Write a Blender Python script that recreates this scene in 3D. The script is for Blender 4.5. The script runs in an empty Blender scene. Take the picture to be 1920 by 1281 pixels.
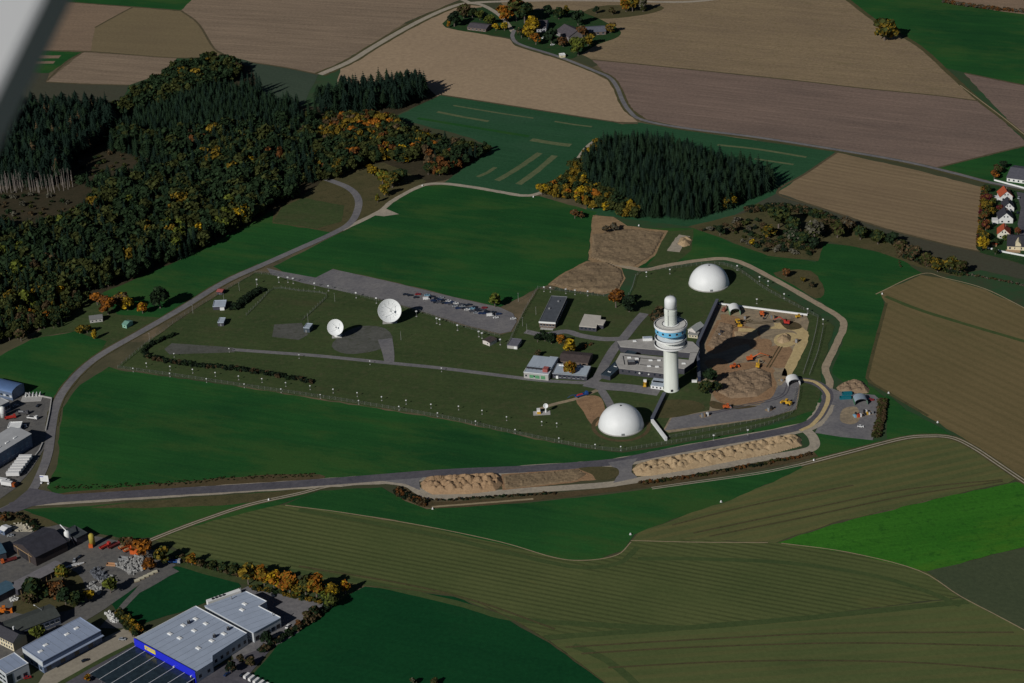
import bpy, math, random
import numpy as np
from mathutils import Vector, Matrix
random.seed(7)
RNG = np.random.default_rng(11)
SC = bpy.context.scene
COL = SC.collection
rad = math.radians

# ---------------------------------------------------------------- camera
PITCH, ROLL, FPX, H = rad(27.2), rad(2.7), 3950.0, 722.0      # focal length in pixels of a 1920 px wide frame, metres above ground
FWD = Vector((0, math.cos(PITCH), -math.sin(PITCH)))
UP0 = Vector((0, math.sin(PITCH), math.cos(PITCH)))
R0 = Vector((1, 0, 0))
RIGHT = R0 * math.cos(ROLL) - UP0 * math.sin(ROLL)
UPV = R0 * math.sin(ROLL) + UP0 * math.cos(ROLL)
CAMLOC = Vector((0, 0, H))
cam = bpy.data.cameras.new('camera')
cam.sensor_width = 36.0
cam.lens = 36.0 * FPX / 1920.0
cam.clip_start = 0.2
cam.clip_end = 60000.0
cam.dof.use_dof = True
cam.dof.focus_distance = 1560.0
cam.dof.aperture_fstop = 5.6
camo = bpy.data.objects.new('camera', cam)
COL.objects.link(camo)
m = Matrix((RIGHT, UPV, -FWD)).transposed().to_4x4()
m.translation = CAMLOC
camo.matrix_world = m
SC.camera = camo

# ---------------------------------------------------------------- sky, sun, exposure
SUN_TO = Vector((-0.66, -0.75, 0.0)).normalized() * math.cos(rad(31)) + Vector((0, 0, math.sin(rad(31))))
world = bpy.data.worlds.new('World')
SC.world = world
world.use_nodes = True
wn = world.node_tree
for n in list(wn.nodes):
    wn.nodes.remove(n)
sky = wn.nodes.new('ShaderNodeTexSky')
sky.sky_type = 'NISHITA'
sky.sun_disc = False
sky.sun_elevation = rad(31)
sky.sun_rotation = math.atan2(SUN_TO.x, SUN_TO.y)
sky.altitude = 700
sky.air_density = 0.5
sky.dust_density = 0.2
bg = wn.nodes.new('ShaderNodeBackground')
bg.inputs['Strength'].default_value = 0.05
wo = wn.nodes.new('ShaderNodeOutputWorld')
wn.links.new(sky.outputs[0], bg.inputs['Color'])
wn.links.new(bg.outputs[0], wo.inputs['Surface'])
sun = bpy.data.lights.new('sun', 'SUN')
sun.energy = 5.0
sun.angle = rad(0.5)
sun.color = (1.0, 0.965, 0.91)
suno = bpy.data.objects.new('sun', sun)
suno.rotation_euler = SUN_TO.to_track_quat('Z', 'Y').to_euler()
suno.location = (0, 0, 900)
COL.objects.link(suno)
SC.view_settings.view_transform = 'Standard'
SC.view_settings.look = 'None'
SC.view_settings.exposure = -0.68
SC.view_settings.gamma = 1.0
SC.view_settings.use_curve_mapping = False

# ---------------------------------------------------------------- pixels to ground
def G(px, py, z=0.0):
    d = RIGHT * (px - 960.0) + UPV * (640.5 - py) + FWD * FPX
    t = (z - H) / d.z
    return Vector((d.x * t, d.y * t, z))
def ang(a, b):
    A, B = G(*a), G(*b)
    return math.atan2(B.y - A.y, B.x - A.x)
def smooth_path(pts, n=6, closed=False):
    pts = [Vector(p[:2]) for p in pts]
    out = []
    N = len(pts)
    rng = range(N) if closed else range(N - 1)
    for i in rng:
        if closed:
            p0, p1, p2, p3 = pts[(i-1) % N], pts[i], pts[(i+1) % N], pts[(i+2) % N]
        else:
            p0 = pts[i-1] if i > 0 else pts[i] * 2 - pts[i+1]
            p1, p2 = pts[i], pts[i+1]
            p3 = pts[i+2] if i + 2 < N else pts[i+1] * 2 - pts[i]
        for k in range(n):
            t = k / n
            t2, t3 = t*t, t*t*t
            out.append(0.5*((2*p1) + (p2-p0)*t + (2*p0-5*p1+4*p2-p3)*t2 + (3*p1-p0-3*p2+p3)*t3))
    if not closed:
        out.append(pts[-1])
    return out
def inside(poly, x, y):
    c = False
    j = len(poly) - 1
    for i in range(len(poly)):
        xi, yi = poly[i][0], poly[i][1]
        xj, yj = poly[j][0], poly[j][1]
        if (yi > y) != (yj > y) and x < (xj - xi) * (y - yi) / (yj - yi + 1e-12) + xi:
            c = not c
        j = i
    return c

# ---------------------------------------------------------------- materials
MATS = {}
def lin(c):
    return tuple(((v/255.0)/12.92 if v/255.0 <= 0.04045 else ((v/255.0+0.055)/1.055)**2.4) for v in c)
KG = (0.50, 0.50, 0.52)                          # light reaching level ground per unit of albedo
def S(r, g, b):
    l = lin((r, g, b))
    return tuple(max(0.002, l[i]/KG[i]) for i in range(3))
def new_mat(name):
    m = bpy.data.materials.new(name)
    m.use_nodes = True
    nt = m.node_tree
    b = nt.nodes['Principled BSDF']
    b.inputs['Specular IOR Level'].default_value = 0.25
    return m, nt, b
def rgba(c):
    return (c[0], c[1], c[2], 1.0)
def N(nt, t, **kw):
    n = nt.nodes.new(t)
    for k, v in kw.items():
        if k in n.inputs:
            n.inputs[k].default_value = v
        else:
            setattr(n, k, v)
    return n
def mixc(nt, fac, a, b, blend='MIX'):
    n = nt.nodes.new('ShaderNodeMix')
    n.data_type = 'RGBA'
    n.blend_type = blend
    for i, v in ((0, fac), (6, a), (7, b)):
        if hasattr(v, 'is_linked') or isinstance(v, bpy.types.NodeSocket):
            nt.links.new(v, n.inputs[i])
        else:
            n.inputs[i].default_value = v if i == 0 else rgba(v)
    return n.outputs[2]
def ramp(nt, sock, lo, hi):
    n = nt.nodes.new('ShaderNodeMapRange')
    n.clamp = True
    nt.links.new(sock, n.inputs[0])
    n.inputs[1].default_value = lo
    n.inputs[2].default_value = hi
    return n.outputs[0]
def noise(nt, vec, scale, detail=4.0, rough=0.6):
    n = nt.nodes.new('ShaderNodeTexNoise')
    n.inputs['Scale'].default_value = scale
    n.inputs['Detail'].default_value = detail
    n.inputs['Roughness'].default_value = rough
    nt.links.new(vec, n.inputs['Vector'])
    return n.outputs[0]
def mapping(nt, vec, rz=0.0, sc=(1, 1, 1)):
    # rotate first, then stretch
    a = nt.nodes.new('ShaderNodeVectorRotate')
    a.rotation_type = 'Z_AXIS'
    a.inputs['Angle'].default_value = -rz
    nt.links.new(vec, a.inputs['Vector'])
    b = nt.nodes.new('ShaderNodeVectorMath')
    b.operation = 'MULTIPLY'
    b.inputs[1].default_value = sc
    nt.links.new(a.outputs[0], b.inputs[0])
    return b.outputs[0]
def ground_mat(name, c1, c2, c3=None, angle=0.0, streak=0.5, row=None, row_amt=0.3, row_col=None, big=0.012, fine=0.35, rough=0.95, bump=0.25, patch=None):
    """open ground: broad patches c1/c2, streaks along `angle`, optional drill rows every `row` metres, optional specks c3"""
    if name in MATS:
        return MATS[name]
    m, nt, b = new_mat(name)
    tc = nt.nodes.new('ShaderNodeTexCoord').outputs['Object']
    n1 = noise(nt, tc, big, 5, 0.62)
    f1 = ramp(nt, n1, 0.36, 0.64)
    col = mixc(nt, f1, c1, c2)
    st = mapping(nt, tc, angle, (0.012, 0.33, 1))
    f2 = ramp(nt, noise(nt, st, 1.0, 5, 0.65), 0.35, 0.68)
    dk = tuple(v * (1 - 0.55*streak) for v in c1)
    f2b = ramp(nt, noise(nt, mapping(nt, tc, angle, (0.006, 0.07, 1)), 1.0, 4, 0.6), 0.38, 0.66)
    lt = tuple(min(1, v * (1 + 0.45*streak)) for v in c2)
    sfac = nt.nodes.new('ShaderNodeMath'); sfac.operation = 'MULTIPLY'; sfac.inputs[1].default_value = streak
    nt.links.new(f2, sfac.inputs[0])
    sfb = nt.nodes.new('ShaderNodeMath'); sfb.operation = 'MULTIPLY'; sfb.inputs[1].default_value = min(1.0, streak*0.9)
    nt.links.new(f2b, sfb.inputs[0])
    col = mixc(nt, sfb.outputs[0], col, lt)
    col = mixc(nt, sfac.outputs[0], col, dk)
    if row:
        rv = mapping(nt, tc, angle, (0.0, 1, 0))
        w = nt.nodes.new('ShaderNodeTexWave')
        w.wave_type = 'BANDS'; w.bands_direction = 'Y'
        w.inputs['Scale'].default_value = 2*math.pi/(20*row) * 1.0
        w.inputs['Distortion'].default_value = 0.0
        nt.links.new(rv, w.inputs['Vector'])
        rf = ramp(nt, w.outputs['Fac'], 0.45, 0.80)
        br = ramp(nt, noise(nt, mapping(nt, tc, angle, (0.008, 0.05, 1)), 1.0, 4, 0.6), 0.2, 0.55)
        mu = nt.nodes.new('ShaderNodeMath'); mu.operation = 'MULTIPLY'
        nt.links.new(rf, mu.inputs[0]); nt.links.new(br, mu.inputs[1])
        mu2 = nt.nodes.new('ShaderNodeMath'); mu2.operation = 'MULTIPLY'; mu2.inputs[1].default_value = row_amt
        nt.links.new(mu.outputs[0], mu2.inputs[0])
        col = mixc(nt, mu2.outputs[0], col, row_col if row_col else tuple(v*0.55 for v in c1))
    if patch:
        pf = ramp(nt, noise(nt, mapping(nt, tc, angle, (0.35, 1, 1)), patch[1], 6, 0.68), patch[2], patch[2]+0.12)
        pm = nt.nodes.new('ShaderNodeMath'); pm.operation = 'MULTIPLY'; pm.inputs[1].default_value = patch[3]
        nt.links.new(pf, pm.inputs[0])
        col = mixc(nt, pm.outputs[0], col, patch[0])
    if c3:
        f3 = ramp(nt, noise(nt, tc, 0.16, 5, 0.7), 0.52, 0.68)
        col = mixc(nt, f3, col, c3)
    nf = noise(nt, tc, fine, 4, 0.75)
    ff = ramp(nt, nf, 0.25, 0.75)
    col = mixc(nt, 0.25 if row else 0.42, col, mixc(nt, ff, tuple(v*0.62 for v in c1), tuple(min(1, v*1.35) for v in c2)))
    nt.links.new(col, b.inputs['Base Color'])
    b.inputs['Roughness'].default_value = rough
    b.inputs['Specular IOR Level'].default_value = 0.08
    if bump:
        bp = nt.nodes.new('ShaderNodeBump')
        bp.inputs['Strength'].default_value = bump
        bp.inputs['Distance'].default_value = 0.6
        nt.links.new(nf, bp.inputs['Height'])
        nt.links.new(bp.outputs[0], b.inputs['Normal'])
    MATS[name] = m
    return m
def mat(name, c, rough=0.6, metal=0.0, var=0.12, scale=0.5, spec=0.3, bump=0.0, streak=None):
    """a thing's material: base colour with uneven wear"""
    if name in MATS:
        return MATS[name]
    m, nt, b = new_mat(name)
    tc = nt.nodes.new('ShaderNodeTexCoord').outputs['Object']
    v = tc if not streak else mapping(nt, tc, 0, streak)
    f = ramp(nt, noise(nt, v, scale, 5, 0.65), 0.3, 0.7)
    col = mixc(nt, f, tuple(x*(1-var) for x in c), tuple(min(1, x*(1+var*0.7)) for x in c))
    nt.links.new(col, b.inputs['Base Color'])
    b.inputs['Roughness'].default_value = rough
    b.inputs['Metallic'].default_value = metal
    b.inputs['Specular IOR Level'].default_value = spec
    MATS[name] = m
    return m
def foliage_mat():
    m, nt, b = new_mat('foliage')
    a = nt.nodes.new('ShaderNodeVertexColor')
    a.layer_name = 'tint'
    nt.links.new(a.outputs['Color'], b.inputs['Base Color'])
    b.inputs['Roughness'].default_value = 0.85
    b.inputs['Specular IOR Level'].default_value = 0.1
    return m
FOL = foliage_mat()

# ---------------------------------------------------------------- mesh helpers
class MB:
    def __init__(s):
        s.v, s.f = [], []
    def add(s, vs, fs):
        o = len(s.v)
        s.v += [tuple(x) for x in vs]
        s.f += [tuple(i + o for i in f) for f in fs]
        return s
    def box(s, cx, cy, cz, sx, sy, sz, rz=0.0, tx=1.0, ty=1.0):
        c, n = math.cos(rz), math.sin(rz)
        vs = []
        for z in (-1, 1):
            kx, ky = (tx, ty) if z > 0 else (1, 1)
            for x, y in ((-1, -1), (1, -1), (1, 1), (-1, 1)):
                X, Y = x*sx/2*kx, y*sy/2*ky
                vs.append((cx + X*c - Y*n, cy + X*n + Y*c, cz + z*sz/2))
        return s.add(vs, [(3, 2, 1, 0), (4, 5, 6, 7), (0, 1, 5, 4), (1, 2, 6, 5), (2, 3, 7, 6), (3, 0, 4, 7)])
    def span(s, x0, x1, y0, y1, z0, z1):
        return s.box((x0+x1)/2, (y0+y1)/2, (z0+z1)/2, abs(x1-x0), abs(y1-y0), abs(z1-z0))
    def prism(s, poly, z0, z1):
        n = len(poly)
        ar = sum(poly[i][0]*poly[(i+1) % n][1] - poly[(i+1) % n][0]*poly[i][1] for i in range(n))
        if ar < 0:
            poly = poly[::-1]
        vs = [(p[0], p[1], z0) for p in poly] + [(p[0], p[1], z1) for p in poly]
        fs = [tuple(range(n-1, -1, -1)), tuple(range(n, 2*n))]
        fs += [(i, (i+1) % n, n + (i+1) % n, n + i) for i in range(n)]
        return s.add(vs, fs)
    def lathe(s, prof, n=24, cx=0, cy=0, cap=True):
        vs, fs = [], []
        for r, z in prof:
            for k in range(n):
                a = 2*math.pi*k/n
                vs.append((cx + r*math.cos(a), cy + r*math.sin(a), z))
        for i in range(len(prof)-1):
            for k in range(n):
                fs.append((i*n+k, i*n+(k+1) % n, (i+1)*n+(k+1) % n, (i+1)*n+k))
        if cap:
            fs.append(tuple(range(n-1, -1, -1)))
            fs.append(tuple((len(prof)-1)*n + k for k in range(n)))
        return s.add(vs, fs)
    def tube(s, p, q, r, n=6, r2=None):
        p, q = Vector(p), Vector(q)
        d = (q-p).normalized()
        u = d.orthogonal().normalized()
        w = d.cross(u)
        r2 = r if r2 is None else r2
        vs = []
        for c, rr in ((p, r), (q, r2)):
            for k in range(n):
                a = 2*math.pi*k/n
                vs.append(tuple(c + u*math.cos(a)*rr + w*math.sin(a)*rr))
        fs = [(k, (k+1) % n, n+(k+1) % n, n+k) for k in range(n)]
        fs += [tuple(range(n-1, -1, -1)), tuple(range(n, 2*n))]
        return s.add(vs, fs)
    def mesh(s, name, material=None, smooth=False):
        me = bpy.data.meshes.new(name)
        me.from_pydata(s.v, [], s.f)
        if smooth:
            me.polygons.foreach_set('use_smooth', [True]*len(me.polygons))
        if material:
            me.materials.append(material)
        me.update()
        return me
    def build(s, name, material, parent=None, smooth=False, loc=None):
        return link(name, s.mesh(name, material, smooth), parent, loc)
def link(name, data, parent=None, loc=None, rz=0.0):
    o = bpy.data.objects.new(name, data)
    COL.objects.link(o)
    if parent:
        o.parent = parent
    if loc is not None:
        o.location = loc
    if rz:
        o.rotation_euler = (0, 0, rz)
    return o
def tag(o, label, cat, group=None):
    o['label'] = label
    o['category'] = cat
    if group:
        o['group'] = group
    return o
def thing(name, label, cat, loc=(0, 0, 0), rz=0.0, group=None, sc=1.0):
    o = link(name, None, None, loc, rz)
    o.empty_display_size = 1.0
    if sc != 1.0:
        o.scale = (sc, sc, sc)
    return tag(o, label, cat, group)
def copy_thing(o, loc, rz=None, label=None, group=None, parent=None):
    c = o.copy()
    COL.objects.link(c)
    if parent is None:
        c.location = loc
        if rz is not None:
            c.rotation_euler = (0, 0, rz)
        if label:
            c['label'] = label
        if group:
            c['group'] = group
    else:
        c.parent = parent
    for ch in CH(o):
        copy_thing(ch, None, parent=c)
    return c
def CH(o):
    return [x for x in KIDS.get(o.name, [])]
KIDS = {}
_link0 = link
def link(name, data, parent=None, loc=None, rz=0.0):
    o = _link0(name, data, parent, loc, rz)
    if parent:
        KIDS.setdefault(parent.name, []).append(o)
    return o
DZ = 0.02
LAYN = {}
def layer_z(layer):
    k = LAYN.get(layer, 0)
    LAYN[layer] = k + 1
    return layer*DZ + (k % 5)*0.004
EDGE_RNG = random.Random(5)
def ragged(w, amp, step=7.0):
    out = []
    n = len(w)
    for i in range(n):
        a, b_ = w[i], w[(i+1) % n]
        L = (b_-a).length
        k = max(1, min(60, int(L/step)))
        d = (b_-a)/max(L, 1e-6)
        nr = Vector((-d.y, d.x, 0))
        for j in range(k):
            p = a.lerp(b_, j/k)
            out.append(p if j == 0 else p + nr*EDGE_RNG.uniform(-amp, amp))
    return out
CLEAN = ('yard', 'car_park', 'paved', 'junction', 'street', 'apron', 'parking')
def sheet(name, px, material, layer, smooth=0):
    p = smooth_path(px, smooth, True) if smooth else [Vector(q) for q in px]
    w = [G(q[0], q[1]) for q in p]
    w = ragged(w, 0.15 if any(c in name for c in CLEAN) else 0.75)
    mb = MB()
    z = layer_z(layer)
    vs = [(q.x, q.y, z) for q in w]
    n = len(vs)
    ar = sum(vs[i][0]*vs[(i+1) % n][1] - vs[(i+1) % n][0]*vs[i][1] for i in range(n))
    if ar < 0:
        vs = vs[::-1]
    mb.add(vs, [tuple(range(n))])
    o = mb.build(name, material)
    o['kind'] = 'structure'
    return o
def ribbon(name, px, width, material, layer, n=6, kind='structure', world_pts=False, off=0.0):
    p = px if world_pts else [G(q.x, q.y) for q in smooth_path(px, n)]
    soft = 0.0 if any(c in name for c in ('road', 'path', 'rut')) and 'verge' not in name and 'shoulder' not in name else 0.10
    if soft:
        q = [p[0]]
        for i in range(len(p)-1):
            k = max(1, min(40, int((p[i+1]-p[i]).length/6)))
            q += [p[i].lerp(p[i+1], (j+1)/k) for j in range(k)]
        p = q
    ws = width if isinstance(width, (list, tuple)) else (width, width)
    vs, fs = [], []
    L = len(p)
    z = layer_z(layer)
    for i in range(L):
        d = (p[min(i+1, L-1)] - p[max(i-1, 0)])
        d.z = 0
        d.normalize()
        nrm = Vector((-d.y, d.x, 0))
        w = ws[0] + (ws[-1]-ws[0]) * i / (L-1)
        a = p[i] + nrm*(w/2*(1+EDGE_RNG.uniform(-soft, soft)) + off)
        b = p[i] - nrm*(w/2*(1+EDGE_RNG.uniform(-soft, soft)) - off)
        vs += [(a.x, a.y, z), (b.x, b.y, z)]
    for i in range(L-1):
        fs.append((2*i, 2*i+1, 2*i+3, 2*i+2))
    mb = MB()
    mb.add(vs, fs)
    o = mb.build(name, material)
    o['kind'] = kind
    return o

# ================================================================ THE SETTING
# ---- ground to the horizon (fine cells near, coarse far)
def make_ground():
    xs = sorted(set([-30000, -12000, -5000] + list(range(-2400, 2401, 200)) + [5000, 12000, 30000]))
    ys = sorted(set([-20000, -6000, -1500] + list(range(-400, 5001, 200)) + [9000, 18000, 40000]))
    vs = [(x, y, -0.03) for y in ys for x in xs]
    w = len(xs)
    fs = [(j*w+i, j*w+i+1, (j+1)*w+i+1, (j+1)*w+i) for j in range(len(ys)-1) for i in range(w-1)]
    m, nt, b = new_mat('open_land')
    tc = nt.nodes.new('ShaderNodeTexCoord').outputs['Object']
    vo = nt.nodes.new('ShaderNodeTexVoronoi')
    vo.inputs['Scale'].default_value = 0.004
    nt.links.new(tc, vo.inputs['Vector'])
    sep = nt.nodes.new('ShaderNodeSeparateColor')
    nt.links.new(vo.outputs['Color'], sep.inputs[0])
    c = mixc(nt, ramp(nt, sep.outputs[0], 0.35, 0.65), S(48, 52, 34), S(88, 76, 60))
    c = mixc(nt, ramp(nt, sep.outputs[1], 0.6, 0.7), c, S(22, 56, 30))
    c = mixc(nt, ramp(nt, noise(nt, tc, 0.05, 6, 0.7), 0.3, 0.75), c, S(44, 46, 32))
    nt.links.new(c, b.inputs['Base Color'])
    b.inputs['Roughness'].default_value = 1.0
    mb = MB(); mb.add(vs, fs)
    o = mb.build('ground', m)
    o['kind'] = 'structure'
make_ground()

# ---- ground covers
A_top = ang((700, 60), (360, 5))
MEADOW = ground_mat('meadow', S(13, 45, 23), S(29, 66, 29), row=11, row_amt=0.14, row_col=S(28, 62, 30), angle=ang((560, 500), (1050, 560)), streak=0.4, big=0.007, fine=0.5, bump=0.25, patch=(S(46, 64, 30), 0.022, 0.48, 0.65))
MEADOW_D = ground_mat('meadow_deep', S(6, 41, 22), S(12, 51, 26), angle=ang((600, 1150), (1000, 1230)), streak=0.4, big=0.015, bump=0.1, patch=(S(18, 46, 26), 0.03, 0.55, 0.5))
LAWN = ground_mat('lawn', S(38, 50, 29), S(50, 60, 35), S(58, 58, 41), angle=ang((500, 690), (900, 740)), streak=0.5, big=0.03, patch=(S(58, 52, 38), 0.025, 0.55, 0.6))
ROUGH = ground_mat('rough_grass', S(50, 52, 32), S(66, 60, 42), S(34, 38, 24), angle=0.4, streak=0.4, big=0.05, fine=0.6)
SCRUBG = ground_mat('scrub_ground', S(54, 48, 34), S(68, 58, 42), S(34, 40, 25), angle=0.9, streak=0.4, big=0.06, fine=0.6)
FORESTG = ground_mat('forest_floor', S(36, 36, 26), S(50, 44, 34), S(26, 30, 20), angle=0.6, streak=0.5, big=0.05)
TAN = ground_mat('stubble_tan', S(112, 97, 81), S(121, 105, 87), angle=ang((850, 100), (1150, 210)), streak=0.30, big=0.008, fine=0.2)
TAN2 = ground_mat('harrowed_tan', S(88, 77, 67), S(108, 94, 80), angle=ang((360, 30), (840, 60)), streak=0.75, big=0.01)
TAN3 = ground_mat('harrowed_brown', S(86, 74, 64), S(106, 90, 75), angle=ang((150, 130), (300, 135)), streak=0.6, big=0.012)
OLIVEB = ground_mat('sown_olive_brown', S(84, 74, 58), S(92, 82, 62), angle=ang((200, 60), (380, 70)), streak=0.4, big=0.01)
TAN4 = ground_mat('stubble_mixed', S(88, 76, 64), S(110, 96, 75), S(84, 74, 54), angle=ang((1150, 60), (1700, 110)), streak=0.6, big=0.008, patch=(S(58, 58, 36), 0.045, 0.60, 0.7))
PURP = ground_mat('ploughed_purple', S(78, 68, 64), S(99, 84, 76), angle=ang((1280, 150), (1820, 210)), streak=0.7, big=0.006, patch=(S(56, 48, 47), 0.012, 0.60, 0.8))
TAN5 = ground_mat('stubble_rows', S(94, 80, 64), S(104, 90, 70), angle=ang((1560, 340), (1800, 385)), streak=0.6, row=7, row_amt=0.35, big=0.012, patch=(S(78, 68, 50), 0.03, 0.58, 0.7))
SLATE = ground_mat('sown_slate_green', S(42, 52, 44), S(48, 58, 48), angle=ang((1460, 380), (1900, 500)), streak=0.4, big=0.01)
SLATE2 = ground_mat('fallow_slate', S(56, 52, 44), S(50, 54, 44), angle=ang((1460, 380), (1900, 500)), streak=0.4, big=0.01)
GREENS = ground_mat('ley_green', S(22, 54, 34), S(34, 62, 42), angle=ang((800, 220), (1100, 260)), streak=0.55, big=0.012, patch=(S(40, 62, 48), 0.01, 0.52, 0.7))
OLIVE = ground_mat('sown_olive', S(56, 65, 37), S(70, 75, 45), angle=ang((640, 1050), (1000, 1120)), streak=0.16, row=4.2, row_amt=0.6, row_col=S(32, 38, 22), big=0.01, patch=(S(86, 78, 44), 0.018, 0.62, 0.5))
OLIVE2 = ground_mat('sown_olive_low', S(54, 64, 37), S(68, 74, 44), angle=ang((1200, 1230), (1800, 1190)), streak=0.35, row=9, row_amt=0.3, row_col=S(80, 72, 46), big=0.01)
OLIVE3 = ground_mat('sown_olive_high', S(54, 63, 38), S(74, 75, 46), angle=ang((1250, 1000), (1750, 890)), streak=0.4, row=9, row_amt=0.3, row_col=S(92, 78, 50), big=0.008)
BROWN = ground_mat('stubble_brown', S(76, 68, 46), S(88, 77, 54), angle=ang((1700, 600), (1900, 690)), streak=0.3, row=8, row_amt=0.3, row_col=S(56, 54, 34), big=0.007, patch=(S(54, 58, 34), 0.008, 0.56, 0.7))
BRIGHT = ground_mat('catch_crop_green', S(30, 76, 20), S(42, 84, 24), S(18, 52, 16), angle=ang((1550, 1000), (1900, 950)), streak=0.6, big=0.02, fine=0.5, patch=(S(66, 84, 24), 0.02, 0.55, 0.5))
ASPH = ground_mat('asphalt', S(70, 70, 76), S(94, 92, 93), angle=0.5, streak=0.2, big=0.05, bump=0.05)
ASPHD = ground_mat('asphalt_dark', S(52, 52, 60), S(72, 70, 75), angle=0.5, streak=0.3, big=0.05, bump=0.05)
GRAVEL = ground_mat('gravel', S(110, 104, 96), S(128, 120, 108), S(92, 88, 84), angle=0.5, streak=0.3, big=0.08)
GRAVELT = ground_mat('gravel_tan', S(110, 99, 86), S(124, 112, 96), S(94, 86, 76), angle=1.2, streak=0.4, big=0.08)
PALE = ground_mat('pale_track', S(104, 94, 76), S(116, 104, 84), angle=0.5, streak=0.3, big=0.1)
SANDY = ground_mat('sand_track', S(136, 120, 88), S(148, 132, 98), S(116, 104, 82), angle=1.2, streak=0.5, big=0.08)
SOIL = ground_mat('bare_soil', S(100, 80, 62), S(118, 94, 72), S(78, 62, 50), angle=0.3, streak=0.5, big=0.06, fine=0.5, bump=0.6)
DUST = ground_mat('dusty_yard', S(90, 84, 76), S(122, 108, 88), S(74, 68, 64), angle=0.3, streak=0.7, big=0.06)
HEATH = ground_mat('dry_heath', S(98, 82, 64), S(120, 100, 76), S(80, 66, 52), angle=ang((1050, 530), (1150, 510)), streak=0.8, big=0.05, fine=0.6, bump=0.5)
CONC = ground_mat('concrete_apron', S(104, 98, 90), S(114, 108, 98), angle=0.7, streak=0.3, big=0.05, bump=0.05)
STRIP = ground_mat('pale_dry_strip', S(60, 70, 48), S(76, 80, 58), S(40, 60, 40), angle=0.8, streak=0.5, big=0.08)
TRAM = ground_mat('tramline_green', S(45, 57, 33), S(54, 64, 37), angle=0.1, streak=0.3, big=0.05)
FADED = ground_mat('faded_paving', S(56, 58, 54), S(70, 70, 68), S(46, 50, 38), angle=0.3, streak=0.3, big=0.05)
YARD = ground_mat('yard_surface', S(66, 66, 68), S(80, 78, 76), S(54, 54, 58), angle=0.5, streak=0.4, big=0.06)
SIDING = ground_mat('garden_lawn', S(20, 44, 24), S(34, 52, 28), S(46, 44, 32), angle=0.4, streak=0.3, big=0.06)

# ---- fields at the top of the picture
sheet('meadow', [(60, -120), (420, -120), (364, 0), (339, 20), (248, 13), (112, 2), (40, -6)], MEADOW, 2)
sheet('field', [(-80, -40), (112, 3), (248, 14), (178, 52), (170, 97), (50, 95), (-80, 94)], TAN3, 2)
sheet('field', [(248, 14), (339, 21), (372, 45), (402, 92), (428, 106), (330, 109), (170, 97), (178, 52)], OLIVEB, 2)
sheet('field', [(-80, 94), (50, 95), (154, 98), (92, 137), (40, 136), (-80, 134)], MEADOW, 3)
ribbon('field_strip', [(52, 107), (112, 107)], 9, TAN3, 4, n=2)
ribbon('field_strip', [(48, 118), (102, 117)], 8, TAN3, 4, n=2)
sheet('field', [(156, 98), (332, 109), (300, 140), (242, 160), (86, 154)], TAN2, 3)
sheet('field', [(-80, 134), (92, 137), (86, 154), (242, 160), (215, 220), (-80, 220)], SLATE2, 2)
sheet('field', [(364, -5), (420, -120), (900, -120), (862, 0), (760, 42), (690, 88), (640, 116), (597, 139), (470, 116), (428, 104), (402, 92), (372, 45), (339, 20)], TAN2, 3)
sheet('field', [(428, 106), (470, 116), (597, 140), (560, 215), (380, 200), (400, 130)], SLATE, 2)
sheet('field', [(640, 122), (696, 90), (762, 50), (850, 14), (884, 10), (905, 12), (836, 52), (956, 74), (966, 86), (1049, 112), (1117, 139), (1141, 151), (1153, 168), (1162, 190), (1176, 210), (1196, 229), (1153, 229), (826, 178), (740, 214), (620, 210)], TAN, 3)
sheet('field', [(900, -120), (1600, -120), (1585, 0), (1640, 40), (1722, 88), (1782, 142), (1837, 190), (1760, 180), (1620, 166), (1480, 150), (1280, 129), (1110, 112), (1000, 60), (940, 6)], TAN4, 2)
sheet('field', [(1110, 112), (1280, 129), (1480, 150), (1620, 166), (1760, 180), (1837, 190), (1880, 226), (1925, 268), (1990, 262), (1757, 314), (1569, 281), (1421, 258), (1280, 240), (1204, 226), (1180, 208), (1168, 188), (1157, 164), (1143, 146)], PURP, 3)
sheet('meadow', [(1600, -120), (2100, -120), (2100, 190), (1905, 156), (1808, 136), (1775, 128), (1722, 88), (1640, 40), (1585, 0)], MEADOW, 3)
sheet('field', [(1740, -120), (2100, -120), (2100, 52), (1880, 22), (1768, 3)], TAN3, 4)
sheet('field', [(1808, 138), (1905, 158), (2100, 194), (2100, 330), (1925, 262), (1870, 204)], SOIL if False else PURP, 4)
ribbon('field_track', [(1590, 0), (1640, 38), (1722, 86), (1782, 140), (1835, 188), (1880, 222), (1935, 266)], 5, ROUGH, 5)
ribbon('field_track', [(1800, 160), (1835, 186), (1885, 224), (1940, 268)], 1.2, PALE, 6)
sheet('meadow', [(1757, 316), (1920, 275), (2100, 235), (2100, 400), (1920, 356), (1850, 342)], MEADOW, 4)
sheet('field', [(1569, 286), (1700, 315), (1845, 352), (1838, 472), (1775, 459), (1660, 428), (1533, 387), (1457, 362)], TAN5, 3)
sheet('meadow', [(1090, 240), (1200, 230), (1280, 244), (1567, 285), (1455, 364), (1370, 412), (1290, 425), (1100, 400)], GREENS, 2)
sheet('field', [(1290, 425), (1370, 408), (1457, 362), (1533, 388), (1660, 430), (1775, 460), (1838, 473), (1925, 500), (2100, 545), (2100, 570), (1925, 525), (1800, 498), (1680, 458), (1600, 440), (1480, 400), (1330, 440)], SLATE2, 3)
sheet('garden_ground', [(1846, 345), (1920, 360), (2100, 400), (2100, 550), (1920, 496), (1835, 473)], SIDING, 4)

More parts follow.
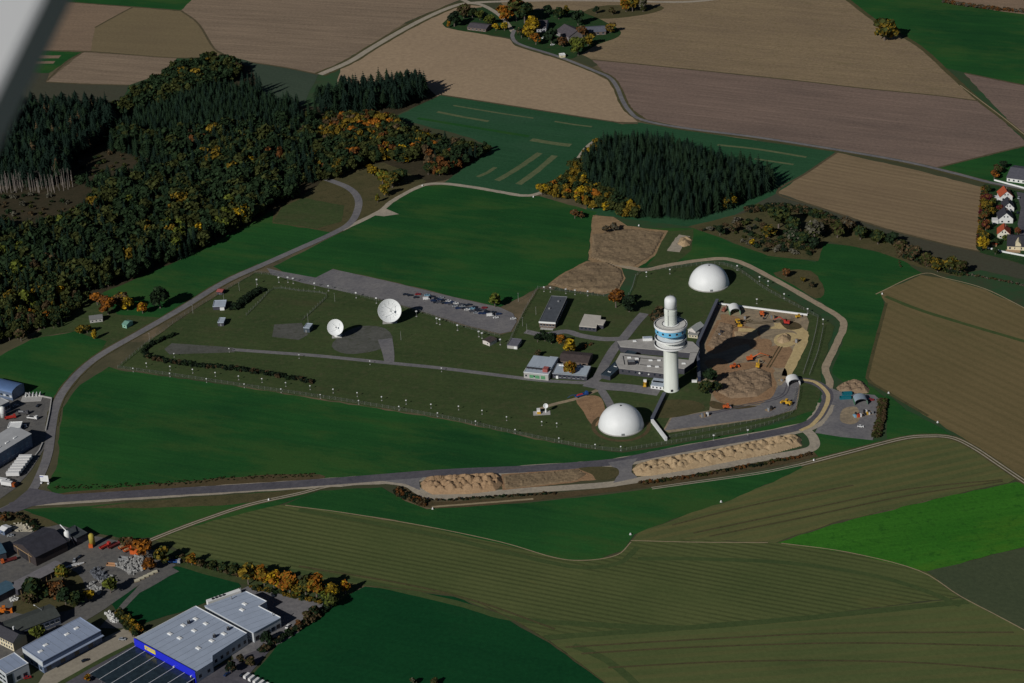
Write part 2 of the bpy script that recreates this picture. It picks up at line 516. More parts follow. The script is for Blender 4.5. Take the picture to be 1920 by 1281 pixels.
EDGE = ground_mat('field_edge', S(58, 54, 40), S(70, 62, 48), S(46, 48, 34), angle=0.3, streak=0.3, big=0.05)
for q in ([(248, 14), (214, 32), (178, 52)], [(60, 95), (170, 97), (330, 109), (428, 105)], [(339, 20), (372, 45), (402, 92), (428, 105)], [(156, 98), (122, 118), (88, 152)], [(86, 154), (160, 158), (242, 160)], [(470, 117), (540, 128), (597, 140)], [(826, 178), (980, 202), (1153, 229), (1196, 232)], [(1110, 112), (1280, 129), (1480, 150), (1620, 166), (1760, 180), (1837, 190)], [(1757, 315), (1840, 294), (1925, 273)], [(1569, 286), (1510, 326), (1457, 362), (1533, 388), (1660, 429), (1775, 459), (1838, 472)], [(1808, 137), (1905, 157), (2000, 176)], [(112, 3), (248, 13), (339, 20)]):
    ribbon('field_edge', q, 2.4, EDGE, 6, n=4)

# ---- the middle: leys, meadows, woods' floors
sheet('meadow', [(737, 221), (826, 179), (1153, 230), (1190, 240), (1123, 262), (1095, 288), (1073, 319), (1056, 341), (1009, 364), (985, 366), (942, 362), (828, 346), (925, 277), (880, 258)], GREENS, 4)
for a, b_, w in (((996, 262), (1070, 273), 7), ((820, 210), (916, 228), 4), ((932, 339), (1012, 287), 6), ((972, 346), (1040, 292), 6), ((895, 332), (929, 314), 4), ((1040, 228), (1110, 238), 3), ((850, 198), (1000, 222), 2.5)):
    ribbon('bare_strip', [a, ((a[0]+b_[0])/2+2, (a[1]+b_[1])/2+1), b_], w, STRIP, 6, n=2)
ribbon('grass_strip', [(783, 222), (880, 238), (992, 256)], 5, MEADOW, 6, n=3)
ribbon('bare_strip', [(1345, 272), (1420, 280), (1512, 295)], 3.5, STRIP, 6, n=3)
ribbon('bare_strip', [(1415, 298), (1488, 309)], 3, STRIP, 6, n=3)
sheet('forest_floor', [(-120, 205), (215, 200), (330, 125), (420, 112), (470, 125), (500, 200), (600, 200), (650, 170), (800, 160), (820, 182), (745, 214), (742, 228), (765, 250), (926, 278), (835, 338), (770, 348), (640, 345), (560, 380), (517, 392), (467, 422), (333, 492), (193, 552), (130, 565), (60, 625), (-120, 660)], FORESTG, 5)
sheet('meadow', [(838, 346), (893, 354), (977, 368), (1012, 368), (1053, 380), (1120, 398), (1111, 408), (1102, 487), (1030, 534), (1008, 541), (966, 562), (938, 576), (866, 560), (733, 528), (624, 504), (592, 522), (530, 510), (512, 500), (640, 436), (700, 406), (740, 377), (793, 349)], MEADOW, 3)
sheet('rough_ground', [(500, 400), (560, 372), (612, 335), (650, 318), (720, 305), (800, 340), (736, 378), (700, 404), (640, 436), (560, 470), (500, 470)], ROUGH, 6)
sheet('meadow', [(193, 549), (333, 490), (467, 421), (512, 395), (511, 419), (592, 431), (630, 437), (560, 466), (490, 497), (420, 528), (340, 576), (300, 596), (220, 590)], MEADOW, 7)
sheet('fenced_plot', [(511, 417), (530, 388), (568, 371), (646, 386), (640, 416), (594, 429)], LAWN, 8)
sheet('meadow', [(-120, 690), (0, 668), (60, 636), (140, 622), (200, 640), (188, 660), (140, 702), (104, 748), (40, 738), (-120, 712)], MEADOW, 6)
sheet('rough_ground', [(130, 565), (200, 548), (300, 590), (320, 586), (195, 662), (140, 622), (60, 634)], LAWN, 5)
# south of the station
sheet('meadow', [(204, 688), (222, 694), (450, 726), (830, 786), (1038, 831), (1108, 843), (1168, 849), (1252, 836), (1400, 810), (1490, 786), (1535, 745), (1548, 760), (1530, 792), (1495, 808), (1300, 842), (1160, 866), (1000, 880), (830, 886), (633, 900), (467, 914), (200, 934), (108, 934), (88, 915), (108, 870), (112, 800), (118, 765), (150, 722)], MEADOW, 4)
sheet('rough_ground', [(110, 926), (300, 908), (480, 892), (600, 890), (590, 904), (467, 914), (200, 934)], SCRUBG, 5, 3)
sheet('meadow', [(40, 955), (150, 950), (330, 936), (560, 918), (600, 918), (520, 948), (400, 976), (300, 1008), (230, 1010), (110, 985)], MEADOW, 4)
sheet('rough_ground', [(170, 952), (330, 936), (470, 926), (600, 916), (540, 928), (440, 946), (300, 952)], ROUGH, 5, 3)
sheet('meadow', [(535, 946), (600, 920), (716, 914), (760, 940), (800, 955), (1000, 942), (1180, 922), (1300, 906), (1500, 872), (1560, 852), (1480, 890), (1373, 937), (1280, 968), (1190, 1002), (1170, 1032), (1120, 1050), (1060, 1050), (980, 1030), (860, 1002), (740, 975), (640, 962)], MEADOW, 5)
sheet('meadow', [(1524, 815), (1545, 812), (1636, 826), (1665, 828), (1662, 740), (1700, 770), (1765, 803), (1785, 818), (1700, 824), (1600, 842), (1520, 868)], MEADOW, 6)
sheet('field', [(290, 1013), (400, 974), (500, 951), (535, 946), (640, 962), (797, 987), (940, 1017), (1040, 1047), (1100, 1052), (1157, 1042), (1183, 1018), (1198, 1000), (1300, 1013), (1440, 1017), (1480, 1020), (1590, 1037), (1735, 1071), (1800, 1120), (1700, 1132), (1500, 1158), (1280, 1178), (1030, 1200), (940, 1152), (850, 1117), (680, 1099), (560, 1078), (370, 1045)], OLIVE, 3)
sheet('field', [(1030, 1201), (1280, 1179), (1500, 1159), (1700, 1133), (1800, 1121), (1875, 1158), (2100, 1270), (2100, 1420), (1300, 1420), (1140, 1285)], OLIVE2, 3)
sheet('field', [(1183, 1016), (1196, 1000), (1280, 968), (1373, 937), (1480, 890), (1520, 867), (1700, 823), (1770, 820), (1830, 842), (1905, 898), (1890, 906), (1750, 936), (1560, 981), (1455, 1018), (1300, 1012)], OLIVE3, 6)
sheet('field', [(1458, 1018), (1560, 984), (1750, 937), (1905, 904), (2100, 960), (2100, 985), (1900, 1031), (1738, 1072), (1590, 1036)], BRIGHT, 7)
sheet('field', [(1738, 1072), (1900, 1032), (2100, 985), (2100, 1270), (1875, 1158), (1800, 1118)], ground_mat('sown_dull_olive', S(46, 55, 40), S(54, 60, 43), angle=ang((1780, 1080), (1960, 1170)), streak=0.3, big=0.01), 6)
sheet('meadow', [(470, 1270), (520, 1210), (560, 1170), (640, 1122), (684, 1100), (850, 1119), (940, 1155), (1030, 1206), (1140, 1285), (1300, 1420), (400, 1420)], MEADOW_D, 5)
sheet('meadow', [(330, 1062), (440, 1078), (452, 1100), (360, 1140), (240, 1180), (220, 1150), (205, 1128)], MEADOW_D, 5)
ribbon('tramline', [(290, 1030), (420, 1056), (640, 1084), (850, 1130), (960, 1160), (1120, 1172), (1280, 1178)], 5, TRAM, 5)
ribbon('tramline', [(1020, 1196), (1280, 1178), (1500, 1160), (1700, 1140), (1815, 1128)], 5, TRAM, 5)
ribbon('tramline', [(560, 956), (800, 1000), (1000, 1048), (1090, 1064), (1160, 1056), (1196, 1026)], 4, TRAM, 5)
ribbon('tramline', [(1196, 1048), (1300, 1048), (1480, 1056), (1640, 1080), (1740, 1110), (1800, 1136)], 4, TRAM, 5)
ribbon('tramline', [(1075, 1210), (1140, 1240), (1200, 1290)], 5, TRAM, 5)
for q in ([(535, 948), (640, 961), (797, 987), (940, 1017), (1040, 1046), (1100, 1051), (1157, 1041), (1183, 1017)], [(1465, 1019), (1590, 1036), (1722, 1070), (1800, 1118), (1880, 1160), (2000, 1225)], [(640, 1094), (850, 1117), (940, 1152), (1030, 1204), (1140, 1285)], [(1183, 1014), (1300, 1017), (1440, 1018)]):
    ribbon('field_margin', q, 0.8, PALE if q[0][0] != 640 else ROUGH, 8, n=5)
# east of the station
sheet('meadow', [(1200, 428), (1300, 428), (1340, 442), (1400, 466), (1530, 492), (1540, 456), (1600, 462), (1680, 480), (1730, 513), (1652, 546), (1658, 580), (1632, 690), (1627, 722), (1700, 772), (1640, 760), (1560, 700), (1590, 612), (1540, 566), (1460, 526), (1380, 490), (1330, 484), (1260, 494), (1200, 502)], MEADOW, 4)
sheet('rough_ground', [(1290, 425), (1400, 398), (1480, 396), (1560, 412), (1700, 460), (1820, 508), (1800, 520), (1720, 500), (1640, 470), (1545, 452), (1534, 490), (1440, 480), (1340, 442)], ROUGH, 5)
sheet('rough_ground', [(1450, 512), (1520, 508), (1546, 545), (1530, 560), (1490, 536)], ROUGH, 6, 3)
sheet('field', [(1650, 548), (1727, 516), (1773, 523), (1847, 543), (1920, 578), (2100, 660), (2100, 1000), (1905, 898), (1850, 850), (1790, 812), (1664, 738), (1627, 716), (1627, 690), (1662, 570)], BROWN, 6)
ribbon('tramline', [(1660, 556), (1720, 580), (1800, 605), (1920, 640), (2000, 662)], 4, TRAM, 7)
ribbon('field_margin', [(1642, 552), (1727, 514), (1773, 522), (1847, 542), (1925, 580)], 1.0, PALE, 8)
ribbon('field_margin', [(1662, 568), (1630, 690), (1630, 714), (1664, 736), (1740, 780)], 2.5, ROUGH, 8)
sheet('heath', [(1112, 404), (1150, 407), (1176, 424), (1253, 433), (1228, 480), (1192, 506), (1148, 500), (1103, 488)], HEATH, 6)
sheet('heath', [(1027, 534), (1060, 510), (1100, 490), (1140, 490), (1166, 504), (1173, 522), (1160, 546), (1130, 553), (1070, 545)], HEATH, 6)
sheet('rough_ground', [(1184, 425), (1253, 434), (1300, 430), (1296, 470), (1262, 496), (1212, 500), (1232, 478)], LAWN, 5)

# ---- the station's own ground
sheet('lawn', [(219, 690), (262, 652), (330, 604), (420, 545), (478, 511), (520, 514), (592, 530), (702, 560), (760, 576), (873, 612), (938, 628), (962, 622), (985, 580), (1010, 541), (1110, 552), (1180, 560), (1196, 508), (1340, 490), (1385, 502), (1480, 560), (1565, 612), (1540, 690), (1538, 738), (1528, 770), (1400, 808), (1252, 834), (1168, 847), (1108, 841), (1038, 829), (830, 784), (450, 724)], LAWN, 5)
sheet('car_park', [(500, 503), (525, 509), (592, 521), (624, 505), (733, 529), (865, 561), (938, 577), (962, 588), (969, 603), (958, 622), (938, 626), (873, 610), (754, 573), (702, 559), (567, 531), (508, 515)], ASPH, 8)
sheet('paved_yard', [(308, 655), (322, 644), (438, 652), (440, 661), (318, 665)], FADED, 8)
sheet('paved_yard', [(514, 609), (566, 606), (578, 628), (560, 638), (510, 632)], FADED, 8)
sheet('paved_yard', [(622, 650), (640, 628), (676, 612), (722, 616), (736, 640), (704, 658), (650, 664)], FADED, 7, 3)
ribbon('road', [(436, 656), (520, 662), (600, 668), (740, 682), (830, 691), (950, 706), (1020, 714), (1105, 719)], 4.5, ASPH, 9)
ribbon('path', [(730, 682), (729, 668), (726, 652), (722, 636)], (7, 11), ASPH, 9)
ribbon('road', [(1105, 719), (1122, 706), (1136, 680), (1152, 654), (1168, 636), (1192, 606), (1208, 588)], 7.5, ASPH, 10)
ribbon('road', [(1168, 636), (1130, 636), (1090, 630), (1060, 622), (1020, 628), (985, 622)], 6.5, ASPH, 9)
ribbon('road', [(1098, 718), (1130, 724), (1180, 728), (1236, 736)], 11, ASPH, 9)
ribbon('path', [(1118, 720), (1130, 736), (1140, 752), (1146, 764)], 6, ASPH, 8)
ribbon('path', [(1010, 768), (1040, 758), (1080, 748), (1120, 732)], 3.5, DUST, 8)
ring = [(1164.5 + 52*math.cos(a), 800 + 27*math.sin(a)) for a in np.linspace(-0.3, math.pi+0.7, 18)]
ribbon('path', ring, 2.8, SCRUBG, 8, n=2)
sheet('bare_ground', [(1080, 750), (1108, 742), (1128, 748), (1134, 775), (1118, 800), (1104, 790), (1094, 772)], SOIL, 7, 3)
sheet('bare_ground', [(1228, 780), (1246, 752), (1300, 752), (1322, 764), (1300, 776), (1256, 784)], ROUGH, 9, 3)
sheet('work_yard', [(1344, 572), (1512, 592), (1517, 604), (1508, 640), (1484, 706), (1502, 708), (1494, 768), (1440, 784), (1254, 812), (1244, 806), (1256, 784), (1330, 770), (1334, 740), (1306, 716), (1306, 650)], DUST, 8)
sheet('paved_yard', [(1246, 808), (1260, 784), (1330, 772), (1424, 760), (1450, 742), (1472, 700), (1486, 706), (1500, 710), (1492, 768), (1440, 783)], ASPH, 9)
sheet('bare_soil', [(1342, 700), (1360, 688), (1400, 680), (1440, 684), (1456, 704), (1450, 742), (1418, 757), (1360, 758), (1336, 738)], SOIL, 10, 4)
sheet('bare_soil', [(1352, 600), (1400, 612), (1424, 622), (1420, 640), (1380, 650), (1340, 664), (1322, 650), (1340, 610)], SOIL, 9, 4)
sheet('bare_soil', [(1420, 660), (1446, 650), (1474, 648), (1486, 660), (1470, 690), (1440, 684)], SOIL, 9, 4)
ribbon('sand_track', [(1428, 612), (1470, 612), (1502, 622), (1504, 640), (1490, 672), (1474, 706)], (10, 7), SANDY, 11)
ribbon('sand_track', [(1384, 620), (1420, 622)], 8, SANDY, 11, n=2)
sheet('bare_soil', [(1455, 630), (1480, 624), (1496, 630), (1490, 646), (1468, 652), (1452, 644)], SANDY, 10, 4)
sheet('storage_yard', [(1540, 742), (1558, 728), (1576, 735), (1640, 741), (1652, 752), (1646, 790), (1636, 826), (1578, 820), (1528, 812), (1544, 780)], ASPH, 8)
sheet('sand_patch', [(1580, 768), (1606, 764), (1612, 786), (1598, 796), (1576, 790)], DUST, 9, 4)
ribbon('kerb_strip', [(1262, 472), (1276, 450), (1284, 442)], 10, GRAVEL, 6)

# ---- roads and tracks
ribbon('road', [(-60, 985), (20, 950), (56, 925), (76, 890), (90, 850), (97, 800), (103, 768), (118, 735), (150, 697), (192, 664), (262, 624), (340, 579), (420, 530), (490, 498), (560, 467), (620, 440), (655, 420), (670, 396), (671, 372), (652, 352), (606, 334)], 6.5, ASPH, 9, n=8)
ribbon('verge', [(97, 800), (103, 768), (118, 735), (150, 697), (192, 664), (262, 624), (340, 579), (420, 530), (490, 498)], 9, ROUGH, 8, n=8)
ribbon('track', [(640, 432), (690, 408), (716, 394), (738, 376), (790, 349), (832, 345), (890, 352), (942, 361), (980, 367), (1010, 363), (1054, 340), (1073, 318), (1092, 288), (1106, 272), (1122, 262)], 5, GRAVEL, 9)
sheet('track_apron', [(700, 404), (724, 392), (748, 402), (720, 406)], GRAVEL, 9)
ribbon('road', [(20, 950), (60, 940), (120, 935), (300, 924), (470, 914), (640, 902), (830, 887), (1000, 879), (1150, 867), (1200, 858), (1300, 839), (1420, 818), (1496, 802), (1530, 786), (1548, 758), (1552, 738), (1536, 722), (1512, 714), (1494, 714)], (10, 7), ASPHD, 10, n=8)
ribbon('road_shoulder', [(60, 941), (300, 926), (640, 904), (1000, 881), (1150, 869), (1300, 841), (1496, 804), (1532, 788), (1550, 758)], 12, GRAVEL, 9, n=8)
sheet('road_junction', [(-60, 985), (22, 944), (56, 916), (72, 918), (140, 932), (130, 940), (60, 950), (20, 965)], ASPHD, 11)
ribbon('sand_track', [(1500, 712), (1530, 718), (1552, 740), (1546, 768), (1524, 796), (1500, 808)], 3, SANDY, 12)
ribbon('loop_road', [(700, 900), (762, 908), (786, 922), (812, 932), (870, 930), (960, 922), (1120, 911), (1180, 903), (1300, 884), (1420, 862), (1500, 848), (1526, 838), (1524, 820), (1508, 804)], 7, GRAVEL, 9)
sheet('road_junction', [(1140, 868), (1196, 859), (1186, 872), (1184, 886), (1196, 896), (1150, 906), (1160, 888)], ASPH, 10)
sheet('road_junction', [(690, 899), (800, 890), (786, 902), (788, 920), (760, 908)], ASPH, 10)
sheet('spoil_ground', [(940, 890), (1040, 882), (1120, 876), (1148, 877), (1160, 886), (1152, 896), (1050, 908), (942, 920)], SOIL, 10)
sheet('grass_patch', [(1085, 878), (1148, 876), (1161, 886), (1152, 897), (1120, 901), (1110, 890)], ROUGH, 11, 3)
ribbon('bank_strip', [(748, 918), (790, 942), (830, 947), (940, 940), (1080, 926), (1180, 914)], (9, 6), SCRUBG, 8)
ribbon('sand_strip', [(810, 951), (900, 944), (1000, 936)], 2, PALE, 9)
ribbon('bank_strip', [(1170, 914), (1280, 898), (1400, 878), (1530, 852)], 8, SCRUBG, 8)
ribbon('perimeter_track', [(1552, 738), (1556, 716), (1548, 690), (1566, 650), (1582, 612), (1572, 594), (1536, 572), (1466, 532), (1410, 502), (1374, 488), (1336, 486), (1262, 496), (1212, 506), (1180, 502), (1140, 492)], 5.5, GRAVELT, 8)
ribbon('field_track', [(280, 1014), (330, 994), (390, 972), (470, 946), (560, 926), (610, 913), (660, 906)], 5, ROUGH, 7)
for s_ in (-1.0, 1.0):
    ribbon('wheel_rut', [(280, 1014), (330, 994), (390, 972), (470, 946), (560, 926), (610, 913), (660, 906)], 1.0, GRAVEL, 8, off=s_*1.1)
    ribbon('wheel_rut', [(1500, 872), (1600, 846), (1690, 823), (1740, 818), (1785, 821), (1826, 840), (1880, 876), (1960, 930)], 1.0, GRAVEL, 9, off=s_*1.2)
    ribbon('wheel_rut', [(1222, 916), (1300, 905), (1420, 888), (1500, 872)], 0.8, GRAVEL, 9, off=s_*1.0)
ribbon('field_track', [(1500, 872), (1600, 846), (1690, 823), (1740, 818), (1785, 821), (1826, 840), (1880, 876), (1960, 930)], 6, ROUGH, 8)
# far roads
ribbon('road_verge', [(600, 140), (655, 116), (694, 92), (745, 62), (800, 33), (850, 12), (881, 6)], 14, ROUGH, 5)
ribbon('road', [(600, 140), (655, 116), (694, 92), (745, 62), (800, 33), (850, 12), (881, 6), (942, 3), (1050, 1), (1160, 2), (1280, 4), (1360, -4), (1460, -24)], (7.5, 5.5), GRAVEL, 7)
ribbon('road', [(881, 6), (905, 10), (936, 28), (952, 46), (962, 60)], 5.5, GRAVEL, 6)
ribbon('road', [(840, -14), (860, -4), (881, 6)], 5.5, GRAVEL, 6)
ribbon('road_verge', [(976, 84), (1049, 107), (1117, 134), (1143, 146), (1157, 164), (1167, 188), (1180, 208), (1204, 225)], 9, ROUGH, 5)
ribbon('road', [(964, 57), (961, 70), (976, 84), (1049, 107), (1117, 134), (1143, 146), (1157, 164), (1167, 188), (1180, 208), (1204, 225), (1280, 240), (1421, 258), (1569, 281), (1700, 304), (1797, 327), (1850, 341), (1918, 354), (2000, 372)], 4.2, ASPH, 7)
ribbon('road_verge', [(1204, 226), (1280, 241), (1421, 259), (1569, 282), (1700, 305), (1797, 328), (1850, 342)], 8, ROUGH, 5)
sheet('garden_ground', [(836, 52), (850, 30), (900, 14), (960, 20), (1060, 18), (1110, 30), (1160, 55), (1158, 70), (1120, 84), (1085, 104), (1056, 110), (976, 82), (960, 72)], SIDING, 5, 3)
sheet('garden_ground', [(1095, 22), (1140, 10), (1240, 12), (1226, 24), (1160, 34), (1110, 34)], ROUGH, 5, 3)
sheet('street', [(1906, 360), (1990, 372), (1990, 470), (1914, 452), (1908, 420), (1914, 390)], ASPHD, 7)
# industrial ground
sheet('factory_yard', [(-120, 720), (0, 716), (44, 736), (98, 747), (90, 800), (84, 840), (60, 880), (30, 915), (-20, 950), (-120, 1000)], YARD, 7)
sheet('works_yard', [(-120, 1010), (-20, 968), (30, 966), (110, 984), (170, 1004), (240, 1018), (300, 1036), (330, 1060), (262, 1096), (200, 1140), (120, 1190), (40, 1230), (-120, 1310)], YARD, 8)
sheet('rough_ground', [(-20, 962), (40, 958), (110, 984), (60, 990), (0, 1000), (-40, 990)], ROUGH, 9, 2)
sheet('works_garden', [(30, 1120), (80, 1080), (130, 1066), (160, 1100), (140, 1140), (90, 1150), (30, 1150)], ROUGH, 9, 3)
sheet('apron', [(60, 1300), (84, 1262), (196, 1196), (240, 1176), (262, 1194), (252, 1206), (180, 1242), (104, 1290), (80, 1330)], CONC, 10)
sheet('parking_ground', [(104, 1292), (182, 1244), (256, 1206), (372, 1268), (440, 1236), (520, 1204), (470, 1262), (500, 1300), (430, 1420), (40, 1420)], ASPHD, 9)
ribbon('grass_strip', [(96, 1292), (182, 1243), (252, 1207)], 3.5, LAWN, 11)
sheet('loading_yard', [(440, 1112), (464, 1100), (560, 1118), (608, 1128), (600, 1146), (560, 1186), (528, 1206), (440, 1240), (420, 1200)], ASPH, 8)
sheet('rough_ground', [(330, 1036), (440, 1062), (560, 1090), (684, 1096), (640, 1126), (606, 1146), (610, 1126), (464, 1098), (340, 1064)], LAWN, 7)
sheet('works_lane', [(186, 1178), (262, 1096), (322, 1064), (336, 1072), (262, 1112), (222, 1150), (240, 1178)], YARD, 9)

for q in ([(560, 1062), (760, 1096), (900, 1130), (1040, 1180)], [(1060, 1214), (1280, 1201), (1560, 1188), (1900, 1186)], [(1090, 1226), (1300, 1214), (1600, 1206), (1920, 1212)], [(1140, 1252), (1400, 1240), (1700, 1242), (1960, 1262)], [(1300, 1000), (1500, 958), (1700, 918), (1880, 900)], [(1330, 1006), (1500, 972), (1700, 930), (1880, 903)], [(1260, 985), (1400, 950), (1600, 910)]):
    ribbon('wheel_track', q, 1.6, ROUGH, 8, n=5)

for k_, q in enumerate(([(1352, 590), (1380, 594), (1400, 606), (1380, 612), (1356, 604)], [(1404, 596), (1440, 600), (1452, 612), (1420, 614)], [(1462, 600), (1496, 606), (1502, 616), (1476, 618)], [(1320, 680), (1350, 672), (1366, 684), (1342, 696)], [(1404, 640), (1440, 636), (1446, 650), (1414, 656)], [(1450, 700), (1470, 690), (1476, 706), (1462, 724)], [(1334, 752), (1370, 760), (1420, 762), (1380, 768), (1336, 766)])):
    sheet('churned_soil', q, (SOIL, DUST, SCRUBG, SOIL)[k_ % 4], 11, 4)
for q in ([(1390, 600), (1420, 606), (1460, 602), (1490, 600)], [(1440, 690), (1452, 670), (1464, 650)], [(1340, 640), (1370, 616), (1410, 600)], [(1480, 716), (1470, 740), (1440, 752), (1390, 762), (1330, 776)]):
    for s_ in (-1.1, 1.1):
        ribbon('wheel_rut', q, 0.9, SCRUBG if q[0][0] < 1470 else ASPHD, 12, off=s_)

# ================================================================ THE STATION
WHITE = mat('white_coat', (0.80, 0.81, 0.80), 0.55, var=0.05, scale=0.15)
SHELL = mat('radome_shell', (0.79, 0.81, 0.81), 0.5, var=0.07, scale=0.10)
CREAM = mat('tower_concrete', (0.70, 0.735, 0.675), 0.75, var=0.13, scale=0.25, streak=(1, 1, 0.08))
GREYC = mat('grey_concrete', (0.42, 0.41, 0.39), 0.85, var=0.15)
BLUEC = mat('sky_blue_cladding', (0.16, 0.50, 0.78), 0.5, var=0.10, scale=0.3)
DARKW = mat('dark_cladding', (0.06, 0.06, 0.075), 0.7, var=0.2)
DARKM = mat('dark_metal', (0.03, 0.03, 0.035), 0.5, var=0.2)
STEEL = mat('galvanised_steel', (0.30, 0.31, 0.32), 0.5, 0.3, var=0.15)
GLASS = mat('window_glass', (0.02, 0.03, 0.045), 0.08, spec=0.6, var=0.3)
RUBBER = mat('rubber', (0.012, 0.012, 0.013), 0.9)
ROOFGREY = mat('roof_membrane', (0.40, 0.385, 0.36), 0.85, var=0.16, scale=0.25)
ROOFBLUE = mat('roof_metal_blue_grey', (0.42, 0.48, 0.55), 0.5, var=0.10, scale=0.3, streak=(1, 0.2, 1))
ROOFDARK = mat('roof_dark_felt', (0.085, 0.095, 0.11), 0.8, var=0.2, scale=0.3)
ROOFBROWN = mat('roof_brown_tile', (0.075, 0.058, 0.055), 0.85, var=0.25, scale=0.4)
BROWNW = mat('brown_wall', (0.16, 0.12, 0.10), 0.85, var=0.2)
NAVY = mat('navy_screen', (0.025, 0.035, 0.075), 0.6, var=0.3, scale=0.3)
GREENP = mat('green_panel', (0.11, 0.30, 0.15), 0.5, var=0.1)
REDP = mat('red_panel', (0.35, 0.10, 0.09), 0.6)
TIMBER = mat('timber', (0.35, 0.24, 0.13), 0.8, var=0.2)

# ---- telecom tower
def tower():
    c = G(1258.5, 730)
    t = thing('tower', 'tall round white tower with blue ringed cabin and two discs', 'tower', c)
    MB().lathe([(5.9, 0), (5.9, 0.6), (5.25, 0.8), (5.25, 33.5), (5.6, 35.2), (6.6, 36.0), (6.6, 37.0), (5.0, 38), (5.0, 48)], 48).build('shaft', CREAM, t, True)
    for zc, r in ((36.6, 11.8), (41.6, 11.3)):
        d = MB().lathe([(4.9, zc+0.9), (5.2, zc+1.0), (r-0.5, zc+0.35), (r-0.45, zc+0.65), (r, zc+0.65), (r, zc-0.25), (r-0.6, zc-0.45), (5.0, zc-1.3)], 64, cap=False).build('platform', WHITE, t)
        rb = MB().box((5.6+r-0.9)/2, 0, 0, r-0.9-5.6, 0.42, 0.24).mesh('rib', DARKM)
        for k in range(24):
            a = 2*math.pi*k/24 + 0.1
            o = link('rib', rb, d, (0, 0, zc+0.78), a)
            o.rotation_euler = (0, math.atan2(0.65, r-6.5)*0.75, a)
        MB().lathe([(r-0.52, zc+0.67), (r-0.52, zc+0.74), (r-1.35, zc+0.76), (r-1.35, zc+0.60)], 64, cap=False).build('gutter', DARKM, d)
        MB().lathe([(r-0.12, zc+0.66), (r-0.12, zc+1.05), (r-0.02, zc+1.05), (r-0.02, zc+0.66)], 64, cap=False).build('parapet', WHITE, d)
    cab = MB().lathe([(5.0, 45.6), (10.2, 45.9), (11.0, 46.7), (11.2, 50.6)], 64, cap=False).build('cabin', BLUEC, t)
    for k in range(14):
        a = 2*math.pi*k/14 + 0.08
        wdw = MB().box(0, 0, 0, 0.10, 1.5, 1.5)
        o = wdw.build('window', GLASS, cab, loc=(11.14*math.cos(a), 11.14*math.sin(a), 48.9))
        o.rotation_euler = (0, 0, a)
        MB().box(0, 0, -0.85, 0.16, 1.8, 0.14).build('sill', WHITE, cab, loc=o.location).rotation_euler = (0, 0, a)
    rim = MB().lathe([(11.2, 50.6), (11.75, 50.9), (11.75, 52.5), (11.4, 52.7), (11.3, 52.3), (9.6, 52.15), (4.3, 52.5)], 64, cap=False).build('cabin_roof', WHITE, t)
    MB().lathe([(11.05, 52.33), (11.05, 52.5), (10.45, 52.45), (10.45, 52.28)], 64, cap=False).build('roof_seam', DARKM, rim)
    MB().lathe([(6.1, 52.46), (6.1, 52.58), (5.75, 52.58), (5.75, 52.46)], 48, cap=False).build('roof_seam', DARKM, rim)
    MB().lathe([(10.45, 52.3), (10.45, 52.4), (6.2, 52.58), (6.2, 52.4)], 64, cap=False).build('roof_deck', mat('roof_deck_pale', (0.62, 0.61, 0.57), 0.85, var=0.12), rim)
    MB().lathe([(4.35, 52.0), (4.35, 60.3), (4.5, 60.5), (4.5, 63.6), (4.2, 63.8), (4.2, 65.3)], 40).build('upper_shaft', CREAM, t, False)
    MB().lathe([(4.15, 65.3), (4.15, 65.6), (4.25, 65.7), (4.25, 70.6), (3.95, 71.9), (3.1, 72.9), (1.6, 73.5), (0.3, 73.6)], 40).build('top_radome', SHELL, t, True)
    MB().lathe([(4.32, 65.25), (4.32, 65.6), (4.2, 65.6)], 40, cap=False).build('band', STEEL, t)
    for a in (0.5, 1.6, 3.0):
        MB().tube((2.2*math.cos(a), 2.2*math.sin(a), 73.0), (2.2*math.cos(a), 2.2*math.sin(a), 74.4), 0.08).build('lightning_rod', STEEL, t)
    MB().box(0, -5.35, 1.3, 1.6, 0.3, 2.4).build('door', DARKM, t)
    lad = MB()
    a = -2.1
    lad.tube((4.55*math.cos(a), 4.55*math.sin(a), 52.5), (4.55*math.cos(a), 4.55*math.sin(a), 65), 0.10, 5)
    lad.tube((4.55*math.cos(a+.12), 4.55*math.sin(a+.12), 52.5), (4.55*math.cos(a+.12), 4.55*math.sin(a+.12), 65), 0.10, 5)
    lad.build('ladder', STEEL, t)
    for zr, rr in ((52.7, 11.6),):
        rl = MB()
        for k in range(40):
            b_ = 2*math.pi*k/40
            rl.tube((rr*math.cos(b_), rr*math.sin(b_), zr), (rr*math.cos(b_), rr*math.sin(b_), zr+1.1), 0.04, 4)
        rl.lathe([(rr+0.04, zr+1.05), (rr+0.04, zr+1.15), (rr-0.04, zr+1.15)], 40, cap=False)
        rl.build('railing', STEEL, t)
tower()

# ---- radomes
def radome(px, R, label):
    c = G(*px)
    t = thing('radome', label, 'radome', c, group='white radome domes of the station')
    prof = [(R, 0.0)] + [(R*math.cos(a), R*math.sin(a)) for a in np.linspace(0.02, math.pi/2-0.02, 22)]
    d = MB().lathe(prof, 72).build('dome', SHELL, t, True)
    MB().lathe([(R+0.35, 0), (R+0.35, 0.7), (R-0.1, 0.9)], 72, cap=False).build('base_ring', GREYC, t)
    MB().lathe([(0.55, R-0.15), (0.55, R+0.55), (0.2, R+0.7)], 12).build('vent_cap', DARKM, t)
    MB().box(0.2, -R+0.1, 1.2, 2.0, 0.7, 2.2).build('door', STEEL, t)
radome((1164.5, 798), 15.6, 'white hemispherical radome dome nearest the camera, below the tall tower')
radome((1329.3, 532), 15.7, 'white hemispherical radome dome on the lawn behind the tall tower')

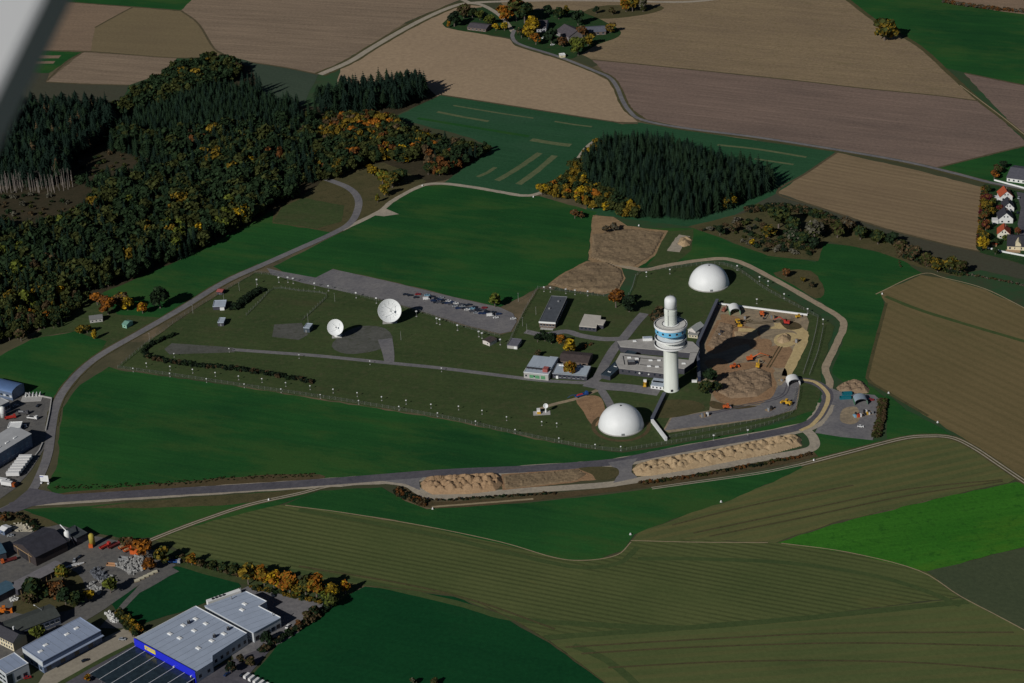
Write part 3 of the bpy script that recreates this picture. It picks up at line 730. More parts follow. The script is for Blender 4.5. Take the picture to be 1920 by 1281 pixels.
# ---- dish antennas
def dish(px, D, hub_h, bore, label, sub=True):
    c = G(*px)
    t = thing('dish_antenna', label, 'dish antenna', c, group='large white dish antennas')
    b = Vector(bore).normalized()
    q = b.to_track_quat('Z', 'Y')
    f = D*0.36
    R = D/2
    prof = [(0.02, 0.0)] + [(R*k/12, (R*k/12)**2/(4*f)) for k in range(1, 13)]
    front = MB().lathe(prof, 56, cap=False)
    prof2 = [(R*k/12, (R*k/12)**2/(4*f)-0.18) for k in range(12, 0, -1)] + [(0.02, -0.18)]
    front.lathe([(R, R*R/(4*f)), (R+0.02, R*R/(4*f)-0.18)] + prof2[1:], 56, cap=False)
    apex = Vector((0, 0, hub_h)) - b*(R*R/(4*f))*0.5
    refl = front.build('reflector', SHELL, t, True, loc=apex)
    refl.rotation_mode = 'QUATERNION'; refl.rotation_quaternion = q
    rim = MB().lathe([(R-0.05, R*R/(4*f)+0.02), (R+0.14, R*R/(4*f)+0.02), (R+0.14, R*R/(4*f)-0.25), (R-0.05, R*R/(4*f)-0.25)], 56, cap=False).build('rim', WHITE, refl)
    for k in range(4):
        a = math.pi/4 + k*math.pi/2
        MB().tube((R*0.72*math.cos(a), R*0.72*math.sin(a), (R*0.72)**2/(4*f)), (0.25*math.cos(a), 0.25*math.sin(a), f*0.92), 0.10 if D > 14 else 0.08).build('strut', WHITE, refl)
    MB().lathe([(0.1, f*0.84), (D*0.055, f*0.93), (D*0.055, f*0.97), (0.1, f*1.0)], 20).build('subreflector', WHITE, refl)
    MB().lathe([(D*0.045, 0.02), (D*0.03, f*0.24), (D*0.02, f*0.28)], 20).build('feed_horn', STEEL, refl)
    ribs = MB()
    for k in range(12):
        a = 2*math.pi*k/12
        ribs.tube((0.6*math.cos(a), 0.6*math.sin(a), -1.0), (R*0.9*math.cos(a), R*0.9*math.sin(a), (R*0.9)**2/(4*f)-0.2), 0.09)
    ribs.lathe([(D*0.1, -0.1), (D*0.1, -1.6), (D*0.06, -2.0)], 16)
    ribs.build('back_truss', STEEL, refl)
    back = apex - b*2.0
    MB().box(back.x, back.y, back.z, 2.2, 2.2, 2.4).build('hub_box', WHITE, t)
    MB().lathe([(D*0.17, 0), (D*0.17, 1.0), (D*0.10, 1.6), (D*0.085, max(2.0, back.z-0.8))], 16, cx=back.x, cy=back.y).build('pedestal', WHITE, t)
    MB().box(back.x, back.y, 0.25, D*0.62, D*0.5, 0.5).build('foundation', GREYC, t)
    MB().box(back.x+D*0.16, back.y-D*0.12, 1.4, 1.8, 1.4, 1.8).build('equipment_cabinet', WHITE, t)
dish((631, 634), 12.2, 9.0, (-0.12, -0.86, 0.50), 'smaller white dish antenna in front of its long shadow on the asphalt')
dish((732, 606), 17.8, 10.6, (0.10, -0.88, 0.46), 'largest white dish antenna with struts, standing beside the car park')
c = G(1021, 774)
t = thing('dish_terminal', 'small white dish on a mobile unit with yellow box, alone on the lawn', 'dish antenna', c)
d = MB().lathe([(0.02, 0)] + [(1.75*k/6, (1.75*k/6)**2/5.0) for k in range(1, 7)] + [(1.7, 0.5), (0.1, -0.1)], 24, cap=False).build('reflector', SHELL, t, True, loc=(1.0, 0, 5.4))
d.rotation_mode = 'QUATERNION'; d.rotation_quaternion = Vector((0, -0.86, 0.5)).to_track_quat('Z', 'Y')
MB().tube((0, 0, 0), (0, 0, 1.1), 0.06).build('feed_arm', STEEL, d)
MB().lathe([(0.55, 0), (0.4, 2.4), (0.3, 5.2)], 10, cx=1.0, cy=0.3).build('pedestal', WHITE, t)
MB().box(-4.2, 0.5, 1.5, 2.4, 3.4, 2.6).build('equipment_cabinet', WHITE, t)
MB().box(-4.0, -1.6, 0.8, 2.6, 0.9, 1.6).build('generator', mat('machine_yellow', (0.62, 0.36, 0.03), 0.5), t)
MB().box(-2.0, -0.6, 0.1, 12, 6, 0.24).build('foundation', GREYC, t)

# ---- buildings
def frame_of(A, B, C, h):
    a, b_, c_ = G(A[0], A[1], h), G(B[0], B[1], h), G(C[0], C[1], h)
    u = (b_-a); L = u.length; u.normalize()
    v = Vector((-u.y, u.x, 0))
    W = (c_-b_).dot(v)
    return Vector((a.x, a.y, 0)), math.atan2(u.y, u.x), L, W
def add_window(par, side, L, W, u, z, w, hh, material=None, name='window', trim=True):
    """side: f(ront) b(ack) l(eft) r(ight) of a local L x W box"""
    material = material or GLASS
    o = MB()
    tr = MB()
    d = 0.06
    if side == 'f':
        o.box(u, -d/2, z, w, d, hh); tr.box(u, -d, z-hh/2-0.06, w+0.3, 0.22, 0.12)
    elif side == 'b':
        o.box(u, W+d/2, z, w, d, hh); tr.box(u, W+d, z-hh/2-0.06, w+0.3, 0.22, 0.12)
    elif side == 'l':
        o.box(-d/2, u, z, d, w, hh); tr.box(-d, u, z-hh/2-0.06, 0.22, w+0.3, 0.12)
    else:
        o.box(L+d/2, u, z, d, w, hh); tr.box(L+d, u, z-hh/2-0.06, 0.22, w+0.3, 0.12)
    x = o.build(name, material, par)
    if trim and name == 'window':
        tr.build('sill', WHITE, x)
    return x
def bld(name, label, cat, A, B, C, h, wall, roof, kind='flat', rise=2.0, group=None, over=0.35, along=None, W=None, parapet=True, trim=None):
    org, rz, L, Wc = frame_of(A, B, C, h)
    W = W or Wc
    t = thing(name, label, cat, org, rz, group)
    if kind == 'flat':
        wl = MB().span(0, L, 0, W, 0, h-0.35).build('wall', wall, t)
        r = MB().span(-over*0.3, L+over*0.3, -over*0.3, W+over*0.3, h-0.35, h).build('roof', roof, t)
        if parapet:
            e = 0.22
            tm = trim or roof
            for (x0, x1, y0, y1) in ((-0.15, L+0.15, -0.15, e), (-0.15, L+0.15, W-e, W+0.15), (-0.15, e, e, W-e), (L-e, L+0.15, e, W-e)):
                MB().span(x0, x1, y0, y1, h+0.001, h+0.3).build('parapet', tm, r)
    elif kind in ('gable', 'gable_y'):
        hw = h
        mb = MB()
        if kind == 'gable':      # ridge along local x
            prof = [(0, 0), (W, 0), (W, hw), (W/2, hw+rise), (0, hw)]
            vs = [(0.0, p[0], p[1]) for p in prof] + [(L, p[0], p[1]) for p in prof]
        else:                    # ridge along local y, gable faces front
            prof = [(0, 0), (L, 0), (L, hw), (L/2, hw+rise), (0, hw)]
            vs = [(p[0], 0.0, p[1]) for p in prof] + [(p[0], W, p[1]) for p in prof]
        fs = [(0, 1, 2, 3, 4), (9, 8, 7, 6, 5), (0, 5, 6, 1), (1, 6, 7, 2), (4, 9, 5, 0)]
        fs += [(2, 7, 8, 3), (3, 8, 9, 4)]
        mb.add(vs, fs)
        mb.build('wall', wall, t)
        rm = MB()
        th = 0.22
        span_ = W if kind == 'gable' else L
        run = L if kind == 'gable' else W
        sl = rise/(span_/2)
        for sgn in (0, 1):
            pts = []
            for e0 in (-over, run+over):
                for q in (0, 1):
                    if q == 0:
                        s_ = -over if sgn == 0 else span_+over
                        z_ = hw - over*sl
                    else:
                        s_ = span_/2; z_ = hw+rise
                    pts.append((e0, s_, z_+0.03))
            vv = []
            for (e0, s_, z_) in pts:
                vv.append((e0, s_, z_) if kind == 'gable' else (s_, e0, z_))
            vv += [(x, y, z_+th) for x, y, z_ in vv]
            rm.add(vv, [(0, 1, 3, 2), (4, 6, 7, 5), (0, 4, 5, 1), (1, 5, 7, 3), (3, 7, 6, 2), (2, 6, 4, 0)])
        r = rm.build('roof', roof, t)
    elif kind == 'arch':         # barrel along local x
        n = 14
        prof = [(0, 0), (W, 0), (W, h)] + [(W/2 + W/2*math.cos(math.pi*k/n), h + rise*math.sin(math.pi*k/n)) for k in range(1, n)] + [(0, h)]
        m_ = len(prof)
        vs = [(0.0, p[0], p[1]) for p in prof] + [(L, p[0], p[1]) for p in prof]
        mb = MB(); mb.add(vs, [tuple(range(m_))[::-1], tuple(range(m_, 2*m_))] + [(i, (i+1) % m_, m_+(i+1) % m_, m_+i) for i in range(m_)])
        mb.build('wall', wall, t)
        pr = [(W/2 + (W/2+0.25)*math.cos(math.pi*k/n), h + (rise+0.15)*math.sin(math.pi*k/n)) for k in range(0, n+1)]
        vs = [(-0.3, p[0], p[1]) for p in pr] + [(L+0.3, p[0], p[1]) for p in pr]
        mb = MB(); mb.add(vs, [(i, i+1, n+2+i, n+1+i) for i in range(n)])
        r = mb.build('roof', roof, t, True)
    t['L'] = L; t['W'] = W
    return t, r, L, W
def skylight(r, x, y, z, sx=1.8, sy=1.2, rz=0.0, material=None):
    s_ = MB().box(0, 0, 0.2, sx+0.3, sy+0.3, 0.4).build('skylight', WHITE, r, loc=(x, y, z))
    MB().box(0, 0, 0.5, sx, sy, 0.25, tx=0.8, ty=0.8).build('pane', material or WHITE, s_)
    return s_

# main building: two wings round a courtyard, traced at roof height
def main_building():
    h = 5.0
    P1 = [(1155, 678), (1161, 690), (1246, 700), (1250, 687), (1283, 691), (1300, 679), (1308, 661), (1294, 661), (1291, 675), (1164, 662)]
    P2 = [(1158, 640), (1164, 650), (1294, 661), (1308, 661), (1311, 653), (1299, 641), (1228, 633)]
    c = G(1235, 680)
    t = thing('main_building', 'low beige flat-roofed main building with a dark courtyard slot, behind the tall tower', 'building', c)
    for i, P in enumerate((P1, P2)):
        w = [G(x, y, h) - Vector((c.x, c.y, 0)) for x, y in P]
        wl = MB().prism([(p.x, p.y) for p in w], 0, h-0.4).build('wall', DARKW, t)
        cx = sum(p.x for p in w)/len(w); cy = sum(p.y for p in w)/len(w)
        r = MB().prism([(cx+(p.x-cx)*1.006, cy+(p.y-cy)*1.015) for p in w], h-0.4+0.002, h).build('roof', ROOFGREY, t)
        if i == 0:
            for sx, sy in ((1180, 671), (1194, 673), (1220, 676), (1236, 676), (1217, 687), (1232, 688), (1282, 682)):
                q = G(sx, sy, h) - c
                skylight(r, q.x, q.y, h, 2.6, 1.6)
            q = G(1184, 682, h) - c
            u = MB().box(0, 0, 1.1, 5.5, 4.0, 2.2).build('roof_unit', DARKM, r, loc=(q.x, q.y, h))
            MB().box(0, 0, 2.3, 4.6, 3.2, 0.3).build('lid', STEEL, u)
            for a, b_ in (((1168, 668), (1171, 684)), ((1171, 667), (1198, 670)), ((1200, 671), (1196, 684)), ((1202, 672), (1224, 674)), ((1200, 684), (1240, 689)), ((1224, 674), (1240, 677))):
                A_, B_ = G(*a, h)-c, G(*b_, h)-c
                MB().tube((A_.x, A_.y, h+0.25), (B_.x, B_.y, h+0.25), 0.22, 6).build('roof_pipe', DARKM, r)
            for px_ in (1168, 1180, 1192, 1204, 1216, 1228, 1238):
                py_ = 690 + (px_-1161)*10/85
                q = G(px_, py_, h) - c
                o = MB().box(0, -0.05, 2.9, 1.5, 0.2, 1.2).build('window', GLASS, wl, loc=(q.x, q.y, 0))
            for px_ in (1196, 1213):
                q = G(px_, 690+(px_-1161)*10/85, h) - c
                MB().lathe([(0.75, -0.2), (0.75, 0.2), (0.5, 0.3)], 12).build('vent', WHITE, wl, loc=(q.x+1.2, q.y-0.3, 2.6)).rotation_euler = (math.pi/2, 0, 0)
        else:
            q = G(1214, 637, h) - c
            u = MB().box(0, 0, 0.9, 7, 4.0, 1.8).build('roof_unit', WHITE, r, loc=(q.x, q.y, h))
            MB().box(0, 0, 1.9, 6, 3.2, 0.2).build('lid', ROOFBLUE, u)
            q = G(1190, 640, h) - c
            skylight(r, q.x, q.y, h, 2.4, 1.6)
    return t
main_building()
# low dark wing west of it
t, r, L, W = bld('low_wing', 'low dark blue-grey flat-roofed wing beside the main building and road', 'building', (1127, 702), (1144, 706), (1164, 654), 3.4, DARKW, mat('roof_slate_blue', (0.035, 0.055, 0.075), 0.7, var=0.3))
for k in range(4):
    skylight(r, L/2, W*(0.15+0.22*k), 3.4, 2.0, 1.2, material=GLASS)
# dark-roofed long building
t, r, L, W = bld('office_building', 'long building with dark flat roof and white front edge beside the lawn fence', 'building', (1011, 603), (1041, 605), (1064, 557), 5.0, BROWNW, ROOFDARK, trim=STEEL)
MB().span(-0.3, L+0.3, -0.45, -0.16, 3.9, 5.25).build('fascia', WHITE, t)
for k in range(5):
    add_window(t, 'f', L, W, L*(0.12+0.19*k), 2.3, 1.5, 1.4)
for k in range(11):
    add_window(t, 'r', L, W, W*(0.06+0.088*k), 2.6, 2.4, 1.3)
for a, b_ in ((0.25, 0.5), (0.6, 0.8)):
    MB().box(L*a, W*b_, 5.5, 1.4, 1.4, 1.0).build('roof_unit', STEEL, r)
MB().span(L*0.1, L*0.9, -3.4, -0.5, 0.02, 0.35).build('front_step', GREYC, t)
# pale bungalow (stepped plan)
def poly_building(name, label, cat, P, h, wall, roof, group=None, edge=0.3, win=None):
    cx0 = sum(p[0] for p in P)/len(P); cy0 = sum(p[1] for p in P)/len(P)
    c = G(cx0, cy0, h); c.z = 0
    t = thing(name, label, cat, c, 0, group)
    w = [G(x, y, h) - c for x, y in P]
    q = [(p.x, p.y) for p in w]
    wl = MB().prism(q, 0, h-edge).build('wall', wall, t)
    r = MB().prism([(x*1.012, y*1.012) for x, y in q], h-edge+0.002, h).build('roof', roof, t)
    return t, wl, r, w
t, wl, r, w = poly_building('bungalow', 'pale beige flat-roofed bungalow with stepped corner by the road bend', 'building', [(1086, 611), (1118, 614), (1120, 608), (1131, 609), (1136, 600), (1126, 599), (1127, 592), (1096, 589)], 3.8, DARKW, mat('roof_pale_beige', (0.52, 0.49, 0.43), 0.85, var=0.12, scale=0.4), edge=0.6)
d = (w[1]-w[0]); ln = d.length; d.normalize()
for k in range(4):
    p = w[0] + d*ln*(0.14+0.24*k)
    o = MB().box(0, 0, 2.0, 1.6, 0.16, 1.2).build('window', GLASS, wl, loc=(p.x, p.y, 0)); o.rotation_euler = (0, 0, math.atan2(d.y, d.x))
# paired workshops by the inner road
t, r, L, W = bld('workshop', 'pale blue metal-roofed workshop with green panelled front on the inner road', 'building', (982, 698), (1028, 703), (1040, 672), 5.0, GREYC, ROOFBLUE, trim=WHITE)
for k in range(3):
    add_window(t, 'f', L, W, L*(0.32+0.23*k), 2.2, 3.4, 2.6, GREENP, 'green_panel', False)
for k in range(2):
    add_window(t, 'f', L, W, L*(0.09+0.33*k), 2.4, 1.2, 1.6)
MB().span(0.1, L-0.1, W*0.24, W*0.27, 5.0, 6.1).build('roof_upstand', DARKM, r)
MB().span(0.1, L-0.1, W*0.27, W*0.97, 5.02, 6.1).build('upper_roof', ROOFBLUE, r)
MB().box(L*0.82, W*0.2, 6.4, 3.6, 4.5, 2.6).build('red_cabin', REDP, r)
for k in range(4):
    MB().tube((L*(0.1+0.16*k), W*0.2, 5), (L*(0.1+0.16*k), W*0.2, 8.4), 0.09).build('mast', DARKM, r)
MB().span(L*0.6, L*0.95, W+0.2, W+4.0, 0, 4.2).build('annex', ROOFBLUE, t)
t, r, L, W = bld('workshop', 'pale metal-roofed workshop behind the yellow tree at the junction', 'building', (1036, 700), (1100, 705), (1108, 687), 4.2, DARKW, ROOFBLUE, trim=STEEL)
for k in range(7):
    add_window(t, 'f', L, W, L*(0.08+0.135*k), 2.2, 1.6, 1.4)
MB().box(L*0.13, -0.1, 1.2, 1.6, 0.2, 2.4).build('door', WHITE, t)
for k in range(6):
    skylight(r, L*(0.12+0.09*k if k < 3 else 0.5+0.09*(k-3)), W*0.86, 4.2, 1.9, 1.2)
t, r, L, W = bld('barrack', 'dark brown pitched-roof block tucked behind the pale workshops', 'building', (1048, 676), (1102, 681), (1109, 663), 3.6, BROWNW, ROOFBROWN, 'gable', 1.8)
for k in range(6):
    add_window(t, 'f', L, W, L*(0.1+0.16*k), 2.0, 1.4, 1.3)
# huts
HUTW = mat('hut_white', (0.62, 0.58, 0.54), 0.7)
t, r, L, W = bld('hut', 'white-fronted hut with brown roof below the car park', 'hut', (905, 638), (918, 643), (929, 635), 3.0, HUTW, ROOFBROWN, 'gable_y', 0.7)
add_window(t, 'f', L, W, L*0.7, 1.6, 0.9, 1.0)
t, r, L, W = bld('hut', 'grey garage with flat violet-grey roof below the car park', 'hut', (951, 647), (970, 649), (974, 636), 2.9, GREYC, mat('roof_violet_grey', (0.15, 0.15, 0.18), 0.8, var=0.2))
MB().box(L*0.8, -0.08, 1.2, 2.2, 0.16, 2.1).build('door', WHITE, t)
t, r, L, W = bld('hut', 'larger white-roofed equipment hut in the western corner of the station', 'hut', (399, 575), (422, 574), (421, 563), 3.2, DARKW, ROOFBLUE)
MB().box(L*0.75, -0.6, 1.2, 3.4, 1.2, 2.2).build('cabinet', WHITE, t)
t, r, L, W = bld('hut', 'smaller white-roofed equipment hut inside the curved path', 'hut', (408, 605), (419, 605), (418, 596), 3.2, DARKW, ROOFBLUE)
MB().box(L*0.5, -0.08, 1.2, 1.2, 0.16, 2.1).build('door', STEEL, t)
t, r, L, W = bld('hut', 'little red-roofed hut beside the western road', 'hut', (406, 547), (416, 548), (418, 542), 2.6, DARKW, REDP, 'gable', 0.8)
add_window(t, 'f', L, W, L*0.5, 1.5, 0.9, 0.9)
t, r, L, W = bld('hut', 'tall narrow hut with pale roof left of the smaller dish', 'hut', (569, 614.5), (580, 615.5), (583, 607), 4.0, mat('hut_slate', (0.06, 0.08, 0.10), 0.7), ROOFBLUE)
MB().box(L*0.4, -0.08, 1.2, 1.1, 0.16, 2.1).build('door', STEEL, t)
# house behind the tower
t, r, L, W = bld('pavilion', 'small grey pavilion with pale pitched roof right behind the tower cabin', 'building', (1290, 618), (1304, 622), (1311, 608), 4.0, HUTW, mat('roof_pale_sheet', (0.40, 0.42, 0.40), 0.7, var=0.15), 'gable_y', 2.2)
for k in range(2):
    add_window(t, 'f', L, W, L*(0.3+0.4*k), 2.0, 1.1, 1.3)
t, r, L, W = bld('site_cabin', 'long cream site cabin between pavilion and navy screen wall', 'cabin', (1290, 627), (1308, 629), (1310, 623), 2.8, mat('cabin_cream', (0.58, 0.52, 0.38), 0.7), mat('cabin_roof', (0.30, 0.30, 0.28), 0.8))
for k in range(3):
    add_window(t, 'f', L, W, L*(0.2+0.3*k), 1.6, 1.0, 1.0)
# white plant containers at the tower foot
for i, (A, B, C, lab) in enumerate((((1220, 722), (1243, 725), (1246, 716), 'white plant container with dark grilles at the foot of the tower'), ((1222, 715.5), (1243, 718), (1247, 711), 'white plant container wedged between tower foot and main building'))):
    t, r, L, W = bld('plant_container', lab, 'container', A, B, C, 3.0, WHITE, ROOFBLUE, parapet=False)
    for k in range(3):
        MB().box(L*(0.2+0.3*k), -0.06, 1.5, 1.1, 0.12, 1.2).build('grille', DARKM, t)

# ---- screen walls and covered ways
def wall_run(name, label, cat, px, h, w, wm, top=None, z0=0.0, post=None):
    P = [G(*p) for p in px]
    t = thing(name, label, cat, P[0])
    for i in range(len(P)-1):
        a, b_ = P[i]-P[0], P[i+1]-P[0]
        L = (b_-a).length; rz = math.atan2(b_.y-a.y, b_.x-a.x)
        n = max(1, int(L/6))
        pm = MB().box(0, 0, (h+z0)/2, L/n-0.08, w, h-z0).mesh('panel', wm)
        for k in range(n):
            q = a.lerp(b_, (k+0.5)/n)
            link('panel', pm, t, (q.x, q.y, 0), rz)
        if top:
            q = a.lerp(b_, 0.5)
            MB().box(0, 0, h+0.08, L, w+0.25, 0.16).build('coping', top, t, loc=(q.x, q.y, 0)).rotation_euler = (0, 0, rz)
    return t
wall_run('screen_wall', 'long dark navy screen wall along the west side of the building site', 'wall', [(1345, 570), (1308, 652), (1311, 716)], 4.2, 2.0, NAVY, mat('coping_grey', (0.10, 0.11, 0.14), 0.7))
wall_run('screen_wall', 'thin white wall along the north edge of the building site', 'wall', [(1348, 571), (1420, 580), (1514, 592)], 1.2, 0.8, WHITE, WHITE)
wall_run('covered_way', 'dark covered way leading from the tower foot past the near radome', 'walkway', [(1246, 742), (1223, 790)], 2.6, 2.2, NAVY, mat('coping_grey', (0.10, 0.11, 0.14), 0.7))
wall_run('covered_way', 'white covered way slanting to the southern fence by the near radome', 'walkway', [(1222.5, 792), (1249, 827)], 2.4, 1.6, mat('white_panel', (0.7, 0.71, 0.72), 0.5), WHITE)
wall_run('low_wall', 'short white end wall in the tower shadow beside the screen wall', 'wall', [(1297, 717), (1307, 717)], 1.6, 1.2, WHITE, WHITE)

# ---- arched tent shelters
def shelter(px, Wd, Ln, ht, rz, cover, side, label):
    t = thing('tent_shelter', label, 'shelter', G(*px), rz, 'arched tent shelters of the building site')
    n = 12
    pr = [(-Wd/2, 0.0), (-Wd/2, ht*0.5)] + [(-Wd/2*math.cos(math.pi*k/n), ht*0.5 + ht*0.5*math.sin(math.pi*k/n)) for k in range(1, n)] + [(Wd/2, ht*0.5), (Wd/2, 0.0)]
    mb = MB()
    m_ = len(pr)
    mb.add([(p[0], -Ln/2, p[1]) for p in pr] + [(p[0], Ln/2, p[1]) for p in pr], [(i, i+1, m_+i+1, m_+i) for i in range(1, m_-2)])
    mb.build('cover', cover, t, False)
    sd = MB()
    for s_ in (-1, 1):
        sd.box(s_*Wd/2, 0, ht*0.25, 0.12, Ln, ht*0.5)
    sd.build('side_wall', side, t)
    bk = MB()
    bk.add([(p[0]*0.985, Ln/2-0.06, p[1]*0.985) for p in pr], [tuple(range(m_))])
    bk.build('end_wall', cover, t)
    for k in range(4):
        a = MB()
        y = -Ln/2 + Ln*k/3
        for i in range(m_-1):
            a.tube((pr[i][0]*0.975, y*0.98, pr[i][1]*0.97), (pr[i+1][0]*0.975, y*0.98, pr[i+1][1]*0.97), 0.09, 5)
        a.build('arch_rib', STEEL, t)
shelter((1377, 587), 8.0, 9.5, 6.2, 0.03, WHITE, mat('tarp_green', (0.16, 0.34, 0.18), 0.6), 'white arched tent shelter against the white wall of the building site')
shelter((1487, 719), 8.6, 8.0, 5.4, 0.10, WHITE, WHITE, 'white arched tent shelter beside the eastern gate')
shelter((1613, 755), 9.0, 8.0, 5.2, 0.02, mat('tarp_blue_grey', (0.28, 0.34, 0.40), 0.5), mat('tarp_dark_green', (0.05, 0.18, 0.09), 0.6), 'grey arched tent shelter with green base in the storage yard')

# ================================================================ VEGETATION
BARK = mat('bark', (0.16, 0.13, 0.11), 0.9, var=0.3, scale=2.0)
BARKP = mat('bark_pale', (0.30, 0.26, 0.23), 0.9, var=0.3, scale=2.0)
PAL = {
    'spruce': (0.009, 0.021, 0.014), 'spruce2': (0.013, 0.028, 0.013), 'spruce3': (0.016, 0.034, 0.019),
    'green': (0.018, 0.035, 0.014), 'olive': (0.043, 0.051, 0.014), 'lime': (0.095, 0.115, 0.018),
    'yellow': (0.34, 0.225, 0.012), 'gold': (0.160, 0.108, 0.013), 'orange': (0.27, 0.100, 0.012), 'rust': (0.125, 0.052, 0.016),
    'brown': (0.078, 0.055, 0.028), 'grey': (0.10, 0.095, 0.07), 'dark': (0.012, 0.022, 0.012), 'wine': (0.085, 0.014, 0.022)}
def spruce_arrays(h, r, base, seed, layers=13, spikes=11):
    """whorls of drooping jagged branches; returns verts, tris, per-vertex shade"""
    g = np.random.default_rng(seed)
    V, F, C = [], [], []
    for i in range(layers):
        t = i/(layers-1)
        z = h*(base + (1-base)*t*0.97)
        rr = r*(1-t)**0.72*(0.72+0.5*g.random()) + 0.3
        n = max(5, int(spikes*(1-0.45*t)))
        top = z + h*0.085*(1.1-0.4*t)
        o = len(V)
        V.append((0, 0, top)); C.append(1.0)
        a0 = g.random()*6.28
        for k in range(2*n):
            a = a0 + math.pi*k/n
            if k % 2 == 0:
                q = rr*(0.60+0.7*g.random()); zz = z - 0.05*rr - 0.40*g.random()*rr
            else:
                q = rr*(0.30+0.2*g.random()); zz = z + 0.12*rr
            V.append((q*math.cos(a), q*math.sin(a), zz)); C.append(0.55+0.95*g.random())
        for k in range(2*n):
            F.append((o, o+1+k, o+1+(k+1) % (2*n)))
    return np.array(V), np.array(F), np.array(C)
def broad_arrays(h, r, base, seed, n=230, size=1.1, lobes=6, tall=1.0):
    """leaf clumps spread through several overlapping lobes"""
    g = np.random.default_rng(seed)
    cz = h*(base+1)/2
    hz = h*(1-base)/2
    L = []
    for k in range(lobes):
        a = 6.28*k/lobes + g.random()
        q = r*(0.30+0.28*g.random())
        L.append((q*math.cos(a), q*math.sin(a), cz + hz*(g.random()*1.1-0.60), r*(0.42+0.22*g.random()), hz*(0.42+0.2*g.random())))
    L.append((0, 0, cz+hz*0.35, r*0.55, hz*0.62))
    V, F, C = [], [], []
    for i in range(n):
        lb = L[g.integers(len(L))]
        d = g.normal(size=3); d /= np.linalg.norm(d)
        if d[2] < -0.5:
            d[2] *= -0.6
        k = 0.62 + 0.42*g.random()
        p = np.array((lb[0]+d[0]*lb[3]*k, lb[1]+d[1]*lb[3]*k, lb[2]+d[2]*lb[4]*k))
        nrm = d + g.normal(size=3)*0.55; nrm /= np.linalg.norm(nrm)
        u = np.cross(nrm, (0.3, 0.2, 1.0)); u /= np.linalg.norm(u)
        w = np.cross(nrm, u)
        s1, s2 = size*(0.6+0.7*g.random()), size*(0.6+0.7*g.random())
        o = len(V)
        sh = 0.62+0.75*g.random()
        for (a, b_) in ((-1, -0.4), (0.1, -1), (1, 0.3), (-0.2, 1)):
            V.append(p + u*a*s1*0.62 + w*b_*s2*0.62 + nrm*0.1*g.normal()); C.append(sh)
        F += [(o, o+1, o+2), (o, o+2, o+3)]
    return np.array(V), np.array(F), np.array(C)
def tri_mesh(name, V, F, COLR, material):
    me = bpy.data.meshes.new(name)
    me.vertices.add(len(V)); me.vertices.foreach_set('co', V.astype(np.float32).ravel())
    me.loops.add(len(F)*3); me.loops.foreach_set('vertex_index', F.astype(np.int32).ravel())
    me.polygons.add(len(F))
    me.polygons.foreach_set('loop_start', np.arange(0, len(F)*3, 3, dtype=np.int32))
    me.materials.append(material)
    at = me.color_attributes.new('tint', 'FLOAT_COLOR', 'POINT')
    cc = np.ones((len(V), 4), dtype=np.float32); cc[:, :3] = COLR
    at.data.foreach_set('color', cc.ravel())
    me.update(); me.validate()
    return me
def tint(C, key, second=None, g=RNG, amt=0.3):
    c = np.array(PAL[key])
    out = np.outer(C, c)
    if second is not None:
        m_ = g.random(len(C)//4+1).repeat(4)[:len(C)] < amt
        out[m_] = np.outer(C[m_], PAL[second])
    return np.clip(out, 0, 1)
SPR = {}
BRO = {}
for i in range(5):     # unit height 1 trees are scaled per tree
    SPR[i] = spruce_arrays(20.0, 3.9+0.3*(i % 3), (0.10, 0.16, 0.08, 0.45, 0.55)[i], 100+i)
SPR_LOW = {i: spruce_arrays(20.0, 3.9+0.3*(i % 3), (0.15, 0.22, 0.12, 0.45, 0.55)[i], 200+i, 11, 9) for i in range(5)}
for i in range(6):
    BRO[i] = broad_arrays(10.0, (4.0, 4.4, 3.4, 4.2, 2.6, 3.6)[i], (0.16, 0.12, 0.18, 0.14, 0.10, 0.22)[i], 300+i, n=420, size=1.45)
BRO_LOW = {i: broad_arrays(10.0, (4.0, 4.4, 3.4, 4.2, 2.6, 3.6)[i], 0.12, 400+i, n=230, size=1.5) for i in range(6)}
BUSH = {i: broad_arrays(3.0, 2.2, 0.02, 500+i, n=110, size=0.9, lobes=5) for i in range(3)}
CROWN_CACHE = {}
TRUNK_CACHE = {}
def trunk_mesh(kind, i):
    key = (kind, i)
    if key in TRUNK_CACHE:
        return TRUNK_CACHE[key]
    mb = MB()
    if kind == 's':
        mb.tube((0, 0, -0.3), (0, 0, 11), 0.32, 6, 0.2); mb.tube((0, 0, 11), (0, 0, 19.5), 0.2, 5, 0.03)
    else:
        g = random.Random(i)
        mb.tube((0, 0, -0.3), (0.1, 0, 3.6), 0.34, 7, 0.24)
        mb.tube((0.1, 0, 3.5), (0.2, 0.1, 7.4), 0.24, 6, 0.06)
        for k in range(5):
            a = k*1.256 + g.random(); z = 2.4+g.random()*2.2
            mb.tube((0.1, 0, z), (2.1*math.cos(a), 2.1*math.sin(a), z+2.2+g.random()), 0.13, 5, 0.04)
    TRUNK_CACHE[key] = mb.mesh('trunk', BARKP if i in (3, 4) and kind == 's' else BARK)
    return TRUNK_CACHE[key]
def crown_mesh(kind, i, key, second=None, amt=0.3):
    k = (kind, i, key, second)
    if k not in CROWN_CACHE:
        V, F, C = {'s': SPR, 'b': BRO, 'u': BUSH}[kind][i]
        CROWN_CACHE[k] = tri_mesh('crown', V, F, tint(C, key, second, amt=amt), FOL)
    return CROWN_CACHE[k]
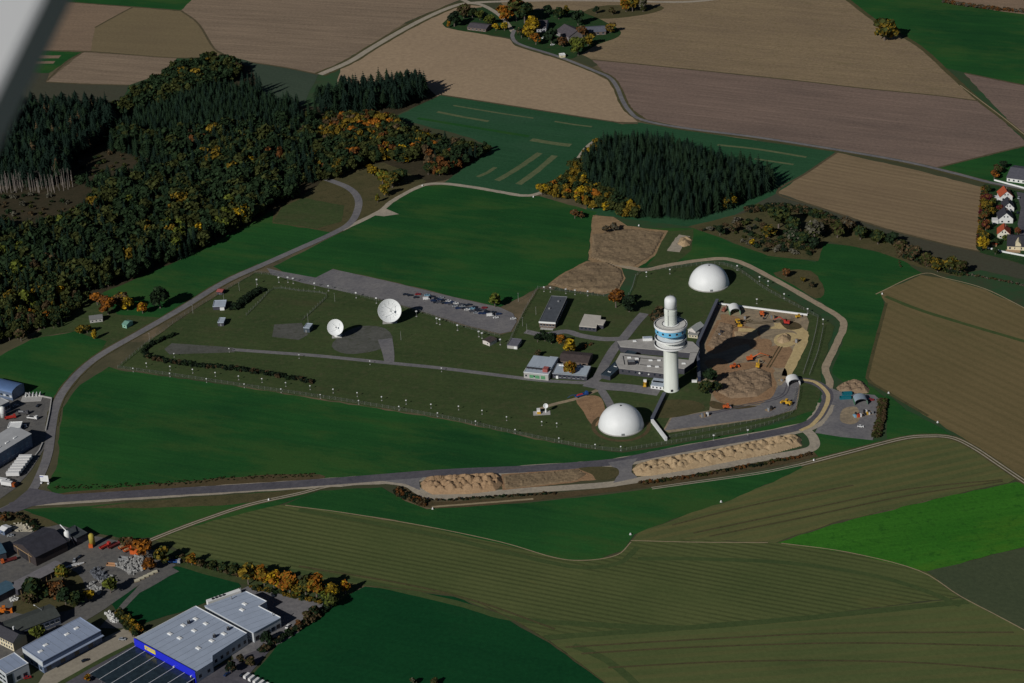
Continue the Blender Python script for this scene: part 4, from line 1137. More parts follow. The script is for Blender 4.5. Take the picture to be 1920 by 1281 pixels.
def tree(name, label, px, h, key, i=None, kind='b', second=None, group=None, wide=1.0, cat='tree', amt=0.3, loc=None):
    i = random.randrange({'s': 3, 'b': 6, 'u': 3}[kind]) if i is None else i
    h0 = {'s': 20.0, 'b': 10.0, 'u': 3.0}[kind]
    s_ = h/h0
    t = thing(name, label, cat, loc if loc is not None else G(*px), random.random()*6.28, group)
    t.scale = (s_*wide, s_*wide, s_)
    link('crown', crown_mesh(kind, i, key, second, amt), t)
    if kind != 'u':
        link('trunk', trunk_mesh(kind, i), t)
    else:
        mb = MB()
        if 'stem' not in TRUNK_CACHE:
            for k in range(4):
                a = k*1.57
                mb.tube((0, 0, -0.1), (0.7*math.cos(a), 0.7*math.sin(a), 1.7), 0.07, 5, 0.03)
            TRUNK_CACHE['stem'] = mb.mesh('stem', BARK)
        link('stem', TRUNK_CACHE['stem'], t)
    return t
def batch(name, items, label=None):
    """items: (loc, rot, sx, sz, arrays, colour rows) joined into one mass of trees"""
    Vs, Fs, Cs = [], [], []
    o = 0
    for (loc, rot, sx, sz, arr, colr) in items:
        V, F, C = arr
        c, s_ = math.cos(rot), math.sin(rot)
        P = np.empty_like(V)
        P[:, 0] = (V[:, 0]*c - V[:, 1]*s_)*sx + loc[0]
        P[:, 1] = (V[:, 0]*s_ + V[:, 1]*c)*sx + loc[1]
        P[:, 2] = V[:, 2]*sz + loc[2]
        Vs.append(P); Fs.append(F+o); Cs.append(colr); o += len(V)
    me = tri_mesh(name, np.vstack(Vs), np.vstack(Fs), np.vstack(Cs), FOL)
    ob = link(name, me)
    ob['kind'] = 'stuff'
    if label:
        ob['label'] = label; ob['category'] = 'wood'
    return ob
def scatter(poly, spacing, jitter=0.45, skip=()):
    """ground points inside a pixel polygon on a jittered grid in metres"""
    W = [G(x, y) for x, y in poly]
    pw = [(p.x, p.y) for p in W]
    x0, x1 = min(p[0] for p in pw), max(p[0] for p in pw)
    y0, y1 = min(p[1] for p in pw), max(p[1] for p in pw)
    sk = [[(G(x, y).x, G(x, y).y) for x, y in q] for q in skip]
    out = []
    y = y0; row = 0
    while y < y1:
        x = x0 + (spacing/2 if row % 2 else 0)
        while x < x1:
            px, py = x + random.uniform(-jitter, jitter)*spacing, y + random.uniform(-jitter, jitter)*spacing
            if inside(pw, px, py) and not any(inside(q, px, py) for q in sk):
                out.append((px, py))
            x += spacing
        y += spacing*0.87; row += 1
    return out
CLEAR = [[(136, 305), (215, 285), (280, 305), (250, 335), (160, 352), (130, 345)], [(-60, 355), (70, 365), (140, 380), (160, 395), (60, 415), (-60, 425)], [(470, 296), (540, 290), (548, 300), (490, 304)], [(330, 300), (395, 292), (330, 312)],
         [(770, 305), (800, 318), (790, 345), (750, 330)]]
# name, polygon, spacing, species weights, height range, label for the ones that stand out singly
WOODS = [
    ('dark spruce of the tall stand left, above the clearing', [(-60, 216), (60, 216), (200, 214), (216, 240), (205, 262), (150, 305), (136, 345), (60, 356), (-60, 345)], 4.7, 's', (16, 28), {'spruce': 5, 'spruce2': 2, 'brown': .25}),
    ('autumn-tinted broadleaf tree on the rounded wooded knoll top left', [(214, 216), (260, 178), (330, 138), (400, 120), (452, 132), (444, 152), (400, 168), (330, 196), (240, 222)], 5.6, 'b', (9, 16), {'green': 7, 'olive': 4, 'gold': .8, 'orange': .1, 'brown': .5}),
    ('slender spruce of the young dense stand behind the mixed wood', [(216, 240), (330, 198), (400, 170), (470, 175), (500, 195), (560, 205), (560, 232), (420, 252), (300, 256), (216, 258)], 4.6, 's', (13, 18), {'spruce2': 4, 'spruce3': 3, 'spruce': 2}),
    ('mixed-colour tree of the wood in the upper middle left', [(216, 262), (330, 258), (500, 240), (592, 226), (592, 345), (560, 345), (430, 300), (330, 306), (270, 335), (200, 360), (150, 352), (205, 290)], 5.6, 'm', (9, 19), {'green': 4, 'olive': 2, 'spruce2': 8, 'spruce': 7, 'gold': .25, 'rust': .08, 'brown': .12}),
    ('yellow and orange tree of the autumn wood by the green ley', [(594, 232), (700, 226), (738, 230), (760, 252), (800, 262), (800, 300), (760, 306), (690, 306), (640, 335), (594, 345)], 5.4, 'b', (9, 14), {'gold': 2.2, 'yellow': .3, 'orange': .5, 'olive': 4, 'green': 4, 'rust': 1.2, 'brown': 1}),
    ('russet tree of the wood point running out into the ley', [(762, 254), (880, 280), (918, 287), (832, 334), (800, 330), (800, 262)], 4.8, 'm', (8, 12), {'rust': 3, 'brown': 3, 'orange': .5, 'green': 3, 'spruce': 2, 'olive': 1}),
    ('dark green tree of the broad wood left of the road', [(-60, 432), (60, 440), (140, 424), (200, 372), (270, 342), (330, 312), (430, 302), (558, 345), (556, 372), (512, 392), (468, 420), (340, 488), (235, 528), (190, 546), (130, 556), (40, 596), (-60, 610)], 5.5, 'm', (9, 19), {'green': 6, 'olive': 3.2, 'spruce2': 5, 'spruce': 5, 'gold': .3, 'yellow': .08, 'brown': .12, 'lime': .25}),
    ('tree of the autumn scrub corner at the left frame above the left meadow', [(-60, 604), (40, 594), (130, 560), (176, 556), (150, 580), (120, 612), (60, 630), (-60, 664)], 6.0, 'm', (6, 12), {'green': 4, 'olive': 3, 'spruce2': 2, 'gold': .9, 'orange': .3, 'brown': .6}),
    ('tall spruce of the block of forest beside the pale field', [(592, 206), (650, 182), (720, 172), (792, 166), (800, 186), (745, 208), (640, 218), (592, 220)], 5.0, 's', (17, 27), {'spruce': 5, 'spruce2': 2}),
    ('spruce of the square wood right of the centre', [(1118, 292), (1160, 275), (1240, 278), (1330, 306), (1400, 326), (1448, 346), (1452, 354), (1380, 388), (1300, 414), (1205, 410), (1192, 392), (1100, 345), (1092, 318)], 4.3, 's', (13, 23), {'spruce': 4, 'spruce2': 4, 'spruce3': 2}),
    ('yellow tree of the autumn fringe along the square wood', [(1012, 366), (1050, 345), (1096, 296), (1126, 272), (1138, 284), (1100, 332), (1096, 345), (1192, 392), (1206, 413), (1170, 410), (1120, 394), (1060, 378)], 5.0, 'b', (7, 11), {'gold': 3.5, 'yellow': .9, 'olive': 4, 'orange': .4, 'green': 2.5}),
]
def clump(x, y):
    return 0.5 + 0.25*math.sin(x*0.045+1.3*math.sin(y*0.021)) + 0.25*math.sin(y*0.038+1.7*math.sin(x*0.019)+0.8)
AUT = ('gold', 'yellow', 'orange', 'rust', 'brown', 'lime')
CANDS = []
for wi, (lab, poly, sp, kind, hr, wts) in enumerate(WOODS):
    keys = list(wts); ws = [wts[k] for k in keys]
    for (x, y) in scatter(poly, sp, skip=CLEAR):
        cl = clump(x, y)
        ww = [w_*(2.6 if cl > 0.68 else (0.9 if cl > 0.5 else 0.22)) if k_ in AUT and kind != 's' else w_*(1.0 if not k_.startswith('spruce') else (1.5 if cl < 0.45 else 0.6)) for k_, w_ in zip(keys, ws)]
        key = random.choices(keys, ww)[0]
        k = 's' if (kind == 's' or key.startswith('spruce')) else 'b'
        CANDS.append((y, wi, x, k, key, random.uniform(*hr)*(1.12 if k == 's' and kind == 'm' else 1.0), random.random()))
CANDS.sort()
NS, NB = 300, 215
cnt = {'s': 0, 'b': 0}
edge_s = [G(*p) for p in ((-60, 345), (60, 356), (136, 345))]
rest = {}
KINDN = {'s': 'spruce_tree', 'b': 'deciduous_tree'}
for (y, wi, x, k, key, h, rr) in CANDS:
    lab = WOODS[wi][0]
    bare = k == 's' and (wi in (8,) or (wi == 0)) and rr < 0.55
    i = random.choice((3, 4)) if bare else random.randrange(3)
    if k == 'b':
        i = random.randrange(6)
    if cnt[k] < (NS if k == 's' else NB):
        cnt[k] += 1
        lb = lab if WOODS[wi][3] != 'm' else ('dark conifer of ' if k == 's' else 'leafy tree of ') + lab.split('tree of ')[1]
        tree(KINDN[k], lb, None, h, key, i, k, group=lb, loc=(x, y, 0), wide=random.uniform(0.85, 1.12), second='olive' if k == 'b' and key in ('gold', 'orange', 'green') else None)
    else:
        arr = (SPR_LOW if k == 's' else BRO_LOW)[i]
        s_ = h/(20.0 if k == 's' else 10.0)
        s_ *= random.uniform(0.78, 1.08) if k == 's' else 1.0
        rest.setdefault(wi, []).append(((x, y, 0), rr*6.28, s_*(random.uniform(1.0, 1.45) if k == 's' else random.uniform(0.85, 1.4)), s_, arr, tint(arr[2], key)))
WNAME = ['spruce_forest', 'broadleaf_wood', 'spruce_forest', 'mixed_wood', 'autumn_wood', 'russet_wood', 'mixed_wood', 'scrub_wood', 'spruce_forest', 'spruce_forest', 'autumn_wood']
for wi, it in rest.items():
    batch(WNAME[wi], it, 'mass of ' + WOODS[wi][0].replace('tree of', 'trees of').replace('spruce of', 'spruces of').replace('tree on', 'trees on'))
# bare trunks at the clearing's edge
mb = MB()
for k in range(70):
    px = random.uniform(-10, 138); py = 352 + random.uniform(-6, 12) - max(0, (px-90))*0.1
    p = G(px, py)
    hh = random.uniform(11, 19)
    tr = MB().tube((0, 0, -0.2), (random.uniform(-.5, .5), random.uniform(-.5, .5), hh), 0.24, 5, 0.1)
    for q in range(4):
        a = random.random()*6.28; z = hh*random.uniform(0.5, 0.9)
        tr.tube((0, 0, z), (1.2*math.cos(a), 1.2*math.sin(a), z+0.2), 0.06, 4, 0.02)
    t = thing('dead_tree', 'bare pale trunk standing at the edge of the cleared patch', 'tree', p, group='bare trunks at the clearing')
    tr.build('trunk', BARKP, t)

# ---- singled-out trees: (px, py, height, colour, second colour, shape or None, label)
SINGLE = [
    (1068, 664, 10, 'yellow', 'gold', 0, 'round yellow tree between the road and the brown-roofed block'),
    (1069, 706, 10.5, 'gold', 'orange', 2, 'golden tree in front of the pale workshops'),
    (1051, 646, 7, 'orange', 'gold', 2, 'small orange tree at the car park end of the station road'),
    (1060, 650, 5, 'olive', 'brown', 5, 'thin olive sapling beside the small orange tree'),
    (1155, 577, 13, 'rust', 'orange', 3, 'large rusty brown tree below the dry heath plots'),
    (928, 576, 9.5, 'lime', 'olive', 0, 'round olive green tree beside the car park row'),
    (1008, 668, 4, 'brown', 'green', 1, 'brown shrub behind the green-fronted workshop'),
    (1180, 585, 12, 'dark', 'green', 2, 'dark tree behind the main building west of the tower'),
    (1236, 614, 13, 'brown', 'dark', 1, 'brownish tree just left of the tower cabin'),
    (1022, 640, 7, 'dark', 'green', 1, 'dark tree left of the small orange tree'),
    (1008, 642, 6, 'dark', 'green', 3, 'dark bush tree by the station gate, near the hut'),
    (1034, 645, 8, 'green', 'dark', 2, 'dark green tree in front of the long dark-roofed building'),
    (1330, 722, 11, 'green', 'dark', 3, 'dark green tree at the western end of the soil heap'),
    (1322, 738, 9, 'olive', 'green', 1, 'olive tree at the foot of the soil heap, near the tower shadow'),
    (1344, 736, 7, 'dark', 'olive', 0, 'dark low tree on the soil heap edge'),
    (301, 578, 16, 'green', 'dark', 2, 'solitary dark tree beside the western road'),
    (240, 582, 10, 'gold', 'yellow', 2, 'golden tree right of the rusty tree by the green hut'),
    (268, 588, 8, 'orange', 'yellow', 2, 'small orange tree by the road bend near the green hut'),
    (203, 590, 13, 'rust', 'orange', 0, 'rusty orange tree above the grey hut left of the road'),
    (183, 572, 9, 'orange', 'rust', 3, 'orange tree at the wood corner by the grey hut'),
    (225, 575, 10, 'brown', 'gold', 1, 'brown-gold tree behind the rusty tree'),
    (178, 636, 7, 'yellow', 'gold', 4, 'yellow bushy tree at the tip of the left meadow'),
    (150, 626, 6, 'gold', 'olive', 1, 'golden hedge tree left of the yellow bushy tree'),
    (164, 625, 6, 'olive', 'gold', 3, 'olive hedge tree along the left meadow'),
    (112, 562, 11, 'yellow', 'orange', 0, 'bright yellow tree at the wood edge far left'),
    (72, 568, 12, 'gold', 'yellow', 1, 'golden tree at the wood edge far left'),
    (20, 575, 11, 'orange', 'gold', 2, 'orange tree at the wood edge close to the left frame'),
    (112, 520, 12, 'orange', 'rust', 4, 'red-orange tree glowing inside the dark wood'),
    (40, 640, 9, 'brown', 'olive', 3, 'brown tree at the corner of the left meadow'),
    (416, 438, 13, 'lime', 'olive', 0, 'pale olive tree standing out of the wood above the left meadow'),
    (484, 398, 9, 'olive', 'green', 3, 'round olive tree at the wood edge above the fenced plot'),
    (512, 380, 13, 'lime', 'olive', 1, 'lime tree at the wood corner near the road loop'),
    (540, 372, 9, 'olive', 'lime', 0, 'olive tree at the wood corner behind the lime tree'),
    (700, 330, 9, 'gold', 'yellow', 1, 'golden tree at the top of the row by the road loop'),
    (718, 345, 11, 'lime', 'gold', 0, 'tall lime-gold tree in the row by the road loop'),
    (736, 352, 12, 'olive', 'gold', 3, 'olive gold tree in the row by the road loop'),
    (722, 368, 10, 'gold', 'lime', 2, 'gold tree low in the row by the road loop'),
    (708, 380, 7, 'lime', 'gold', 4, 'small lime bush tree at the foot of the row by the road loop'),
    (748, 345, 12, 'green', 'olive', 1, 'green tree at the shaded side of the row by the road loop'),
    (824, 330, 6, 'gold', 'olive', 0, 'small gold tree at the foot of the russet wood point'),
    (803, 328, 8, 'green', 'olive', 0, 'green tree at the foot of the russet wood point'),
    (640, 322, 9, 'lime', 'olive', 1, 'lime tree at the end of the looping road'),
    (612, 322, 8, 'rust', 'brown', 3, 'rust tree beside the end of the looping road'),
    (1372, 388, 10, 'gold', 'yellow', 2, 'golden tree at the right corner of the square wood'),
    (1358, 392, 7, 'gold', 'olive', 1, 'lower golden tree at the right corner of the square wood'),
    (1016, 366, 9, 'yellow', 'gold', 0, 'yellow tree at the very tip of the square wood fringe'),
    (1078, 410, 7, 'rust', 'brown', 3, 'rusty thicket on the meadow left of the heath plots'),
    (1090, 410, 5, 'brown', 'rust', 1, 'brown thicket beside the rusty thicket on the meadow'),
    (1135, 438, 6, 'grey', 'brown', 3, 'grey leafless thicket on the upper heath plot'),
    (1152, 434, 6, 'grey', 'brown', 1, 'grey brown thicket on the upper heath plot, right side'),
    # scrub belt on the right
    (1350, 442, 6, 'green', 'dark', 3, 'green bush tree at the left end of the scrub belt'),
    (1375, 436, 5, 'brown', 'green', 1, 'brown bush next to the scrub belt left end'),
    (1440, 446, 8, 'olive', 'gold', 1, 'olive tree in the front of the scrub belt'),
    (1460, 428, 13, 'olive', 'green', 0, 'tallest tree of the scrub belt beyond the radome'),
    (1486, 436, 9, 'green', 'olive', 3, 'green tree right of the tallest scrub belt tree'),
    (1488, 458, 9, 'green', 'grey', 1, 'bushy grey-green tree on the meadow side of the scrub belt'),
    (1506, 462, 8, 'green', 'olive', 0, 'green tree beside the bushy grey-green tree'),
    (1527, 448, 11, 'grey', 'olive', 2, 'pale grey leafless tree of the scrub belt'),
    (1526, 468, 7, 'dark', 'green', 3, 'dark bush under the pale grey leafless tree'),
    (1546, 436, 7, 'brown', 'olive', 1, 'brown tree behind the pale grey leafless tree'),
    (1570, 446, 9, 'olive', 'brown', 3, 'olive tree in the middle of the scrub belt'),
    (1590, 434, 8, 'brown', 'grey', 1, 'brown tree in the middle of the scrub belt'),
    (1613, 450, 8, 'green', 'olive', 0, 'green tree right of the scrub belt middle'),
    (1646, 458, 8, 'olive', 'green', 3, 'olive tree in the right half of the scrub belt'),
    (1670, 458, 7, 'green', 'dark', 1, 'green tree beside the grey field in the right half of the belt'),
    (1688, 478, 8, 'brown', 'olive', 3, 'brown olive tree near the belt bend'),
    (1712, 490, 9, 'brown', 'green', 0, 'brown green tree after the belt bend'),
    (1738, 500, 8, 'olive', 'brown', 3, 'olive brown tree near the right end of the belt'),
    (1758, 510, 8, 'olive', 'gold', 1, 'rounded olive gold bush near the right end of the belt'),
    (1782, 512, 9, 'olive', 'gold', 0, 'large rounded olive bush closing the belt'),
    (1800, 516, 8, 'olive', 'brown', 3, 'last rounded bush of the scrub belt on the right'),
    (1410, 462, 4, 'yellow', 'gold', 0, 'small bright yellow bush in front of the scrub belt'),
    (1474, 520, 5, 'rust', 'brown', 3, 'rust bush in the meadow above the perimeter track'),
    (1505, 530, 4, 'gold', 'olive', 0, 'small gold bush in the meadow above the perimeter track'),
    (1522, 540, 4, 'dark', 'brown', 1, 'dark bush beside the small gold bush'),
    # far farm
    (842, 52, 7, 'gold', 'orange', 4, 'small golden tree at the far left tip of the farm'),
    (852, 50, 12, 'dark', 'green', 2, 'dark tree at the left end of the farm garden'),
    (870, 34, 12, 'brown', 'olive', 1, 'brown tree behind the farm bungalow'),
    (886, 36, 9, 'green', 'olive', 3, 'green tree behind the farm bungalow roof'),
    (900, 38, 8, 'olive', 'lime', 0, 'olive tree to the right behind the farm bungalow'),
    (918, 46, 8, 'lime', 'olive', 1, 'lime tree right of the farm bungalow'),
    (930, 58, 6, 'yellow', 'gold', 3, 'yellow bush tree in the farm garden'),
    (946, 58, 7, 'yellow', 'lime', 0, 'yellow green bush tree beside the farm drive'),
    (950, 42, 14, 'orange', 'gold', 1, 'big orange tree at the farm drive'),
    (968, 40, 19, 'olive', 'rust', 0, 'tallest broad tree of the farm, brownish'),
    (984, 44, 16, 'green', 'olive', 3, 'tall green tree beside the tallest farm tree'),
    (978, 72, 9, 'green', 'brown', 2, 'green tree inside the bend of the farm drive'),
    (992, 74, 12, 'gold', 'yellow', 1, 'gold tree in front of the farmhouse'),
    (998, 62, 14, 'yellow', 'gold', 2, 'tall yellow tree before the farmhouse'),
    (1005, 84, 9, 'orange', 'green', 3, 'orange green tree at the farm roadside'),
    (1034, 84, 12, 'green', 'dark', 0, 'green tree in front of the big barn'),
    (1056, 88, 8, 'brown', 'rust', 1, 'brown tree at the barn corner'),
    (1084, 104, 14, 'lime', 'olive', 0, 'round lime green tree at the right corner of the farm'),
    (1103, 86, 9, 'gold', 'olive', 1, 'gold olive tree behind the round lime tree'),
    (1092, 72, 10, 'rust', 'brown', 3, 'rust tree between barn and lime tree'),
    (1048, 36, 10, 'green', 'olive', 2, 'green tree above the barn roof'),
    (1062, 30, 9, 'olive', 'gold', 4, 'slim olive tree above the barn'),
    (1084, 48, 12, 'green', 'dark', 0, 'dark green tree behind the barn ridge'),
    (1144, 62, 8, 'gold', 'brown', 1, 'gold brown tree at the right end of the long farm shed'),
    (1028, 28, 8, 'dark', 'green', 3, 'dark tree behind the farm, against the stubble'),
    (1118, 26, 6, 'dark', 'green', 3, 'dark bush left of the farm pond'),
    (1148, 28, 6, 'brown', 'olive', 1, 'brown bush beside the farm pond'),
    (1174, 22, 13, 'gold', 'orange', 2, 'golden tree left of the two by the top road'),
    (1186, 22, 12, 'gold', 'olive', 0, 'gold olive tree right of the two by the top road'),
    (1206, 22, 13, 'grey', 'olive', 4, 'grey green poplar by the top road'),
    (1658, 76, 17, 'olive', 'gold', 3, 'isolated olive gold tree beside the upper right meadow'),
    (1672, 74, 12, 'gold', 'olive', 1, 'second tree of the isolated clump beside the upper right meadow'),
    # works yard bottom left
    (8, 980, 5, 'rust', 'brown', 0, 'small rust tree near the left frame above the works yard'),
    (236, 1024, 6, 'olive', 'brown', 1, 'olive tree behind the red trucks'),
    (247, 1028, 7, 'rust', 'brown', 3, 'rust tree behind the orange containers'),
    (268, 1046, 11, 'orange', 'rust', 0, 'tall orange tree beside the orange container'),
    (281, 1070, 8, 'rust', 'orange', 2, 'rust orange tree at the end of the rubble heap'),
    (305, 1058, 10, 'olive', 'gold', 0, 'round olive gold tree at the corner of the works yard'),
    (208, 1112, 9, 'lime', 'olive', 0, 'lime tree standing alone in the works yard'),
    (168, 1126, 6, 'yellow', 'gold', 0, 'small yellow tree beside the works lane'),
    (143, 1136, 9, 'green', 'olive', 1, 'green tree left of the small yellow tree'),
    (70, 1128, 14, 'green', 'olive', 3, 'tall green tree in front of the long grey shed'),
    (94, 1120, 10, 'rust', 'brown', 1, 'rust tree between the green trees of the works garden'),
    (108, 1124, 11, 'brown', 'rust', 2, 'brown tree in the works garden'),
    (118, 1086, 8, 'lime', 'gold', 0, 'yellow green tree at the end of the long grey shed'),
    (124, 1134, 9, 'green', 'dark', 0, 'dark green tree at the right of the works garden'),
    (56, 1132, 8, 'brown', 'olive', 1, 'brown tree at the left of the works garden'),
    (72, 1200, 8, 'lime', 'olive', 0, 'lime tree before the dark hipped hall'),
    (250, 1176, 5, 'gold', 'yellow', 1, 'gold bush left of the blue store'),
    (240, 1168, 5, 'olive', 'gold', 0, 'olive bush above the gold bush by the store'),
    (262, 1186, 5, 'gold', 'orange', 3, 'gold bush touching the store corner'),
    (226, 1158, 4, 'olive', 'dark', 1, 'dark olive bush on the slope by the store'),
    (165, 1278, 4, 'orange', 'gold', 0, 'small orange tree in the store car park'),
    # autumn row above the loading yard
    (360, 1060, 7, 'gold', 'orange', 2, 'gold tree at the left end of the hedge above the meadow'),
    (378, 1064, 5, 'olive', 'brown', 1, 'olive hedge bush next to the left end'),
    (400, 1070, 6, 'olive', 'green', 3, 'olive hedge tree, second along the hedge'),
    (420, 1074, 6, 'green', 'olive', 0, 'green hedge tree, third along the hedge'),
    (440, 1078, 6, 'olive', 'green', 1, 'grey olive hedge tree before the tall autumn row'),
    (466, 1096, 12, 'gold', 'olive', 0, 'first tall gold tree of the autumn row behind the halls'),
    (496, 1098, 11, 'gold', 'orange', 1, 'second tall tree of the autumn row, gold'),
    (514, 1102, 10, 'yellow', 'orange', 2, 'third tree of the autumn row, yellow'),
    (530, 1108, 6, 'rust', 'orange', 3, 'low rust bush in the autumn row'),
    (544, 1112, 12, 'orange', 'gold', 0, 'orange tree in the middle of the autumn row'),
    (560, 1114, 7, 'gold', 'lime', 1, 'low gold bush in the autumn row'),
    (574, 1118, 11, 'olive', 'gold', 3, 'olive gold tree of the autumn row'),
    (594, 1120, 13, 'orange', 'gold', 2, 'tall orange tree of the autumn row right half'),
    (606, 1122, 7, 'lime', 'green', 1, 'low lime bush in the autumn row'),
    (624, 1124, 10, 'gold', 'yellow', 2, 'gold tree second from the right end of the autumn row'),
    (648, 1114, 9, 'orange', 'yellow', 4, 'slim orange yellow tree ending the autumn row'),
    (622, 1140, 8, 'olive', 'lime', 0, 'olive tree at the corner of the loading yard'),
    (590, 1154, 6, 'green', 'brown', 1, 'green bush along the loading yard edge'),
    (576, 1162, 5, 'brown', 'olive', 3, 'brown bush along the loading yard edge'),
    (560, 1176, 4, 'rust', 'brown', 0, 'rust bush along the loading yard edge'),
    (500, 1206, 7, 'dark', 'green', 2, 'dark tree beside the wall of the back hall'),
    (434, 1262, 7, 'dark', 'brown', 2, 'dark leafless tree by the dark blue car'),
    (470, 1250, 5, 'brown', 'olive', 1, 'brown bush by the white vans'),
    (452, 1244, 5, 'brown', 'dark', 3, 'brown dark bush near the halls'),
    (775, 1284, 4, 'olive', 'grey', 3, 'olive bush at the bottom edge in the dark meadow'),
    (815, 1286, 4, 'olive', 'brown', 1, 'second bush at the bottom edge in the dark meadow'),
    # house gardens right
    (1843, 470, 8, 'yellow', 'gold', 2, 'yellow tree at the near end of the garden hedge'),
    (1846, 452, 6, 'olive', 'gold', 1, 'olive tree second along the garden hedge'),
    (1848, 432, 6, 'rust', 'wine', 0, 'wine red tree of the garden hedge'),
    (1846, 414, 6, 'olive', 'rust', 3, 'olive rust tree in the middle of the garden hedge'),
    (1850, 396, 7, 'gold', 'olive', 1, 'gold olive tree of the garden hedge'),
    (1852, 378, 6, 'wine', 'rust', 0, 'dark red tree of the garden hedge'),
    (1852, 362, 6, 'olive', 'green', 2, 'green olive tree at the far end of the garden hedge'),
    (1862, 384, 5, 'olive', 'lime', 0, 'olive bush beside the first red-roofed house'),
    (1874, 397, 4, 'wine', 'rust', 0, 'round wine red bush between the houses'),
    (1860, 404, 5, 'gold', 'olive', 1, 'gold bush left of the dark-roofed houses'),
    (1864, 336, 7, 'rust', 'orange', 3, 'rust tree left of the grey-roofed house'),
    (1872, 326, 7, 'olive', 'brown', 1, 'olive tree left of the grey-roofed house'),
    (1880, 316, 6, 'dark', 'green', 0, 'dark tree at the grey-roofed house gable'),
    (1868, 460, 4, 'green', 'olive', 1, 'green bush in the nearest garden'),
    (1884, 452, 3.5, 'lime', 'green', 0, 'lime bush at the wall of the nearer red-roofed house'),
    (1908, 440, 4, 'rust', 'wine', 0, 'rust bush beside the cream house'),
    (1866, 478, 4, 'green', 'olive', 3, 'green shrub outside the white garden wall'),
]
for (px, py, h, k1, k2, i, lab) in SINGLE:
    f_ = 1.5 if (px > 1340 and 390 < py < 525) else (1.35 if py < 110 else 1.18)
    tree('deciduous_tree', lab, (px, py), h*f_, k1, i, 'b', k2, wide=random.uniform(1.1, 1.35) if i != 4 else 1.0, amt=0.35)
# tall spruces casting long shadows beside the knoll
for k, (px, py) in enumerate(((458, 178), (468, 180), (476, 176), (484, 178), (490, 184))):
    tree('spruce_tree', 'tall dark spruce in the short row throwing long shadows right of the knoll', (px, py), 24, 'spruce', k % 3, 's', group='row of shadow-casting spruces')
# small bushes on the clearings and the scrub ground
def bushes(poly, spacing, keys, hr, name, label, group):
    for (x, y) in scatter(poly, spacing):
        tree(name, label, None, random.uniform(*hr), random.choice(keys), None, 'u', None, group, random.uniform(0.9, 1.4), 'bush', loc=(x, y, 0))
for q in CLEAR[:2]:
    bushes(q, 11, ['brown', 'olive', 'green', 'grey'], (1.5, 4), 'bush', 'low bush on the cleared patch in the left wood', 'bushes on the clearing')
bushes([(1300, 430), (1400, 408), (1440, 420), (1540, 440), (1530, 482), (1520, 488), (1440, 474), (1340, 440)], 8, ['brown', 'olive', 'green', 'dark', 'grey'], (1.6, 4.2), 'bush', 'low brown bush on the rough ground before the scrub belt', 'bushes before the scrub belt')
# hedges of the station: one thing each
def hedge(px, w, h, keys, label, n_per=0.9, seed=1):
    g = np.random.default_rng(seed)
    P = [G(p.x, p.y) for p in smooth_path(px, 8)]
    t = thing('hedge', label, 'hedge', P[0])
    Vs, Fs, Cs, o = [], [], [], 0
    st = MB()
    for i in range(len(P)-1):
        a, b_ = P[i], P[i+1]
        n = max(1, int((b_-a).length*n_per*w/2.0))
        d = (b_-a).normalized(); nr = Vector((-d.y, d.x, 0))
        for k in range(n):
            c = a.lerp(b_, g.random()) + nr*(g.random()-0.5)*w*0.75 - P[0]
            arr = BUSH[int(g.integers(3))]
            s_ = h/3.0*(0.7+0.5*g.random())
            r_ = g.random()*6.28
            V = arr[0]
            Q = np.empty_like(V)
            Q[:, 0] = (V[:, 0]*math.cos(r_)-V[:, 1]*math.sin(r_))*s_*0.9 + c.x
            Q[:, 1] = (V[:, 0]*math.sin(r_)+V[:, 1]*math.cos(r_))*s_*0.9 + c.y
            Q[:, 2] = V[:, 2]*s_
            Vs.append(Q); Fs.append(arr[1]+o); Cs.append(tint(arr[2], keys[int(g.integers(len(keys)))])); o += len(V)
            if k == 0:
                st.tube((c.x, c.y, -0.1), (c.x, c.y, h*0.6), 0.08, 5)
    link('foliage', tri_mesh('foliage', np.vstack(Vs), np.vstack(Fs), np.vstack(Cs), FOL), t)
    st.build('stem', BARK, t)
hedge([(270, 668), (330, 682), (440, 694), (530, 708), (588, 718)], 5.5, 2.7, ['dark', 'dark', 'green', 'brown', 'dark'], 'long dark hedge on the bank along the southern fence of the station', 0.42, 1)
hedge([(268, 666), (276, 652), (300, 640), (330, 628)], 3.5, 2.5, ['dark', 'dark', 'green'], 'dark hedge curving round the western tip of the station', 0.9, 2)
hedge([(438, 582), (458, 566), (480, 550), (492, 546)], 6, 3.5, ['dark', 'dark', 'green'], 'dark short hedge slanting below the western station road', 1.0, 3)
hedge([(742, 920), (768, 936), (800, 946)], 8, 2.4, ['brown', 'rust', 'dark'], 'brown thicket on the bank below the short spoil heap', 0.8, 4)
hedge([(800, 938), (860, 938), (940, 932), (1040, 926)], 3.0, 1.6, ['dark', 'brown', 'green'], 'thin scrub line below the loop road', 0.5, 5)
hedge([(1200, 908), (1300, 894), (1420, 873), (1520, 853)], 4.0, 1.8, ['brown', 'rust', 'dark', 'olive'], 'brown scrub bank below the long spoil heap', 0.7, 6)
hedge([(1654, 752), (1652, 784), (1642, 822)], 6, 2.6, ['brown', 'olive', 'brown'], 'brown hedge bank along the right side of the storage yard', 1.0, 7)
hedge([(620, 1126), (606, 1150), (570, 1172), (528, 1200), (486, 1226)], 4.0, 3.0, ['dark', 'green', 'brown'], 'dark hedge between the loading yard and the dark meadow', 0.8, 8)
hedge([(330, 1048), (380, 1062), (450, 1082)], 3.0, 3.0, ['green', 'olive', 'brown'], 'green hedge under the autumn row left end', 0.8, 9)
hedge([(470, 1104), (540, 1118), (616, 1134)], 3.0, 2.6, ['olive', 'green', 'gold'], 'low hedge along the loading yard under the autumn row', 0.8, 10)
